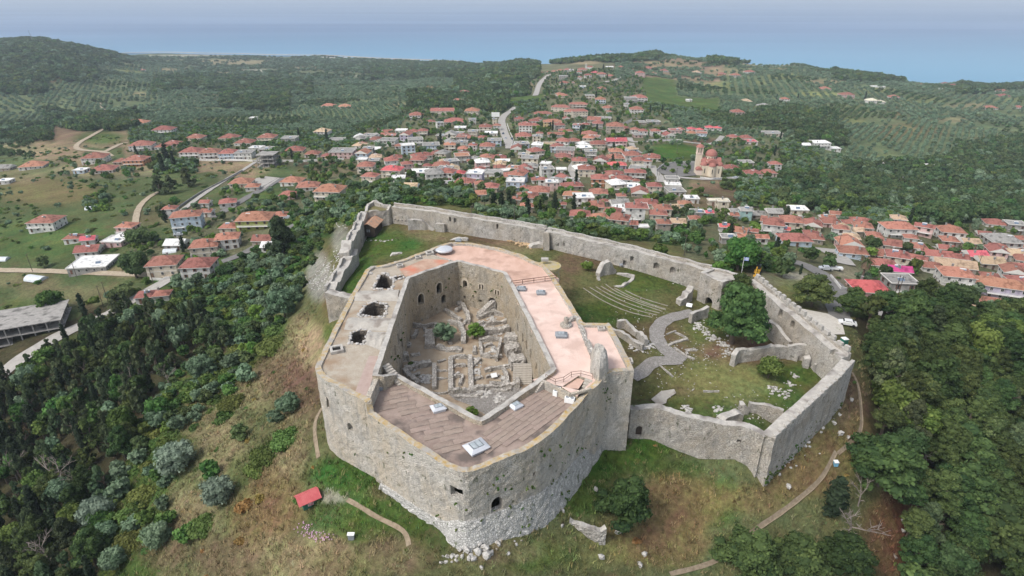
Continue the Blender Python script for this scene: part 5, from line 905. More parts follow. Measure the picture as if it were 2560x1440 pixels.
def house(px, py, wpx, st, wc, rk, rc, yaw=0, ratio=.75, base=True):
    g_ = G(px, py); depth = proj(*g_)[2]; W = wpx * depth / FPX; yr = R(yaw); w = W / (math.cos(yr) + ratio * abs(math.sin(yr))); w = max(3.5, min(w, 34)) * .98; d = max(3.2, min(w * ratio * 1.12, 15.))
    if w < 6: d = w * .9
    x = g_[0] + (-math.sin(yr)) * d / 2 * .9; y = g_[1] + math.cos(yr) * d / 2 * .9; z = float(min(Hg(x, y), g_[2] + .5)); z = max(z, g_[2] - .3); sh = 2.55; h = st * sh + .15
    root = empty('house', (x, y, z), yr)
    m_ = MB(); m_.box((0, 0, h / 2 - 1.5), (w, d, h + 3)); 
    if st > 1 and w > 7: m_.box((0, -d / 2 - .03, sh), (w * .98, .1, .18), mi=1)
    m_.build('wall', [MW[wc], M_EAVE], root)
    rise = min(w, d) / 2 * .42 + .3
    r_ = link('roof', roof_mesh(rk, w, d, .5, rise, MR[rc]), root, (0, 0, h)); 
    if rk != 'f' or random.random() < .4: link('chimney', CHIM, root, (random.uniform(-.3, .3) * w, random.choice((-.2, .25)) * d, h + (.3 if rk == 'f' else rise * .45)))
    small = wpx < 18
    wm = random.choice((WIN, WIN2)); used = []
    def put(me, lx, ly, lz, rz): link(me.name.split('.')[0], me, root, (lx, ly, lz), rz)
    if base:
        nf = max(1, min(5, int(w / 3.2))); dk = random.randrange(nf)
        for s_ in range(st):
            for i in range(nf):
                lx = (i + .5) / nf * w - w / 2
                if s_ == 0 and i == dk: put(DOOR, lx, -d / 2, 0, 0)
                elif not (small and s_ == 0): put(wm, lx, -d / 2, s_ * sh + 1.6, 0)
        side = 1 if (math.atan2(x, y) < -yr * -1 and False) or (proj(x + math.cos(yr), y + math.sin(yr), z)[0] > 0 and (yaw > 4 or (yaw > -4 and px < 1280))) else -1
        for s_ in range(st):
            for i in range(max(1, min(3, int(d / 3.6)))): put(wm, side * w / 2, (i + .5) / max(1, min(3, int(d / 3.6))) * d - d / 2, s_ * sh + 1.6, side * math.pi / 2)
        if st > 1 and w > 8 and random.random() < .75:
            bw = w * random.uniform(.4, .95); bx = random.choice((-1, 1, 0)) * (w - bw) / 2; b_ = MB(); b_.box((bx, -d / 2 - .65, sh - .02), (bw, 1.3, .16)); b_.box((bx, -d / 2 - 1.25, sh + .95), (bw, .07, .08))
            for k in range(int(bw / .45)): b_.box((bx - bw / 2 + k * .45, -d / 2 - 1.25, sh + .5), (.06, .05, .9))
            b_.build('balcony', M_RAIL, root)
        if rk == 'f' and st > 0 and random.random() < .5 or random.random() < .16: link('solar_heater', SOLAR, root, (random.uniform(-.2, .2) * w, -d * .18, h + (.15 if rk == 'f' else rise * .45)), random.uniform(-.2, .2))
    HOUSES.append(dict(o=root, x=x, y=y, w=w, d=d, st=st, wc=wc, rk=rk, rc=rc, wp=wpx, px=px, py=py)); return root
TAB = [  # origin x, origin y, scale, entries: x y width storeys wall roof yaw [ratio]
(900,240,8,"1130 470 300 2 w hr 8;1650 380 480 2 c gr 3 .4;1940 175 240 2 c hr 0;2230 385 300 2 c ho -5;1900 565 440 1 s hr 3 .6;1430 560 190 1 w hd 15;1610 635 170 2 w fk 20;570 770 240 1 w gr 20;820 740 230 1 w fw 0;1050 765 230 1 w hr -5;1265 800 200 2 c hr 5;560 830 330 1 c gr -10 .4;900 945 230 3 v gr -8 1.2;180 900 280 2 w fk -8;550 1010 350 2 w fk -5;1120 990 340 2 w fk 12;240 1135 290 1 w fw 0;40 1020 190 1 c hr 5;980 1180 310 3 b fw 15;1430 1110 380 2 b fk 10;790 1060 200 1 w hr 5;1620 850 240 1 s fk -10;2000 690 230 1 w fw 0;2100 870 340 1 w hr 20;1800 1100 240 2 c ho 5;2070 1120 230 1 c ho 0;2040 985 220 1 w fk 0;2250 1110 180 2 w hr -5;1270 1330 460 2 c hr 25 .5;2060 1220 240 1 w hd 0"),
(1200,240,8,"240 258 250 1 w hr 5;110 725 260 2 c hr 0;290 560 90 2 c fk 0;340 695 150 2 w hr 0;220 800 260 1 w fw 0;290 1010 280 2 b fk 0;910 745 270 3 w hr 0 .9;1080 600 200 2 w hr 0;1450 620 370 2 y ho 0 .5;1260 400 360 1 w hr 0 .45;870 860 320 1 c hr 0;850 1080 310 2 b fk 8;1130 985 160 3 c fk 0;1195 860 130 2 w hr 0;1160 1235 370 2 c hr 25;870 1240 240 1 c fk -8;990 1390 360 2 c fk -5;140 1130 310 2 w hr -3;110 1290 290 1 c hr -10;390 1310 310 1 y hr 5;1600 310 400 2 c hr -12 .45;1960 250 380 2 s hr -8 .4;1800 400 260 2 c hr -5 .7;2000 440 320 3 c hr 3 .5;2410 150 220 2 b ho -5;2450 490 360 1 c fk -8 .5;2270 575 310 2 s gr -15;2110 620 150 1 s hr 0;1650 745 150 1 w hr 0;1780 755 150 1 w hr -5;1520 825 330 1 w gd 0 .4;2180 825 340 1 w hr -8;1640 1025 310 2 w hr -15;1880 960 240 1 w hr 0;2360 1085 290 2 c hr 0;2110 1100 320 1 w fw 10;1700 1215 390 2 p fk -5;2210 1245 250 2 g fk -5;1985 1440 300 2 c hr -3;1650 1290 340 1 y hd -5"),
(900,380,8,"180 655 350 2 c hr -12;620 520 430 2 c he -8 .7;960 385 260 2 p hr 20;1340 350 180 1 w hr -5;1560 350 260 1 w hr -5;1720 345 150 1 w gw 5;1200 490 390 1 w fw 5;1700 570 380 2 w hr -10;770 605 280 1 w fw 5;2290 595 350 2 v fw -8;1860 330 330 2 g fk 20;1980 500 230 1 w he -5;2070 700 410 1 w hr -10;1680 650 160 1 w he -5;1750 720 220 1 s fk -5;1010 795 270 1 s gt -5;2430 725 270 1 c hr 10;2390 950 290 1 w go 10;2210 255 130 1 w gr 0;270 245 210 1 w fk 0;50 295 190 2 c fw 0"),
(1200,380,8,"390 385 230 1 w hr 0;450 270 290 1 w fw 0;720 565 480 1 c hr 3 .6;560 450 230 1 w fw 20;700 775 380 2 b fw -5;1160 640 240 1 w hr 5;1240 725 180 2 w hr -5;1430 785 260 2 p fw -3;1360 500 300 2 w fk 10;1630 430 200 1 w fw 0;910 810 220 1 w hr -5;1170 885 440 1 w hr -5;960 1010 410 1 w hd 0;730 1045 170 1 s gr -15;930 1200 260 1 s ho -5;1850 765 450 1 s hr 5 .5;1880 960 490 1 w ho -12 .5;2080 1110 400 2 w fw 3;2130 500 350 2 c hr -3;2390 700 360 2 a hr -5;2370 915 380 1 w hr -5;1640 1145 140 1 w hr -5;1990 1380 420 1 w hr -8;2420 1435 420 1 b ho 15;190 795 350 1 c hr -8"),
(1500,300,8,"290 285 380 3 s hr -8;700 300 180 2 w hr 0;860 330 180 2 w hr 0;1110 330 190 2 w hr 0;1610 240 170 1 w hr 0;1830 285 170 2 w he -3;1990 300 150 2 w he -3;2190 250 170 2 w he -3;2350 260 150 2 w he -3;330 545 420 2 p ge 3 .5;50 565 150 2 c hr 0;330 695 280 1 c ho 0;660 840 360 2 w hr 5;1050 825 370 1 w hr -5;330 830 340 1 c hr 0;790 950 280 2 c hr 0;945 965 150 2 w hr 0;340 970 380 1 v he -3 .5;700 1205 430 2 g hr -5 .5;280 1150 380 1 v hd -5 .5;430 1350 420 2 w hr -5 .5;1440 1340 270 2 g fk -3;720 1300 140 1 w hr 0;1060 85 250 1 g fk -3"),
(1500,440,8,"1080 375 290 2 c hr -3;940 645 460 1 c hr -5 .6;690 945 420 3 w hd -8 .7;1250 860 330 2 c hr 0;1150 975 360 2 c hr -8;1265 1165 270 2 s hr -3;1480 740 280 1 s gt 15;1690 655 280 1 w ho -10;1840 545 280 1 w fw -3;2250 590 160 1 c fc 0;2450 700 230 2 c fc -3;1950 835 270 1 g fk -5;1900 960 230 1 w hr -3;560 1070 370 1 w gr -5 .5;1560 1035 280 1 s gt -5 .5;420 660 390 1 g gk 10;90 600 150 1 s hd 0;430 490 180 1 w hr 0;870 1140 190 1 g fw 0;2180 835 110 1 w ge 0"),
(1800,480,8,"510 565 230 2 q gk -3;750 545 320 1 s gk -3 .6;300 480 180 1 s gk 0;1080 605 300 2 s gk -5;1560 545 360 2 c fw -5;280 570 160 1 s go 0;950 800 400 2 w gr -25;1280 860 210 1 w ge -20;1700 695 240 1 s go -5;2290 525 230 1 w gr -20;2160 625 270 1 s go -5;330 900 400 1 w go -30;650 1025 600 1 w go -5 .28;80 800 190 1 w ge -5;640 895 210 1 s gr -25;1530 1085 600 1 b hr -3 .65;160 1040 280 1 g fk -5"),
(2080,520,8,"560 380 500 1 w hr -20 .6;400 415 400 1 w hd -15 .6;500 560 230 1 s gt -5;1350 610 620 2 w ho -5 .6;1790 570 370 2 p gr -35 .5;1130 845 480 1 s gd -25;1560 700 280 1 w hr -20;1700 905 390 1 w hr -15;410 1015 590 1 b hr -15 .65;1190 1085 620 1 c hr -15 .6;990 1265 580 1 w hr -15 .6;1290 1385 560 1 g gm -12 .5;1620 1110 440 1 c hr -35 .4"),
(2240,520,4.8,"660 405 310 2 w ho -15;1200 245 270 1 w hr -20;1430 305 230 2 g fk -15;1050 375 160 1 s gd -20;1300 525 380 2 g hk -10;900 485 200 1 s gt -5;980 645 220 1 g ge -3;1450 695 280 2 w gt -15;1150 735 300 1 s gt -10;480 640 360 1 s gr -15 .5;700 665 300 1 s gr -20 .5;700 770 480 1 s gt -20 .5;720 965 400 2 w ho -15;430 785 240 1 w hr -15;1230 1090 600 2 v ho -22 .45;1270 1255 500 1 w hr -22 .45;1080 1345 400 1 s gt -22 .5;1400 805 280 1 s gr -10;1450 885 280 1 s gt -20;1500 435 140 1 s gr 0;60 1070 340 2 g fk -5"),
(0,0,1,"2180 746 86 1 p he -5 .8"),
(0,60,2.977,"1010 752 155 1 w ho 3;1210 822 150 2 w hr 3;1050 945 180 2 w hd 12;1440 867 120 1 c hr 0;1690 868 135 1 c hr -3;1810 905 130 1 w hr 0;1980 885 125 2 c hr 0;2390 838 115 2 w ht -5;2500 885 110 1 w fk 0;235 1082 190 1 w ho 15;700 1042 180 2 w hr 12;760 1112 180 1 w hr 12;1000 1062 160 2 a hr 5;900 1050 110 1 s hr 5;1270 912 105 1 c hr 0;1200 935 100 1 w hr 0;1415 998 150 2 w hr 3;1560 1003 150 2 w hr 10;1700 1008 140 2 b hr 8;1815 1008 130 2 w fk 3;1900 945 95 1 w fw 0;2150 892 105 2 g fk 0;2190 965 140 1 c hr 5;2320 992 105 1 w hr 0;2430 1008 75 1 y hr 0;2540 1003 180 2 p fk 0;1980 955 105 1 g fk 0;1785 1215 160 1 c ho 3;1880 1243 105 1 w ho 8;2160 1205 160 1 w ho -5;2290 1243 170 1 w hr 8;2440 1315 210 2 c ho -5;2140 1308 115 1 p hr 0;30 1095 100 1 s gk 5;30 1195 90 1 w fw 5;590 1114 85 1 b fw 0;1700 1363 140 1 w hr 20;1525 1365 70 1 w gr 0;560 390 20 1 w fw 0;1050 350 40 1 w ho 0;1430 405 28 1 w hk 0;1880 712 50 1 w fw 0;2440 622 100 1 w ho 0;2560 628 100 1 w ho 0"),
(0,480,2.977,"320 298 200 2 w hd 3;940 335 130 2 p ho -3;900 385 150 1 p fw -5;840 412 160 1 p fw -3;1270 195 100 2 w hr 8;1400 290 230 3 b ho 15 .6;1540 185 75 1 w gr 0;1890 285 260 2 n ho 5 .7;2080 215 115 1 w ho 5;540 385 120 1 w hr 8;660 395 110 1 w ge 15;650 485 180 1 w gr 12;660 605 300 1 g fw 8;1220 630 240 2 c hd 10;1530 490 220 2 c ho 12;1700 430 190 2 w ho 15;1700 305 125 1 c ho 0;1470 650 230 2 w hr 5;1090 830 150 1 w hd 12;1210 818 120 1 w hr 12;1950 405 135 1 s gd 0;2010 455 120 1 w gw 0;1300 435 140 1 g gw 0"),
(1640,100,2.77,"285 242 55 2 w ht 0;60 222 55 1 w hr 0;460 252 50 2 a hr 0;553 262 70 2 w hr 0;650 238 70 2 w hr 0;1175 348 75 1 c ho 0;895 432 55 2 w ho 0;1545 332 85 1 w fw 0;1325 402 95 2 p hr 0;1500 442 70 2 w hc 0;1560 442 60 1 w hc 0;1655 408 70 1 w hr 0;1835 322 70 1 a ho 0;1935 307 28 1 c ho 0;2010 308 45 1 b hr 0;2070 322 60 1 p hr 0;2405 362 75 1 w hr 0;2415 397 75 1 s hr 0;2320 482 95 1 w hr 0;2520 477 55 1 w hr 0;755 472 85 1 s hk 0;630 437 75 1 s ht 0;570 527 85 2 s hr 0;810 668 130 1 c fk 0;540 692 75 1 y hr 0;630 698 85 1 c hr 0;660 724 85 1 w fe 0;1145 753 120 2 w fw 0;1240 773 75 1 w fw 0;1040 748 55 1 g gw 0;525 913 100 1 c hr 0;630 873 90 1 g fk 0;680 953 110 1 c hr 0;785 948 100 1 c hr 0;825 905 80 2 w hr 0;230 427 38 1 w fw 0;1320 913 70 1 g fk 0;1540 873 65 1 g fk 0;1900 898 110 1 w fw 0;1700 972 62 1 b fw 0;15 583 30 1 g fk 0;1975 345 20 1 w fw 0"),
(1320,140,8,"240 372 170 1 w hr 0;200 413 120 1 w hr 0;420 345 90 1 c ho 0;520 335 110 1 c ho 0;650 318 140 1 c ho 0;790 325 130 2 w hr 0;865 325 90 2 w fw 0;1090 325 190 2 c hr 0;1030 374 100 2 w hr 0;1040 485 85 2 w hr 0;1200 445 140 2 w hr 0;1350 364 150 1 w he 0;1480 425 180 2 w hr 0;1650 434 150 1 s hr 0;710 463 170 2 g fk 0;730 573 180 1 w hr 0;905 562 55 1 w ho 0;1100 643 120 1 b fw 0;690 834 210 1 c ho 0;1240 872 180 2 c fk 0;1480 684 165 1 g hr 0;1610 1085 220 1 w hr 0;1620 1155 90 1 w hr 0;2230 912 320 2 w hr 0;2060 924 240 2 g fk 0;1970 1044 100 2 w fk 0;2180 1155 260 2 w hr 0;2250 423 180 3 p hr 0;2420 273 180 1 w hr 0;2520 373 110 1 w ho 0;1640 243 150 1 w fw 0;1860 253 140 1 w ho 0"),
(800,100,2.977,"1070 413 78 2 p hr 0;1780 415 50 1 w ho 0;640 200 30 1 w ho 0;730 205 50 1 c ho 0;900 200 60 1 w fw 0;1160 180 30 1 w ho 0;400 147 60 1 w fw 0;300 140 60 1 w fw 0;180 137 60 1 w fw 0;620 152 60 1 w fw 0;500 152 50 1 w ho 0;30 132 50 1 w fw 0;90 135 40 1 w fw 0;240 139 50 1 w fw 0;350 144 50 1 w fw 0;450 149 50 1 w fw 0;560 153 60 1 w ho 0;680 154 50 1 w fw 0;955 198 40 1 w fw 0;1110 180 30 1 c ho 0;690 218 120 1 s hr 0"),
]
for ox, oy, s, txt in TAB:
    for e_ in txt.split(';'):
        t_ = e_.split(); house(ox + float(t_[0]) / s, oy + float(t_[1]) / s, float(t_[2]) / s, int(t_[3]), t_[4], t_[5][0], t_[5][1], float(t_[6]), float(t_[7]) if len(t_) > 7 else .78)
# further tightly packed houses between those above
_hp = [(895,345),(1260,300),(1560,300),(1770,345),(1720,470),(1700,590),(1560,590),(1470,520),(1230,480),(1000,440),(880,440)]; rr = np.random.default_rng(5); nf_ = 0
for _ in range(2500):
    px, py = rr.uniform(880, 1770), rr.uniform(300, 590)
    if not in_poly(np.array([px]), np.array([py]), _hp)[0] or (1600 < px < 1800 and 350 < py < 460): continue
    g_ = G(px, py); 
    if any(math.hypot(h['x'] - g_[0], h['y'] - g_[1]) < (h['w'] + 9) * .56 for h in HOUSES) or min(float(np.linalg.norm(p - np.array(g_[:2]), axis=1).min()) - w / 2 for p, w in ROADS) < 5: continue
    house(px, py, rr.uniform(8, 12.5) * FPX / proj(*g_)[2], int(rr.choice((1, 1, 2))), str(rr.choice(list('wwccgspb'))), str(rr.choice(list('hhgf'))), str(rr.choice(list('rrrodtkw'))), float(rr.uniform(-20, 20)), .9); 
    if HOUSES[-1]['rk'] == 'f' and HOUSES[-1]['rc'] not in 'kwc': HOUSES[-1]['o'].children[1].data.materials[0] = MR['k']; HOUSES[-1]['rc'] = 'k'
    nf_ += 1
    if nf_ > 85: break
_hp2 = [(1900,580),(2180,560),(2300,570),(2560,620),(2560,800),(2450,790),(2300,700),(2120,650),(1960,620)]; n2_ = 0
for _ in range(1500):
    px, py = rr.uniform(1900, 2560), rr.uniform(560, 800)
    if not in_poly(np.array([px]), np.array([py]), _hp2)[0] or (2380 < px < 2470 and 690 < py < 770): continue
    g_ = G(px, py)
    if any(math.hypot(h['x'] - g_[0], h['y'] - g_[1]) < (h['w'] + 9) * .54 for h in HOUSES) or min(float(np.linalg.norm(p - np.array(g_[:2]), axis=1).min()) - w / 2 for p, w in ROADS) < 4: continue
    house(px, py, rr.uniform(7, 11) * FPX / proj(*g_)[2], int(rr.choice((1, 1, 2))), str(rr.choice(list('wcps'))), str(rr.choice(list('hg'))), str(rr.choice(list('rrrot'))), float(rr.uniform(-25, -8)), .9); n2_ += 1
    if n2_ > 26: break
print('filler', nf_)
# ------------------------------------------------------------------ unique labels by look, then by landmark
LM = {'the domed church': (1780,440), 'the tall green house': (635,575), 'the long pale main street': (1262,325), 'the gate tower': (1800,700), 'the unfinished concrete frame building': (60,830), 'the hilltop bell gable': (1465,175),
      'the gravel parking area': (2060,800), 'the pink red-roofed hall': (1541,367), 'the cypress trio': (1255,525), 'the dirt track loop': (230,350), 'the dark conifer clump': (430,470), 'the walled gravel yard': (665,458), 'the palm tree': (2150,690),
      'the white van': (2318,735), 'the turquoise house': (1863,550), 'the blue-walled house': (1530,560), 'the far olive slope': (2100,240), 'the round-roofed polytunnel': (92,700), 'the straight east road': (2380,630), 'the low tiled row by the wood': (2465,795), 'the corner bastion': (930,500)}
LMW = {k: G(*v)[:2] for k, v in LM.items()}
def side_of(ax, ay, lx, ly):
    pa = proj(ax, ay, -40); pl = proj(lx, ly, -40); dx, dy = pa[0] - pl[0], (pa[1] - pl[1]) * 1.8
    return ('right of' if dx > 0 else 'left of') if abs(dx) > abs(dy) else ('below' if dy > 0 else 'above')
ORD = ['', 'second ', 'third ', 'fourth ', 'fifth ', 'sixth ', 'seventh ', 'eighth ', 'ninth ', 'tenth ', 'eleventh ', 'twelfth ']
def unique_labels(items, desc, noun):
    """desc(item) -> look; groups alike looks by nearest landmark and side, then ranks by distance"""
    from collections import defaultdict
    g = defaultdict(list)
    for it in items:
        lm, (lx, ly) = min(LMW.items(), key=lambda kv: (kv[1][0] - it['x']) ** 2 + (kv[1][1] - it['y']) ** 2); g[(desc(it), side_of(it['x'], it['y'], lx, ly), lm)].append((math.hypot(lx - it['x'], ly - it['y']), it))
    for (ds, sd_, lm), L in g.items():
        L.sort(key=lambda t: t[0])
        for k, (_, it) in enumerate(L):
            it['o']['label'] = (f"{ds}, " if len(L) == 1 else f"{ds}, {(ORD[k] if k < len(ORD) else str(k + 1) + 'th ')}nearest ") + f"{sd_} {lm}"
def hdesc(h):
    size = 'small ' if h['w'] < 7 else ('long ' if h['w'] > 17 else ''); st = {1: 'low', 2: 'two-storey', 3: 'three-storey'}[h['st']]; rf = {'h': 'hipped', 'g': 'pitched', 'f': 'flat'}[h['rk']]
    return f"{size}{WALLC[h['wc']][1]} {st} house, {rf} {ROOFC[h['rc']][2]} roof"
unique_labels(HOUSES, hdesc, 'house')
for h in HOUSES:
    nm = 'shed' if h['w'] < 7 and h['st'] == 1 else ('bungalow' if h['st'] == 1 else ('apartment_building' if h['st'] == 3 or h['w'] > 18 else 'house')); h['o'].name = nm; h['o']['category'] = nm.replace('_', ' '); h['o']['group'] = nm.replace('_', ' ') + 's of the hillside village'; h['o']['label'] = h['o']['label'].replace('house', nm.replace('_', ' '), 1)
# ------------------------------------------------------------------ domed church
M_CH = mat('church_plaster', (.56, .48, .36), (.62, .55, .44), .8, 5, .9, rnd=0); M_CHP = mat('church_red_tiles', (.29, .115, .095), (.37, .17, .14), 1.5, 5, .8, .3); M_CHW = mat('church_trim', (.66, .52, .44), (.70, .58, .50), 2)
g_ = G(1777, 441); CH = empty('church', g_, R(-6), label='cream church with a red dome and a tall bell tower', cat='church'); sc_ = proj(*g_)[2] * 61 / FPX / 18.5
def ch(m_, name, mt): o = m_.build(name, mt, CH); o.scale = (sc_,) * 3; return o
m_ = MB(); m_.box((0, 9, 3.5), (14.5, 18, 9)); m_.box((0, 8, 9.2), (7.5, 12, 3.2)); m_.lathe([(4.1, 9.5), (4.1, 14.2), (0, 14.2)], 12, (0, 9, 0)); ch(m_, 'wall', M_CH)
m_ = MB(); m_.lathe([(4.5, 14.1), (4.4, 15.2), (3.9, 16.5), (2.8, 17.7), (1.4, 18.4), (0, 18.6)], 20, (0, 9, 0)); m_.bar((0, 9, 18.5), (0, 9, 19.8), .1); m_.bar((-.5, 9, 19.3), (.5, 9, 19.3), .1); ch(m_, 'dome', M_CHP)
m_ = MB()
for s_ in (-1, 1):
    for y_ in (1.5, 15): m_.lathe([(3.0, 8.0), (2.7, 9.2), (1.8, 10.3), (0, 10.9)], 12, (s_ * 5.6, y_ + 1.2, 0))
def barrel(m_, cx, cy, r, z0, L, along='y', n=10, th=.3):
    V = []
    for i in range(n + 1):
        a = math.pi * i / n
        for e in (-L / 2, L / 2): V.append((cx + r * math.cos(a), cy + e, z0 + r * math.sin(a) * .8) if along == 'y' else (cx + e, cy + r * math.cos(a), z0 + r * math.sin(a) * .8))
    return m_.add(V, [(2 * i, 2 * i + 1, 2 * i + 3, 2 * i + 2) for i in range(n)] + [tuple(range(0, 2 * n + 2, 2)), tuple(range(2 * n + 1, 0, -2))])
barrel(m_, 0, 5, 3.9, 9.6, 11); barrel(m_, 0, 9, 3.9, 9.4, 14.8, 'x'); m_.lathe([(2.9, 8.0), (2.6, 9.1), (1.6, 10.0), (0, 10.4)], 12, (0, -.2, 0)); ch(m_, 'roof', M_CHP)
m_ = MB(); m_.lathe([(2.8, -2), (2.8, 8.0), (0, 8.0)], 12, (0, .2, 0)); ch(m_, 'apse', M_CH)
m_ = MB()
for x_ in (-5.2, 0, 5.2): m_.box((x_, -.15 if x_ else -2.65, 4.2), (.5, .3, 3.6))
for i in range(12): a = 2 * math.pi * i / 12; m_.box((4.15 * math.cos(a), 9 + 4.15 * math.sin(a), 11.9), (.2, .6, 2.6), a)
ch(m_, 'window', M_PANE)
TD = -3.2; m_ = MB(); m_.box((-9, 8.5, 8 + TD), (4.2, 4.2, 20)); ch(m_, 'bell_tower', M_CH)
m_ = MB(); m_.box((-9, 8.5, 18.4 + TD), (4.7, 4.7, .4)); m_.box((-9, 8.5, 23.3 + TD), (4.6, 4.6, .5))
for a_ in (-1.9, 0, 1.9):
    for b_ in (-1.9, 1.9): m_.box((-9 + a_, 8.5 + b_, 20.8 + TD), (.6, .6, 4.6)); 
for b_ in (-1.9, 1.9):
    m_.box((-9 + b_, 8.5, 20.8 + TD), (.6, .6, 4.6))
ch(m_, 'belfry', M_CHW)
m_ = MB().lathe([(3.3, 23.5), (1.9, 25), (.6, 25.6), (0, 26)], 8, (-9, 8.5, TD)); m_.bar((-9, 8.5, 26 + TD), (-9, 8.5, 27.6 + TD), .1); ch(m_, 'tower_roof', M_CHP)
m_ = MB().box((-9, 2.5, 1.6), (4.2, 5, 5.6)); ch(m_, 'porch', M_CHW); m_ = barrel(MB(), -9, 2.4, 2.4, 4.4, 5.2); ch(m_, 'porch_roof', M_CHP)
# hilltop chapel with bell gable
g_ = G(1475, 175); e_ = empty('chapel', g_, R(-20), label='small white chapel with a slender arched bell gable on the hilltop', cat='chapel'); s0 = proj(*g_)[2] / FPX
MB().box((0, 0, 2.5), (16 * s0 * .8, 9, 7)).build('wall', MW['w'], e_); link('roof', roof_mesh('g', 16 * s0 * .8, 9, .4, 2.4, MR['r']), e_, (0, 0, 6))
m_ = MB(); 
for a_ in (-1.4, 1.4): m_.box((-9 + a_, 0, 7), (.9, .9, 9))
m_.box((-9, 0, 11.4), (3.7, .9, .9)); m_.box((-9, 0, 3.5), (3.7, 1.2, 7)); m_.build('bell_gable', MW['w'], e_)
# ------------------------------------------------------------------ unfinished concrete buildings
M_RAWC = mat('raw_concrete', (.26, .25, .235), (.36, .345, .32), .7, 7, .95, .3, 3, col3=(.13, .125, .115), s3=.3)
def frame(px, py, nx, ny, floors, rz, lab, bay=4.5, fh=3.2):
    g_ = G(px, py); e_ = empty('concrete_frame', g_, rz, label=lab, cat='unfinished building'); col_ = MB().box((0, 0, fh / 2), (.4, .4, fh)).mesh('column', M_RAWC)
    for f_ in range(floors + 1):
        MB().box((0, ny * bay / 2, f_ * fh + .1), (nx * bay + 1.6, ny * bay + 1.6, .3)).build('slab', M_RAWC, e_)
        if f_ < floors:
            for i in range(nx + 1):
                for j in range(ny + 1): link('column', col_, e_, (i * bay - nx * bay / 2, j * bay, f_ * fh + .2))
    MB().box((0, ny * bay * .6, fh), (nx * bay * .9, .25, 2 * fh)).build('back_wall', M_RAWC, e_)
frame(25, 862, 8, 4, 2, R(25), 'long two-storey unfinished concrete building frame at the left edge', 4.2, 3.3)
frame(666, 418, 3, 3, 3, R(0), 'unfinished concrete frame house with open floors among red roofs', 3.8, 2.9)
# ------------------------------------------------------------------ yard walls, polytunnels, vehicles, poles
def yardwall(px, h_, t_, mt, lab): 
    p = resample(np.array([G(*q)[:2] for q in px]), 2.5); z = Hg(p[:, 0], p[:, 1]); o = link('garden_wall', wall_mesh('garden_wall', np.c_[p, z + h_, z - .5], t_, mt, 1, 2.5, .0, .0, row=1.5)); return tag(o, lab, 'wall', 'garden walls in the village')
yardwall([(460,400),(520,403),(575,402),(632,404)], 1.6, .3, MW['w'], 'long white boundary wall under the row of red-roofed houses')
yardwall([(700,405),(760,405),(860,400)], 1.6, .3, MW['w'], 'white boundary wall right of the unfinished concrete frame house')
yardwall([(1645,452),(1641,440),(1641,428),(1660,413),(1690,408),(1738,407)], 1.3, .3, MW['w'], 'curved white parapet round the church square')
yardwall([(1750,446),(1780,450),(1812,449)], 1.2, .3, MW['w'], 'white kerb wall in front of the church')
yardwall([(1850,450),(1900,447),(1937,444)], 1.3, .3, MW['w'], 'white fence wall below the houses right of the church')
yardwall([(445,522),(500,485),(570,449),(607,428)], 1.2, .3, MW['g'], 'pale wall along the diagonal lane')
yardwall([(1622,352),(1685,351),(1705,353)], 1.4, .3, MW['w'], 'white wall on the green field edge above the church')
yardwall([(1277,372),(1284,350),(1272,322),(1268,310)], 1.0, .4, MW['w'], 'white kerb along the right side of the main street')
yardwall([(2074,694),(2100,726),(2116,728)], 1.2, .3, MW['w'], 'white wall along the road above the parking area')
yardwall([(2255,706),(2330,745)], .8, .4, MW['s'], 'low stone kerb beside the white van')
yardwall([(370,700),(415,702),(425,697)], 1.1, .3, MW['w'], 'white balustrade wall at the corner house on the left road')
M_PLAS = mat('tunnel_film', (.50, .54, .56), (.60, .64, .66), 1.5, 3, .4)
def tunnel(px, py, L, r, rz, lab):
    g_ = G(px, py); o = barrel(MB(), 0, 0, r, 0, L, 'x', 12).build('polytunnel', M_PLAS, None, loc=g_, rz=rz); return tag(o, lab, 'polytunnel')
tunnel(92, 700, 9, 2.6, R(-15), 'grey round-roofed polytunnel in the field by the dirt road'); tunnel(226, 523, 4.5, 2.2, 0, 'small white dome tent in the dark field'); tunnel(10, 650, 4.5, 2, 0, 'small pale polytunnel at the far left edge'); tunnel(427, 630, 6, 2, R(10), 'white tunnel canopy beside the orange-roofed house')
M_TYRE = mat('tyre', (.02, .02, .02), (.03, .03, .03), 3)
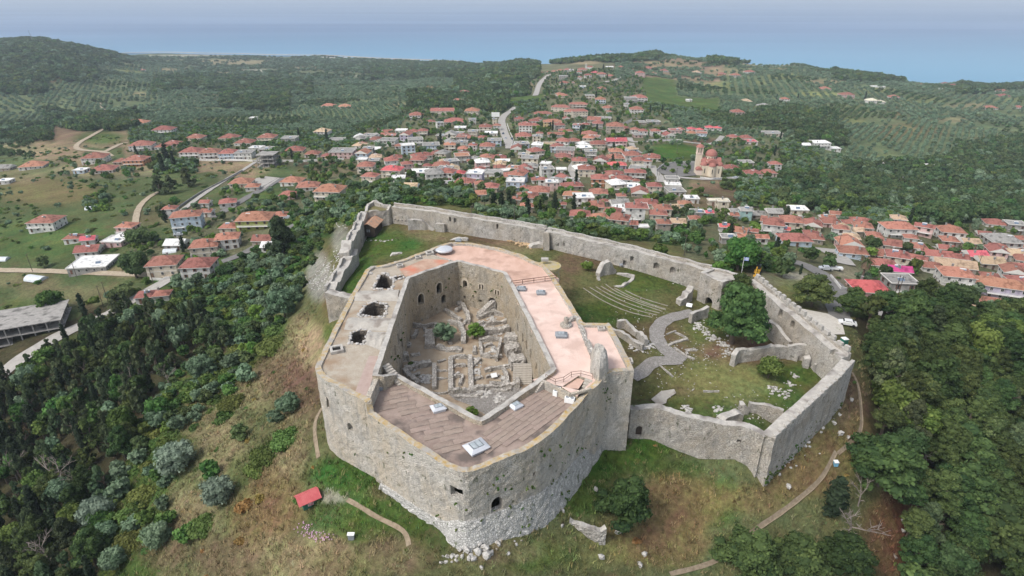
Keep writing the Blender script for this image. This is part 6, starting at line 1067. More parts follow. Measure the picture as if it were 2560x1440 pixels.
def car(px, py, rz, colr, lab, kind='car', s=1.):
    g_ = G(px, py); e_ = empty('parked_' + kind, (g_[0], g_[1], g_[2] + .3), rz, label=lab, cat=kind, group='parked vehicles'); mt = mat('car_paint_' + colr[1], colr[0], tuple(c * .9 for c in colr[0]), 2, 2, .25, spec=.6); m_ = MB(); w_ = .88 * s; 
    prof = [(-2.2,.3),(-2.2,.85),(-1.3,1.0),(-.7,1.45),(.9,1.48),(1.6,1.0),(2.15,.85),(2.2,.3)] if kind == 'car' else ([(-2.4,.35),(-2.4,1.15),(-1.7,1.35),(-1.1,2.0),(2.3,2.05),(2.4,1.8),(2.4,.35)] if kind == 'van' else [(-2.5,.4),(-2.5,1.0),(-1.6,1.1),(-1.1,1.7),(.1,1.72),(.3,1.05),(2.5,1.05),(2.5,.4)])
    k = len(prof); V = [(x * s, -w_ * (1 if z < 1.1 else .82), z * s) for x, z in prof] + [(x * s, w_ * (1 if z < 1.1 else .82), z * s) for x, z in prof]; m_.add(V, [(i, i + k, (i + 1) % k + k, (i + 1) % k) for i in range(k)] + [tuple(range(k)), tuple(range(2 * k - 1, k - 1, -1))]); m_.build('body', mt, e_)
    g = MB(); 
    if kind == 'car': g.box((0.1, 0, 1.22), (1.5, 1.6, .3)); g.box((-1.0, 0, 1.22), (.35, 1.4, .3)); g.box((1.28, 0, 1.24), (.3, 1.4, .3))
    else: g.box((-1.35, 0, 1.65), (.45, 1.45, .5)); g.box((-.6, 0, 1.65), (.8, 1.62, .4))
    g.build('windscreen', M_PANE, e_)
    wh = MB().bar((0, -.1, 0), (0, .1, 0), .34 * s, 12).mesh('wheel', M_TYRE)
    for x_ in (-1.4, 1.4):
        for y_ in (-1, 1): link('wheel', wh, e_, (x_ * s, y_ * w_, .32))
    return e_
WH = ((.74, .75, .75), 'white'); SI = ((.42, .45, .48), 'silver'); RD = ((.30, .02, .03), 'red'); BL = ((.05, .08, .12), 'dark')
car(2117, 814, R(-20), WH, 'white car half under the pines at the parking area'); car(2063, 676, R(-12), SI, 'silver saloon car at the head of the east road'); car(2086, 676, R(-12), WH, 'white pickup truck parked beside the silver saloon', 'truck')
car(2318, 729, R(-15), WH, 'white van on the bare plot below the grey flat roof', 'van', 1.15); car(2355, 623, R(-8), SI, 'silver car on the pale lane by the pink house'); car(2396, 631, R(-5), RD, 'red car behind the silver car on the pale lane'); car(1838, 447, R(0), SI, 'grey car at the kerb right of the church')
car(1021, 436, R(10), WH, 'white car in front of the long white-roofed building'); car(961, 457, R(20), WH, 'white car below the bright red roofed apartment house'); car(540, 642, R(15), SI, 'silver car beside the cream orange-roofed house'); car(447, 590, R(10), SI, 'silver car in the field lane below the blue house'); car(390, 603, R(20), BL, 'dark car under the trees of the field lane')
car(1258, 336, R(85), BL, 'dark car at the lower left of the main street'); car(1264, 348, R(85), SI, 'silver car on the left kerb of the main street'); car(1280, 349, R(85), BL, 'dark car on the right side of the main street'); car(1278, 413, R(80), BL, 'dark car beside the flat white roofs'); car(720, 548, R(10), SI, 'grey car by the orange shed roof'); car(2395, 600, 0, WH, 'white car above the red-roofed row') if False else None
# yellow digger under the trees
g_ = G(1893, 683); e_ = empty('digger', g_, R(60), label='yellow digger parked under the trees beside the gate tower', cat='digger'); M_YEL = mat('digger_yellow', (.55, .30, .03), (.6, .34, .05), 2)
MB().box((0, 0, 1.0), (3.2, 1.6, .9)).build('body', M_YEL, e_); MB().box((.5, 0, 2.0), (1.4, 1.4, 1.3)).build('cab', M_PANE, e_); MB().bar((-1.6, 0, 1.3), (-3.0, 0, 3.2), .18).bar((-3.0, 0, 3.2), (-4.2, 0, 1.0), .14).build('arm', M_YEL, e_); MB().box((-4.2, 0, .7), (.7, 1.0, .6)).build('bucket', M_YEL, e_)
for x_ in (-1, 1.1):
    for y_ in (-.9, .9): MB().bar((x_, y_ - .2, .5), (x_, y_ + .2, .5), .55, 12).build('wheel', M_TYRE, e_)
M_POLE = mat('pole_wood', (.07, .06, .05), (.12, .10, .08), 3); POLES = []
for (px, py, h_) in ((193,696,9),(258,765,9),(270,755,9),(82,680,9),(384,712,8),(553,640,8),(531,645,8),(435,410,9),(2230,760,10),(2238,762,10),(1983,668,8),(1983,600,8),(2092,632,8),(2297,660,8),(2325,745,8),(1700,520,8),(1810,545,8),(1690,450,8),(1648,440,8),(1578,580,7),(1449,545,8),(1300,450,8),(1241,430,8),(1180,560,7),(1286,560,7),(1165,470,7),(988,385,8),(925,360,8),(1692,385,8),(1665,360,8),(1350,330,8),(1228,310,8),(2440,680,8),(1710,640,8),(2030,560,8)):
    g_ = G(px, py); o = MB().bar((0, 0, -.5), (0, 0, h_), .14, 6, .1).box((0, 0, h_ - .5), (1.6, .1, .12)).build('utility_pole', M_POLE, None, loc=g_, rz=random.uniform(-1, 1)); tag(o, None, 'utility pole', 'utility poles of the village'); POLES.append(dict(o=o, x=g_[0], y=g_[1]))
unique_labels(POLES, lambda p: 'thin dark utility pole', 'pole')
# billboard on the main street, mast on the left hill
g_ = G(1239, 300); e_ = empty('billboard', g_, 0, label='white billboard frame beside the main street', cat='billboard'); MB().box((0, 0, 6), (9, .3, 5)).build('panel', M_WHT, e_); MB().bar((-2, 0, 0), (-2, 0, 4), .15).build('leg', M_LEAD, e_); MB().bar((2, 0, 0), (2, 0, 4), .15).build('leg', M_LEAD, e_)
g_ = G(82, 104); o = MB().bar((0, 0, 0), (-3, 0, 32), .7, 6, .4).build('radio_mast', M_LEAD, None, loc=g_); tag(o, 'thin radio mast on top of the left hill', 'mast')
# seaside hotel strip and far beach
M_BEACH = mat('beach_sand', (.40, .34, .27), (.48, .42, .34), .02)
road('beach', [P(x, y, -194)[:2] for x, y in ((300,133),(450,135),(600,138),(800,141),(950,149),(1150,156))], 35, M_BEACH, .5, 25, True)
# ------------------------------------------------------------------ vegetation
def leafmat(name, dark, light, hue=.05, val=.28):
    m, n, l, b = nodes(name); MATS[name] = m; b.inputs['Roughness'].default_value = .8; b.inputs['Specular IOR Level'].default_value = .15
    geo = n.new('ShaderNodeNewGeometry'); oi = n.new('ShaderNodeObjectInfo'); cr = n.new('ShaderNodeValToRGB'); e = cr.color_ramp.elements
    e[0].position = .1; e[0].color = rgb(dark); e[1].position = .9; e[1].color = rgb(light); at2 = n.new('ShaderNodeAttribute'); at2.attribute_name = 'tone'; mm_ = n.new('ShaderNodeMix'); mm_.data_type = 'FLOAT'; mm_.inputs[0].default_value = .55; l.new(geo.outputs['Random Per Island'], mm_.inputs[2]); l.new(at2.outputs['Fac'], mm_.inputs[3]); l.new(mm_.outputs[0], cr.inputs[0])
    mr = n.new('ShaderNodeMapRange'); mr.inputs[3].default_value = 1 - val; mr.inputs[4].default_value = 1 + val; l.new(oi.outputs['Random'], mr.inputs[0])
    f = n.new('ShaderNodeMath'); f.operation = 'MULTIPLY'; f.inputs[1].default_value = 13.7; l.new(oi.outputs['Random'], f.inputs[0]); g = n.new('ShaderNodeMath'); g.operation = 'FRACT'; l.new(f.outputs[0], g.inputs[0])
    m2 = n.new('ShaderNodeMapRange'); m2.inputs[3].default_value = .5 - hue; m2.inputs[4].default_value = .5 + hue; l.new(g.outputs[0], m2.inputs[0])
    hs = n.new('ShaderNodeHueSaturation'); l.new(cr.outputs[0], hs.inputs['Color']); l.new(mr.outputs[0], hs.inputs['Value']); l.new(m2.outputs[0], hs.inputs['Hue']); l.new(hs.outputs[0], b.inputs['Base Color'])
    tr = n.new('ShaderNodeBsdfTranslucent'); l.new(hs.outputs[0], tr.inputs[0]); ms = n.new('ShaderNodeMixShader'); ms.inputs[0].default_value = .25; l.new(b.outputs[0], ms.inputs[1]); l.new(tr.outputs[0], ms.inputs[2]); l.new(ms.outputs[0], n['Material Output'].inputs[0]); return m
LM_ = dict(pine=leafmat('pine_needles', (.032,.060,.023), (.115,.165,.052), .035, .34), dpine=leafmat('dark_conifer_needles', (.042,.068,.036), (.13,.17,.08), .035, .34), olive=leafmat('olive_leaves', (.085,.145,.08), (.225,.31,.195), .02, .22), broad=leafmat('green_leaves', (.045,.095,.022), (.15,.23,.06), .04, .3),
           dark=leafmat('dark_green_leaves', (.035,.07,.025), (.12,.175,.07), .035, .32), cyp=leafmat('cypress_leaves', (.016,.03,.017), (.045,.066,.034), .01, .2), bush=leafmat('scrub_leaves', (.06,.105,.022), (.17,.23,.07), .05, .3), gorse=leafmat('yellow_scrub_leaves', (.24,.15,.04), (.36,.26,.10), .03, .2),
           grey=leafmat('grey_olive_leaves', (.13,.18,.13), (.29,.36,.27), .01, .12), bright=leafmat('bright_green_leaves', (.07,.14,.02), (.19,.30,.07), .02, .2), red=leafmat('red_bush_leaves', (.10,.03,.03), (.20,.08,.07), .02, .2))
M_TRUNK = mat('bark', (.09, .07, .055), (.16, .13, .10), 3, 5, 1, .4); M_DEADW = mat('dead_wood', (.20, .17, .15), (.30, .26, .23), 3, 4, 1)
def crown(kind, seed, lod):
    """unit crown: radius about 1, sitting from z=0 up; many small leaf faces over lumpy clumps"""
    r2 = np.random.default_rng(seed * 17 + lod); np_ = {0: 64, 1: 24, 2: 8}[lod]; nl = {0: 60, 1: 26, 2: 14}[lod]
    sz = {0: .05, 1: .10, 2: .21}[lod]
    if kind in ('pine', 'dpine') and lod == 0: np_, nl, sz = 95, 64, .036
    if kind == 'cyp': np_ = {0: 40, 1: 16, 2: 7}[lod]
    t = r2.uniform(0, 2 * math.pi, np_); k = np.arange(np_) / np_
    if kind == 'dpine':
        hh = r2.uniform(0, 1, np_) ** 1.2; rr = np.sqrt(r2.uniform(0, 1, np_)) * (1 - hh * .85) * .85; C = np.c_[rr * np.cos(t), rr * np.sin(t), .15 + hh * 1.5]; pr = r2.uniform(.12, .26, np_) * (1.1 - .4 * hh); squ = (1, 1, .8)
    elif kind == 'pine':
        u = r2.uniform(0, 1, np_) ** .6; hh = r2.uniform(0, 1, np_); rr = u * (1 - .55 * hh ** 1.5) * r2.uniform(.7, 1.0, np_); C = np.c_[rr * np.cos(t), rr * np.sin(t), .25 + hh * .95 + .1 * r2.normal(0, 1, np_)]; pr = r2.uniform(.13, .30, np_); squ = (1, 1, .58)
    elif kind == 'cyp':
        C = np.c_[.25 * np.cos(t) * (1 - k), .25 * np.sin(t) * (1 - k), .3 + k * 7.4]; pr = .62 * np.sin(np.pi * (.18 + .8 * k)) ** .8 + .12; squ = (1, 1, 1.6)
    elif kind in ('bush', 'gorse'):
        u = np.sqrt(r2.uniform(0, 1, np_)) * .78; C = np.c_[u * np.cos(t), u * np.sin(t), .12 + .35 * (1 - u) * r2.uniform(.3, 1.2, np_)]; pr = r2.uniform(.18, .34, np_); squ = (1, 1, .8)
    else:
        u = np.sqrt(r2.uniform(0, 1, np_)) * .68; z = r2.uniform(0, 1, np_); u = u * np.sqrt(1 - (2 * z - 1) ** 2 * .6); C = np.c_[u * np.cos(t), u * np.sin(t), .30 + z * .85]; pr = r2.uniform(.17, .36, np_); squ = (1, 1, .85)
    if lod == 2: pr = pr * 1.35
    d = r2.normal(0, 1, (np_, nl, 3)); d[..., 2] = np.abs(d[..., 2]) * 1.0 - .35; d /= np.linalg.norm(d, axis=2)[..., None]; pos = C[:, None] + d * pr[:, None, None] * np.array(squ) * r2.uniform(.78, 1.12, (np_, nl, 1)); nr = d + r2.normal(0, .45, d.shape); nr /= np.linalg.norm(nr, axis=2)[..., None]
    a = np.cross(nr, r2.normal(0, 1, d.shape)); a /= np.linalg.norm(a, axis=2)[..., None] + 1e-9; b = np.cross(nr, a); s = sz * r2.uniform(.6, 1.5, (np_, nl, 1)) * (1.5 if kind == 'cyp' else 1)
    V = np.stack([pos - a * s - b * s * .7, pos + a * s - b * s * .5, pos + a * s * .4 + b * s, pos - a * s * .8 + b * s * .8], 2).reshape(-1, 3); F = np.arange(len(V)).reshape(-1, 4)
    bm = bmesh.new(); bmesh.ops.create_icosphere(bm, subdivisions=1, radius=1); ic = np.array([v.co[:] for v in bm.verts]); fc = np.array([[v.index for v in f.verts] for f in bm.faces]); bm.free()
    VV = [V]; FF = []; o = len(V)
    for c, r in zip(C, pr): VV.append(ic * r * .80 * np.array(squ) * r2.uniform(.85, 1.1, (len(ic), 1)) + c); FF.append(fc + o); o += len(ic)
    me = bpy.data.meshes.new('crown'); V = np.concatenate(VV).astype(np.float32); T = np.concatenate(FF); me.vertices.add(len(V)); me.vertices.foreach_set('co', V.ravel())
    li = np.r_[F.ravel(), T.ravel()]; ls = np.r_[np.arange(0, F.size, 4), F.size + np.arange(0, T.size, 3)]; me.loops.add(len(li)); me.loops.foreach_set('vertex_index', li.astype(np.int32)); me.polygons.add(len(ls)); me.polygons.foreach_set('loop_start', ls.astype(np.int32))
    me.polygons.foreach_set('use_smooth', np.zeros(len(ls), bool)); me.update(calc_edges=True); me.materials.append(LM_[kind]); tn = r2.uniform(0, 1, np_); ta = me.attributes.new('tone', 'FLOAT', 'POINT'); ta.data.foreach_set('value', np.r_[np.repeat(tn, nl * 4), np.repeat(tn * .6, len(ic))].astype(np.float32)); return me
SHAPE = dict(pine='pine', dpine='pine', olive='round', broad='round', dark='round', cyp='cyp', bush='bush', gorse='bush', grey='round', bright='round', red='bush')
CR = {}
def crowns(kind, lod):
    if (kind, lod) not in CR: CR[(kind, lod)] = [crown(kind, s + len(kind) * 3, lod) for s in range({0: 3, 1: 4, 2: 3}[lod])]
    return CR[(kind, lod)]
def trunk_mesh(h, r, lean=.1):
    m_ = MB(); m_.bar((0, 0, -1), (lean, 0, h * .6), r, 7, r * .7); m_.bar((lean, 0, h * .6), (lean * 1.5, .1, h), r * .7, 6, r * .3)
    for i in range(4): a = i * 1.7; m_.bar((lean, 0, h * (.45 + .1 * i)), (lean + math.cos(a) * h * .3, math.sin(a) * h * .3, h * (.75 + .08 * i)), r * .4, 5, r * .12)
    return m_.mesh('trunk', M_TRUNK)
TR = [trunk_mesh(1, .06, .05), trunk_mesh(1, .08, .12)]
NAME = dict(pine='pine_tree', dpine='conifer_tree', olive='olive_tree', broad='broadleaf_tree', dark='broadleaf_tree', cyp='cypress_tree', bush='bush', gorse='bush', grey='olive_tree', bright='broadleaf_tree', red='bush')
TREES = []   # candidates x y z kind radius height0 (trunk) aspect
def cand(x, y, kind, r, th, asp=1., z=None, forced=False, label=None): TREES.append([x, y, float(Hg(x, y)) if z is None else z, kind, r, th, asp, forced, label])
# exclusion tests
HX = np.array([[h['x'], h['y'], math.hypot(h['w'], h['d']) / 2 * .86 + .9] for h in HOUSES]); RP = np.concatenate([np.c_[p[:, :2], np.full(len(p), w / 2 + 1.6)] for p, w in ROADS])
CASTLE = np.array([P(*q)[:2] for q in ((795,900,6),(808,735,0),(850,605,0),(905,520,4),(935,492,4),(1363,560,4),(1780,655,3),(1880,672,4),(2000,770,4),(2150,870,-2),(2145,905,-4),(1915,1110,-6),(1893,1195,-9),(1700,1125,-6),(1580,1095,-5),(1540,1080,-4),(1395,1265,-4),(1230,1360,-2),(1165,1380,-1),(1100,1350,-1),(930,1190,-2),(812,1115,-3))])
from mathutils import kdtree
def kd(A):
    k = kdtree.KDTree(len(A)); [k.insert((a[0], a[1], 0), i) for i, a in enumerate(A)]; k.balance(); return k
KH, KR = kd(HX), kd(RP); extra = np.array([[*G(1777,438)[:2], 16], [*G(25,850)[:2], 24], [*G(666,412)[:2], 9], [*G(92,700)[:2], 6]])
def blocked(x, y, r):
    for _, i, d in KH.find_n((x, y, 0), 3):
        if d < HX[i, 2] + r * .35: return True
    _, i, d = KR.find((x, y, 0)); 
    if d < RP[i, 2] + r * .5: return True
    for (_, i, d) in KR.find_n((x, y, 0), 2):
        if d < RP[i, 2]: return True
    return any(math.hypot(x - e[0], y - e[1]) < e[2] for e in extra)
def lattice(sp, rmin, rmax, rot=0., jit=.35):
    n_ = int(rmax * 1.1 / sp); i = np.arange(-n_, n_ + 1) * sp; X, Y = np.meshgrid(i, np.arange(0, 2 * n_) * sp - 60); X = X + rng.uniform(-jit, jit, X.shape) * sp; Y = Y + rng.uniform(-jit, jit, X.shape) * sp
    c, s = math.cos(rot), math.sin(rot); X, Y = X * c - Y * s, X * s + Y * c; r = np.hypot(X, Y); ok = (r >= rmin) & (r < rmax) & (np.abs(np.arctan2(X, Y)) < R(54)) & (Y > 5); return X[ok], Y[ok]
def region(classes, sp, rmin, rmax, prob, fn, rot=0., jit=.35):
    X, Y = lattice(sp, rmin, rmax, rot, jit); Z = Hg(X, Y); k_, px, py = cover_at(X, Y, Z); codes = [K.index(c) for c in classes]; ok = np.isin(k_, codes) & (rng.random(len(X)) < prob(X, Y) if callable(prob) else np.isin(k_, codes) & (rng.random(len(X)) < prob)) & (Z > -193.5)
    ri = np.clip(np.searchsorted(RR, np.hypot(X, Y)) - 1, 0, GN0 - 1); ti = np.clip(np.searchsorted(TH, np.arctan2(X, Y)) - 1, 0, GN1 - 1); lum = GCOL[ri, ti].sum(1); ok &= ~((lum > .46) & (rng.random(len(X)) < .88) & np.isin(k_, [K.index(c) for c in 'owcr']))
    ok &= (px > -420) & (px < 2980) & (py < 1700) & ~in_poly(X, Y, CASTLE)
    for x, y, z in zip(X[ok], Y[ok], Z[ok]): fn(float(x), float(y), float(z))
def pick(*opts): r_ = random.random(); a = 0; 
def f_p(x, y, z):
    left = x < 0; r = random.uniform(2.8, 4.6); 
    if blocked(x, y, r): return
    q = random.random()
    if left: cand(x, y, 'cyp' if q < .12 else ('dpine' if q < .52 else ('pine' if q < .84 else ('broad' if q < .96 else 'olive'))), 1.3 if q < .12 else r * (.75 if q < .52 else .9), 0 if q < .12 else random.uniform(.5, 2.5), 1. if q < .12 else (random.uniform(1.2, 1.9) if q < .52 else random.uniform(1., 1.5)), z)
    else: cand(x, y, 'pine' if q < .87 else ('dark' if q < .94 else ('broad' if q < .965 else 'dpine')), r * random.uniform(.85, 1.45), random.uniform(2.5, 6.5), random.uniform(.7, 1.2), z)
def f_w(x, y, z):
    s = 1 if math.hypot(x, y) < 1100 else 1.9; r = random.uniform(3.2, 5.6) * s
    if s == 1 and blocked(x, y, r): return
    cand(x, y, 'dark' if random.random() < .8 else random.choice(('broad', 'olive', 'dark')), r, 1, random.uniform(.9, 1.3) / (1 if s == 1 else 1.3), z)
def f_o(x, y, z):
    s = 1 if math.hypot(x, y) < 1100 else 1.6; r = random.uniform(2.2, 3.2) * s
    if s == 1 and blocked(x, y, r): return
    cand(x, y, 'dark' if (sn(np.array([x]), np.array([y]), 1 / 100., 2.)[0] > .42 or random.random() < .05) else 'olive', r, .6, random.uniform(.85, 1.1) / (1 if s == 1 else 1.25), z)
def f_v(x, y, z):
    r = random.uniform(1.2, 3.3)
    if blocked(x, y, r): return
    q = random.random(); cand(x, y, 'broad' if q < .42 else ('olive' if q < .62 else ('dark' if q < .86 else ('bush' if q < .92 else ('bright' if q < .985 else 'cyp')))), r if q < .985 else 1.2, .6, random.uniform(.9, 1.3) if q < .985 else random.uniform(.7, 1.1), z)
def f_b(x, y, z):
    r = random.uniform(1.4, 3.3)
    if blocked(x, y, r): return
    q = random.random()
    if math.hypot(x, y) < 150 and q > .5: cand(x, y, 'bush' if q < .85 else 'broad', r * .8, 0, random.uniform(.6, .9), z); return
    cand(x, y, 'olive' if q < .30 else ('broad' if q < .5 else ('bush' if q < .74 else ('dark' if q < .96 else 'bright'))), r, .2, random.uniform(.75, 1.15), z)
def f_g(x, y, z):
    r = random.uniform(.8, 2.4)
    if blocked(x, y, r): return
    cand(x, y, random.choice(('bush', 'bush', 'broad', 'olive')), r, .1, random.uniform(.6, 1.), z)
def f_f(x, y, z): cand(x, y, random.choice(('bush', 'bush', 'gorse')), random.uniform(.35, .9), 0, random.uniform(.6, 1.), z)
region('p', 4.5, 40, 420, .88, f_p)
region('w', 6.6, 150, 1100, .93, f_w); region('w', 12.5, 1100, 3400, .93, f_w)
grove = lambda X, Y: np.where(sn(X, Y, 1 / 60., 7.) > -.55, .93, .25)
gA = lambda X, Y: np.where(sn(X, Y, 1 / 170., 11.) > 0, grove(X, Y), 0); gB = lambda X, Y: np.where(sn(X, Y, 1 / 170., 11.) > 0, 0, grove(X, Y))
for g_f, ra, rb in ((gA, .35, -.3), (gB, -.62, .85)): region('o', 7.8, 150, 1100, g_f, f_o, ra, .07); region('o', 14, 1100, 3000, g_f, f_o, rb, .06)
region('r', 9, 300, 2600, .85, f_o, .5, .08); region('c', 13, 500, 3300, lambda X, Y: np.where(sn(X, Y, 1 / 110., 2.) > -.2, .85, .15), lambda x, y, z: cand(x, y, random.choice(('dark', 'olive', 'dark')), random.uniform(4, 8), 1, .8, z))
region('v', 5.6, 100, 1400, lambda X, Y: np.where(Y > 330, .36, .5), f_v)
def pb(X, Y):
    px, py, _ = proj(X, Y, Hg(X, Y)); near = (np.hypot(X, Y) < 210) & (X < 0) & (px > 775 - (py - 740) * .92); belt = sn(X * .8 + Y * .6, Y * .25, 1 / 9., 3.) > -.05; return np.where(near, np.where(belt, .85, .12), .92)
region('b', 3.7, 60, 900, pb, f_b); region('gdk', 6.5, 60, 800, lambda X, Y: np.where(sn(X, Y, 1 / 22., 5.) > .2, .75, .12), f_g)
region('f', 2.6, 45, 170, .05, f_f)
# hand-placed trees: crown centre px, py, radius px, kind, aspect, label
SP_TR = [(1850,785,70,'pine',1.15,'huge dark pine standing inside the bailey by the east wall'),(1843,728,46,'pine',1.0,'upper part pine rising behind the huge bailey pine'),(1925,920,33,'broad',1.0,'round green bush alone on the bailey lawn'),(1778,803,14,'broad',.9,'small bush at the left foot of the bailey pine'),
(1110,836,27,'olive',1.1,'pale feathery tree in the middle of the courtyard ruins'),(1188,828,22,'bright',1.0,'bright green fig tree in the courtyard'),(1178,1022,17,'bright',.8,'green shrub in the narrow front end of the courtyard'),(1025,898,8,'broad',1.,'small flowering shrub against the west courtyard wall'),
(1469,664,15,'bright',1.0,'small bright green sapling on the bailey lawn'),(1940,812,17,'red',.8,'heap of dead reddish brush behind the leaning ruin wall'),(1570,1255,66,'pine',.95,'round dark pine on the slope right of the keep'),
(439,1147,46,'grey',1.,'largest pale grey-green olive on the left slope'),(544,1230,42,'grey',1.,'pale grey olive below the largest one'),(240,1283,42,'grey',1.,'pale olive at the edge of the dark left wood'),(720,1009,30,'olive',1.,'olive bush uphill near the keep foot'),(690,1044,22,'olive',.9,'small olive bush just below another near the keep'),
(615,937,28,'olive',1.,'light olive bush high on the left slope'),(502,919,34,'olive',1.,'broad olive bush at the wood edge'),(397,1024,34,'broad',1.1,'dark green tree at the wood edge'),(600,1082,24,'dark',1.,'dark round bush beside the scrub mass'),(521,1177,27,'broad',1.,'green bush above the grey olive'),
(665,1120,40,'bush',1.,'large low green scrub mass on the slope'),(715,1080,38,'bush',1.,'low dark green scrub near the keep corner path'),(640,1160,30,'bush',1.,'low scrub below the large green mass'),(577,994,34,'bush',1.1,'steep green scrub patch'),(560,1030,26,'bush',1.,'green scrub under the steep patch'),(300,1178,27,'olive',1.,'olive bush beside the dead trunks'),
(292,1232,24,'olive',.9,'smaller olive bush beside the dead trunks'),(461,1339,27,'broad',1.,'green bush near the bottom left'),(506,1300,38,'bush',1.,'dark green scrub under the grey olive'),(356,1225,40,'bush',1.,'green scrub left of the largest grey olive'),(322,1340,40,'bush',1.,'green scrub low on the left slope'),(615,1256,24,'gorse',1.,'orange yellow scrub below the shrine slope'),(600,1346,14,'gorse',1.,'small orange scrub clump'),(650,1240,16,'gorse',1.,'orange scrub right of the larger clump'),
(336,661,36,'dark',1.1,'dark round tree beside the flat-roofed bungalow'),(702,594,42,'dpine',1.1,'tall dark conifer above the hillside olives'),(705,758,40,'olive',1.1,'large olive tree beside the castle scree'),(685,848,44,'bush',.8,'long dark green bush below the keep west wall'),(343,594,30,'dark',.9,'dark spreading tree beside the pink stepped house'),(312,729,27,'dark',.9,'dark bush in the field beside the road'),(124,755,30,'broad',1.2,'tall green tree by the concrete frame'),(107,655,18,'dark',1.,'round tree alone in the left field'),
(395,468,30,'cyp',0,None),(2035,722,46,'pine',.9,'broad pine with bare branches by the access road'),(2132,752,36,'pine',1.,'round pine right of the access road'),(1854,633,48,'broad',1.,'big bright-leaved tree behind the gate tower'),(1885,650,26,'dark',1.2,'dark tree right of the big bright tree'),(1958,669,24,'dark',1.2,'dark conifer right of the digger'),(2186,717,14,'pine',.7,'little umbrella pine in front of the pink house'),(2373,703,12,'red',1.2,'red-leaved tree on the bare plot'),(1650,635,26,'broad',1.,'green tree behind the north-east wall'),(2412,740,24,'bright',1.,'bright green round tree below the bare plot'),
(2215,1150,88,'pine',.85,'large leaning pine beside the path right of the south-east wall'),(2400,1120,80,'pine',.9,'big light green pine in the right wood'),(2420,1230,88,'pine',.9,'big pine at the right wood edge'),(2500,1330,95,'pine',.9,'big pine in the lower right corner'),(2240,860,60,'pine',.9,'pine above the portable toilet'),(2330,940,70,'pine',.9,'dark pine in the upper right wood'),(1880,1385,75,'pine',.7,'broad pine at the bottom edge'),(1990,1390,70,'pine',.75,'second broad pine at the bottom edge'),(2110,1385,70,'pine',.8,'pine with bare branches at the bottom edge'),(2360,1410,60,'pine',.8,'pine at the very bottom right of the bare gap'),(2230,985,55,'broad',1.,'broadleaf tree at the wood edge by the footpath')]
for (px, py, rp, kd_, asp, lab) in SP_TR:
    rp *= 1.14
    if kd_ == 'cyp': continue
    x0, y0, z0 = G(px, py); r = rp * proj(x0, y0, z0)[2] / FPX; incourt = in_poly(np.array([x0]), np.array([y0]), _kp)[0] or 990 < px < 1210 and 800 < py < 1040
    if incourt: x0, y0, z0 = P(px, py, 3.5); r = rp * proj(x0, y0, z0)[2] / FPX; cand(x0, y0, kd_, r, .4, asp, 1.5, True, lab); continue
    th = .3 * r if kd_ in ('pine', 'dpine') and r > 4 else (.0 if SHAPE[kd_] == 'bush' else .15 * r); hc = th + r * asp * .6; x0, y0, z0 = G(px, py, hc); d_ = proj(x0, y0, z0 + hc)[2]; cand(x0, y0, kd_, rp * d_ / FPX, th, asp, z0, True, lab)
SLOPE = [t for t in TREES if t[7] and t[8]]
CYP = [(410,433,50),(418,403,44),(435,416,40),(748,345,26),(818,355,32),(1102,361,32),(1096,361,20),(1124,360,26),(1234,523,46),(1254,526,46),(1272,518,44),(1319,540,46),(1350,536,38),(1365,541,26),(1386,533,55),(1719,575,24),(1961,566,54),(1938,640,50),(2000,686,28),(2026,223,12),(1994,248,14),(1923,241,13),(1941,248,13),(2161,252,22),(2078,1285,118),(60,1180,110),(25,1150,110),(100,1300,110),(95,1090,95),(1490,432,16),(1197,212,16),(1190,210,14),(1265,195,12),(2048,222,9)]
for (px, py, hp) in CYP: x0, y0, z0 = G(px, py); hm = hp * proj(x0, y0, z0)[2] / FPX * 1.12; q_ = 2.1 if px == 2078 else (1.35 if hp > 40 else 1.); cand(x0, y0, 'cyp', hm / 8.3 * q_, 0, 1. / q_, z0, True, None)
for (px, py, rp, lb_) in ((402,470,26,'left dark conifer of the clump of three above the lane'),(430,468,24,'middle dark conifer of the clump of three above the lane'),(470,452,26,'right dark conifer of the clump of three above the lane')): x0, y0, z0 = G(px, py + 15); cand(x0, y0, 'dpine', rp * proj(x0, y0, z0)[2] / FPX, 1, 1.0, z0, True, lb_)
# sort into individual things and masses
for t in TREES:
    w_ = proj(t[0], t[1], t[2] + t[4] * .5); t.append(t[4] * FPX / max(w_[2], 5)); t.append(-30 < w_[0] < 2590 and -20 < w_[1] < 1480)
GK = dict(pine='pine', dpine='conifer', olive='olive', grey='olive', broad='broad', dark='broad', bright='broad', cyp='cyp', bush='bush', gorse='bush', red='bush')
byk = {}
for t in TREES: byk.setdefault(GK[t[3]], []).append(t)
things, rest = [], {}
for k, L in byk.items():
    L.sort(key=lambda t: (-t[7], -(t[9] if t[10] else -1))); cut = [t for t in L if t[10]][:290]; ids = set(map(id, cut)); things += cut; rest[k] = [t for t in L if id(t) not in ids]
LMW.update({'the big bailey pine': G(1850,830)[:2], 'the shrine': G(773,1262)[:2], 'the triangular wall stump': G(1470,1340)[:2], 'the portable toilet': G(2107,866)[:2], 'the south wall corner': G(1893,1192)[:2], 'the blue bin': G(2088,1164)[:2], 'the grey road bend': G(425,692)[:2], 'the keep west wall': G(770,900)[:2], 'the bare gap in the pines': G(2250,1300)[:2]})
TT = []
LOOK = dict(pine='dark green pine tree', dpine='dark blue-green conifer', olive='silvery olive tree', grey='pale grey olive tree', broad='green leafy tree', dark='dark green leafy tree', bright='bright green leafy tree', cyp='dark slender cypress', bush='low green bush', gorse='orange-yellow scrub', red='reddish bush')
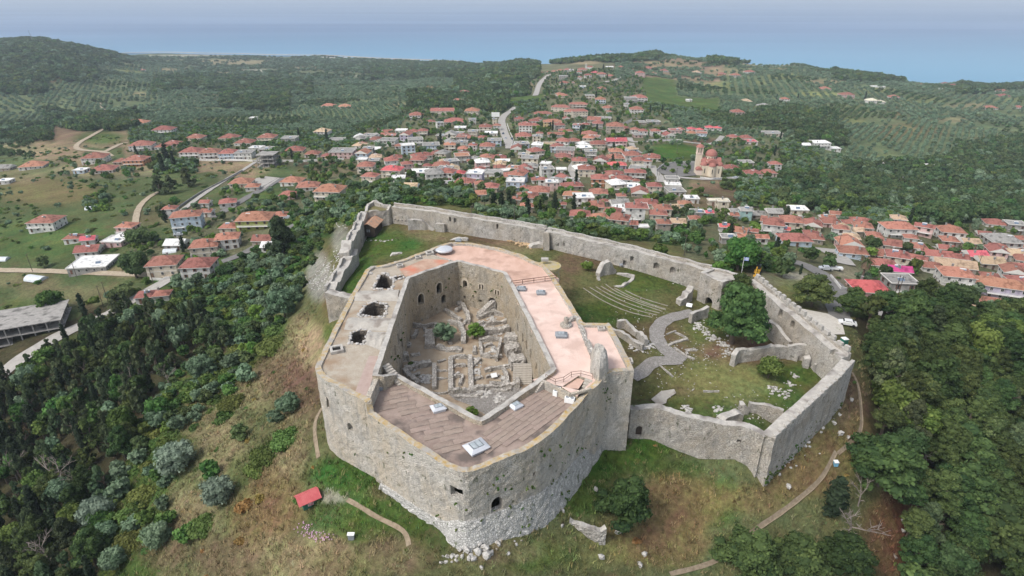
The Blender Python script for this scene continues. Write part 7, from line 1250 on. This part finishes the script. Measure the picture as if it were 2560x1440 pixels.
for t in things:
    x, y, z, kd_, r, th, asp, forced, lab, sp_, _ = t; lod = 0 if sp_ > 34 else (1 if sp_ > 9 else 2); me = random.choice(crowns(kd_, lod)); rz = random.uniform(0, 6.28)
    if SHAPE[kd_] in ('bush', 'cyp') or sp_ < 11: o = link(NAME[kd_], me, None, (x, y, z + th - (.1 * r)), rz, (r, r, r * asp)); me.name = NAME[kd_] if SHAPE[kd_] in ('bush',) else me.name
    else:
        o = link(NAME[kd_], None, None, (x, y, z), rz); link('crown', me, o, (0, 0, th), 0, (r, r * random.uniform(.85, 1.1), r * asp)); H_ = th + r * asp * .9; link('trunk', TR[random.randrange(2)], o, (0, 0, 0), 0, (H_ * .9, H_ * .9, H_))
    tag(o, lab, 'bush' if SHAPE[kd_] == 'bush' else 'tree'); it = dict(o=o, x=x, y=y, k=kd_, sp=sp_)
    if lab: o['group'] = 'trees and bushes around the castle hill' if False else GK[kd_] + ' trees and bushes'
    else:
        o['group'] = {'pine': 'pine trees', 'conifer': 'dark conifers', 'olive': 'olive trees', 'broad': 'leafy trees', 'cyp': 'cypresses', 'bush': 'low bushes'}[GK[kd_]]; TT.append(it)
def tdesc(it): return LOOK[it['k']]
big = [t for t in TT if t['sp'] > 8 or t['k'] == 'cyp']; small = [t for t in TT if not (t['sp'] > 8 or t['k'] == 'cyp')]; unique_labels(BO, lambda b: ('big' if b['s'] >= 1 else ('mid-sized' if b['s'] > .65 else 'small')) + ' pale limestone boulder', 'boulder')
unique_labels(big, tdesc, 'tree')
for it in small:
    lm, (lx, ly) = min(LMW.items(), key=lambda kv: (kv[1][0] - it['x']) ** 2 + (kv[1][1] - it['y']) ** 2); sd_ = side_of(it['x'], it['y'], lx, ly); it['o']['label'] = f"small {LOOK[it['k']]} among many {sd_} {lm}"; it['o']['group'] = f"{LOOK[it['k']]} group {sd_} {lm}"
# masses: one object per kind, instanced on points
def gn_instancer(name, objs):
    ng = bpy.data.node_groups.new(name, 'GeometryNodeTree'); ng.interface.new_socket('Geometry', in_out='INPUT', socket_type='NodeSocketGeometry'); ng.interface.new_socket('Geometry', in_out='OUTPUT', socket_type='NodeSocketGeometry')
    n = ng.nodes; l = ng.links; gi = n.new('NodeGroupInput'); go = n.new('NodeGroupOutput'); ip = n.new('GeometryNodeInstanceOnPoints'); ci = n.new('GeometryNodeCollectionInfo'); ci.inputs['Separate Children'].default_value = True; ci.inputs['Reset Children'].default_value = True
    c_ = bpy.data.collections.new(name + '_source'); [c_.objects.link(o) for o in objs]; ci.inputs['Collection'].default_value = c_; mp = n.new('GeometryNodeMeshToPoints'); l.new(gi.outputs[0], mp.inputs[0]); l.new(mp.outputs[0], ip.inputs['Points']); l.new(ci.outputs[0], ip.inputs['Instance']); ip.inputs['Pick Instance'].default_value = True
    def attr(nm, ty): a = n.new('GeometryNodeInputNamedAttribute'); a.data_type = ty; a.inputs['Name'].default_value = nm; return a.outputs[0]
    l.new(attr('idx', 'INT'), ip.inputs['Instance Index']); l.new(attr('rot', 'FLOAT_VECTOR'), ip.inputs['Rotation']); l.new(attr('scl', 'FLOAT_VECTOR'), ip.inputs['Scale']); l.new(ip.outputs[0], go.inputs[0]); return ng
def mass(name, pts, idx, rot, scl, meshes, col=None, label=None):
    me = bpy.data.meshes.new(name); me.from_pydata([tuple(p) for p in pts], [], []); 
    a = me.attributes.new('idx', 'INT', 'POINT'); a.data.foreach_set('value', np.asarray(idx, np.int32)); a = me.attributes.new('rot', 'FLOAT_VECTOR', 'POINT'); a.data.foreach_set('vector', np.asarray(rot, np.float32).ravel()); a = me.attributes.new('scl', 'FLOAT_VECTOR', 'POINT'); a.data.foreach_set('vector', np.asarray(scl, np.float32).ravel())
    if col is not None: a = me.attributes.new('col', 'FLOAT_COLOR', 'POINT'); a.data.foreach_set('color', np.c_[col, np.ones(len(col))].astype(np.float32).ravel())
    o = link(name, me); md = o.modifiers.new('scatter', 'NODES'); src = [bpy.data.objects.new('%s_%02d' % (name, i), m_) for i, m_ in enumerate(meshes)]; md.node_group = gn_instancer(name, src); return tag(o, kind='stuff')
MN = dict(pine='pine_wood', conifer='conifer_wood', olive='olive_groves', broad='leafy_woodland', cyp='cypress_wood', bush='scrub')
for k, L in rest.items():
    if not L: continue
    ms = []; key = {}
    for t in L:
        lod = 0 if t[9] > 60 else (1 if t[9] > 10 else 2)
        if (t[3], lod) not in key: key[(t[3], lod)] = (len(ms), len(crowns(t[3], lod))); ms += crowns(t[3], lod)
    pts, idx, rot, scl = [], [], [], []
    for t in L:
        lod = 0 if t[9] > 60 else (1 if t[9] > 10 else 2); b0, nb = key[(t[3], lod)]; pts.append((t[0], t[1], t[2] + t[5] - .1 * t[4])); idx.append(b0 + random.randrange(nb)); rot.append((0, 0, random.uniform(0, 6.28))); scl.append((t[4], t[4], t[4] * t[6]))
    mass(MN[k], pts, idx, rot, scl, ms); print('mass', k, len(L))
print('things', len(things))
# bare trees, palms, fallen trunk
def dead_tree(seed):
    r2 = random.Random(seed); m_ = MB()
    def br(a, d, L, r, n_):
        b = (a[0] + d[0] * L, a[1] + d[1] * L, a[2] + d[2] * L); m_.bar(a, b, r, 5, r * .6)
        if n_ > 0:
            for _ in range(3 if n_ > 1 else 4): e = Vector((d[0] + r2.uniform(-.7, .7), d[1] + r2.uniform(-.7, .7), d[2] * .7 + r2.uniform(-.1, .5))).normalized(); br(b, e, L * r2.uniform(.5, .8), r * .55, n_ - 1)
            for f in (.4, .6, .8): q = tuple(a[i] + (b[i] - a[i]) * f for i in range(3)); e = Vector((r2.uniform(-1, 1), r2.uniform(-1, 1), .35)).normalized(); br(q, e, L * .35, r * .35, 0)
    br((0, 0, -.5), (r2.uniform(-.08, .08), 0, 1), 4.0, .22, 3); return m_.mesh('dead_tree', M_DEADW)
DT = [dead_tree(i) for i in range(4)]; D_ = []
for i, (px, py, s) in enumerate([(45,1175,1.1),(168,1200,1.3),(235,1205,1.),(135,1395,1.2),(425,945,.9),(352,960,1.),(2110,1330,1.2),(2290,1165,.9),(2145,1240,.8)]):
    g_ = G(px, py + 25); o = link('dead_tree', DT[i % 4], None, g_, random.uniform(0, 6), s); tag(o, None, 'tree', 'bare dead trees'); D_.append(dict(o=o, x=g_[0], y=g_[1]))
unique_labels(D_, lambda i: 'bare grey dead tree', 'tree')
g_ = G(2240,1400); o = MB().bar((0, 0, .5), (-1.5, 9, 1.2), .28, 8, .12).bar((-.8, 5, .8), (.8, 6.5, 1.6), .08, 5).bar((-1, 6, .9), (-2.4, 7, 1.5), .07, 5).build('fallen_trunk', M_DEADW, None, loc=g_); tag(o, 'fallen pale trunk on the reddish ground of the bare gap', 'tree trunk')
M_PALM = leafmat('palm_fronds', (.07, .10, .04), (.15, .19, .09)); 
for (px, py, h_, lab) in ((2150, 712, 9, 'tall palm tree with a shaggy brown skirt by the red roofs'), (1283, 302, 8, 'slender palm tree on the right of the main street'), (947, 335, 7, 'slim palm tree above the flat grey roofs')):
    g_ = G(px, py); e_ = empty('palm_tree', g_, 0, label=lab, cat='tree', group='palm trees'); MB().bar((0, 0, 0), (.2, 0, h_), .4, 8, .3).build('trunk', M_TRUNK, e_); MB().lathe([(1.3, -2.8), (1.5, -1.2), (.6, .2)], 9).build('dead_fronds', mat('dead_fronds', (.16, .12, .08), (.26, .2, .14), 3), e_, loc=(.2, 0, h_)); m_ = MB()
    for i in range(34):
        a = i * 2.4; up = random.uniform(-.3, 1.2); p0 = np.array([0, 0, 0.]); w_ = .3
        for s_ in range(4):
            p1 = p0 + np.array([math.cos(a) * .8, math.sin(a) * .8, up * .6]); up -= .55; n_ = np.array([-math.sin(a), math.cos(a), 0]) * w_; m_.add([p0 - n_, p0 + n_, p1 + n_ * .8, p1 - n_ * .8], [(0, 1, 2, 3)]); p0 = p1; w_ *= .75
    m_.build('fronds', M_PALM, e_, loc=(.2, 0, h_))
# creepers and plants rooted in the keep masonry
pl = []; rr = np.random.default_rng(3)
for (i, j, a, b_, n_, sp) in ((12, 14, 1520, 985, 46, 18), (9, 12, 1450, 1100, 16, 40), (8, 9, 1360, 1140, 9, 30), (7, 8, 1255, 1220, 10, 26), (9, 11, 1400, 1195, 26, 40), (0, 1, 1020, 1140, 7, 60), (14, 15, 1545, 1010, 12, 22), (nS - 1, 0, 860, 1010, 4, 30), (7, 8, 1275, 1285, 18, 26), (4, 6, 1160, 1300, 10, 30)):
    A_, B_ = O[min(i, nS - 1)], O[j % nS]
    for _ in range(n_):
        x, y, z = on_wall(A_, B_, a + rr.normal(0, sp), b_ + rr.normal(0, sp * .8)); d_ = np.array([x, y]) - c0; d_ /= np.linalg.norm(d_); 
        if z < 10.5 and z > -5: q = .1 if z > 1.5 else .1 + (1.5 - z) * .35; pl.append((x + d_[0] * q, y + d_[1] * q, z))
for (A_, B_, n_) in ((C[nC - 1], C[0], 16), (C[0], C[1], 5), (C[1], C[3], 14)):
    for _ in range(n_):
        u, z = random.random(), 3 + 8 * random.random() ** .6; x, y = A_[0] + (B_[0] - A_[0]) * u, A_[1] + (B_[1] - A_[1]) * u; v_ = np.array([np.mean([c_[0] for c_ in C]) - x, np.mean([c_[1] for c_ in C]) - y]); v_ /= np.linalg.norm(v_); pl.append((x + v_[0] * .12, y + v_[1] * .12, z))
SEW = [P(*q) for q in ((2104,897,3.4),(1904,1083,.6))]
for _ in range(150):
    u = random.random(); x = SEW[0][0] + (SEW[1][0] - SEW[0][0]) * u; y = SEW[0][1] + (SEW[1][1] - SEW[0][1]) * u; d_ = np.array([SEW[0][1] - SEW[1][1], SEW[1][0] - SEW[0][0]]); d_ = d_ / np.linalg.norm(d_); x += d_[0] * 2.68; y += d_[1] * 2.68; z = float(Hg(x, y)) + abs(random.gauss(0, 1.6)); pl.append((x, y, z))
pl = np.array(pl); ivy = [crown('bush', 70 + i, 2) for i in range(3)]; [m_.materials.clear() or m_.materials.append(LM_['broad']) for m_ in ivy]
s_ = rr.uniform(.10, .36, len(pl)); mass('wall_plants', pl, rr.integers(0, 3, len(pl)), rr.uniform(0, 6, (len(pl), 3)), np.c_[s_, s_, s_ * 1.2], ivy)
# grass and dry herbs on the castle hill
def tuft(seed, n_, h_, w_):
    r2 = np.random.default_rng(seed); V = []; F = []
    for i in range(n_):
        a = r2.uniform(0, 6.28); b0 = np.array([r2.normal(0, .35), r2.normal(0, .35), -.05]); tp = b0 + np.array([math.cos(a) * .45, math.sin(a) * .45, h_ * r2.uniform(.5, 1.2)]); sd = np.array([-math.sin(a), math.cos(a), 0]) * w_; V += [b0 - sd, b0 + sd, tp]; F.append((3 * i, 3 * i + 1, 3 * i + 2))
    me = bpy.data.meshes.new('tuft'); me.from_pydata([tuple(v) for v in V], [], F); me.materials.append(M_TUFT); return me
m, n, l, b = nodes('grass_blades'); b.inputs['Roughness'].default_value = .9; b.inputs['Specular IOR Level'].default_value = .1; at_ = n.new('ShaderNodeAttribute'); at_.attribute_type = 'INSTANCER'; at_.attribute_name = 'col'; l.new(at_.outputs['Color'], b.inputs['Base Color']); M_TUFT = m
def tufts(name, classes, sp, rmin, rmax, size, prob, inside_castle):
    X, Y = lattice(sp, rmin, rmax, .2, .5); Z = Hg(X, Y); k_, px, py = cover_at(X, Y, Z); ok = np.isin(k_, [K.index(c) for c in classes]) & (px > -60) & (px < 2620) & (py < 1520)
    pat = sn(X, Y, .45, 1.) + .6 * sn(X, Y, 1.3, 4.); ok &= rng.random(len(X)) < np.clip(prob + .35 * pat, .05, 1)
    inc = in_poly(X, Y, CASTLE); ok &= inc if inside_castle else ~inc
    if inside_castle: ok &= ~in_poly(X, Y, np.array(OUT2))
    X, Y, Z, px, py = X[ok], Y[ok], Z[ok], px[ok], py[ok]; keep = np.ones(len(X), bool)
    for i in range(len(X)):
        _, j, d = KR.find((X[i], Y[i], 0)); keep[i] = d > RP[j, 2] - 1.2
    X, Y, Z, px, py = X[keep], Y[keep], Z[keep], px[keep], py[keep]; ri = np.clip(np.searchsorted(RR, np.hypot(X, Y)) - 1, 0, GN0 - 1); ti = np.clip(np.searchsorted(TH, np.arctan2(X, Y)) - 1, 0, GN1 - 1); c_ = GCOL[ri, ti]
    c_ = c_ * rng.uniform(.5, 1.9, (len(X), 1)) * (1 + rng.normal(0, .07, (len(X), 3))); tan = rng.random(len(X)) < .18; c_[tan] = c_[tan] * .4 + np.array([.30, .23, .13]) * .6; s = size * rng.uniform(.5, 1.5, len(X))
    mass(name, np.c_[X, Y, Z], rng.integers(0, 4, len(X)), np.c_[np.zeros((len(X), 2)), rng.uniform(0, 6.28, len(X))], np.c_[s, s, s * rng.uniform(.6, 1.3, len(X))], TF, np.clip(c_, .01, .8)); print(name, len(X))
TF = [tuft(i, 14, .8, .09) for i in range(4)]
tufts('hill_grass', 'fb', .60, 45, 175, .68, .45, False); tufts('bailey_grass', 'ekf', .75, 70, 240, .30, .35, True)
M_PINKF = mat('pink_flowers', (.50, .28, .42), (.62, .42, .55), 4); fl = scat([(770,1335),(790,1345),(812,1350),(760,1320)], 22, 12, 6, .2, None, .35); me = MB().box((0, 0, 0), (.16, .16, .12)).mesh('flower', M_PINKF)
mass('pink_flowers', fl, [0] * len(fl), np.zeros((len(fl), 3)), np.ones((len(fl), 3)) * .9, [me])
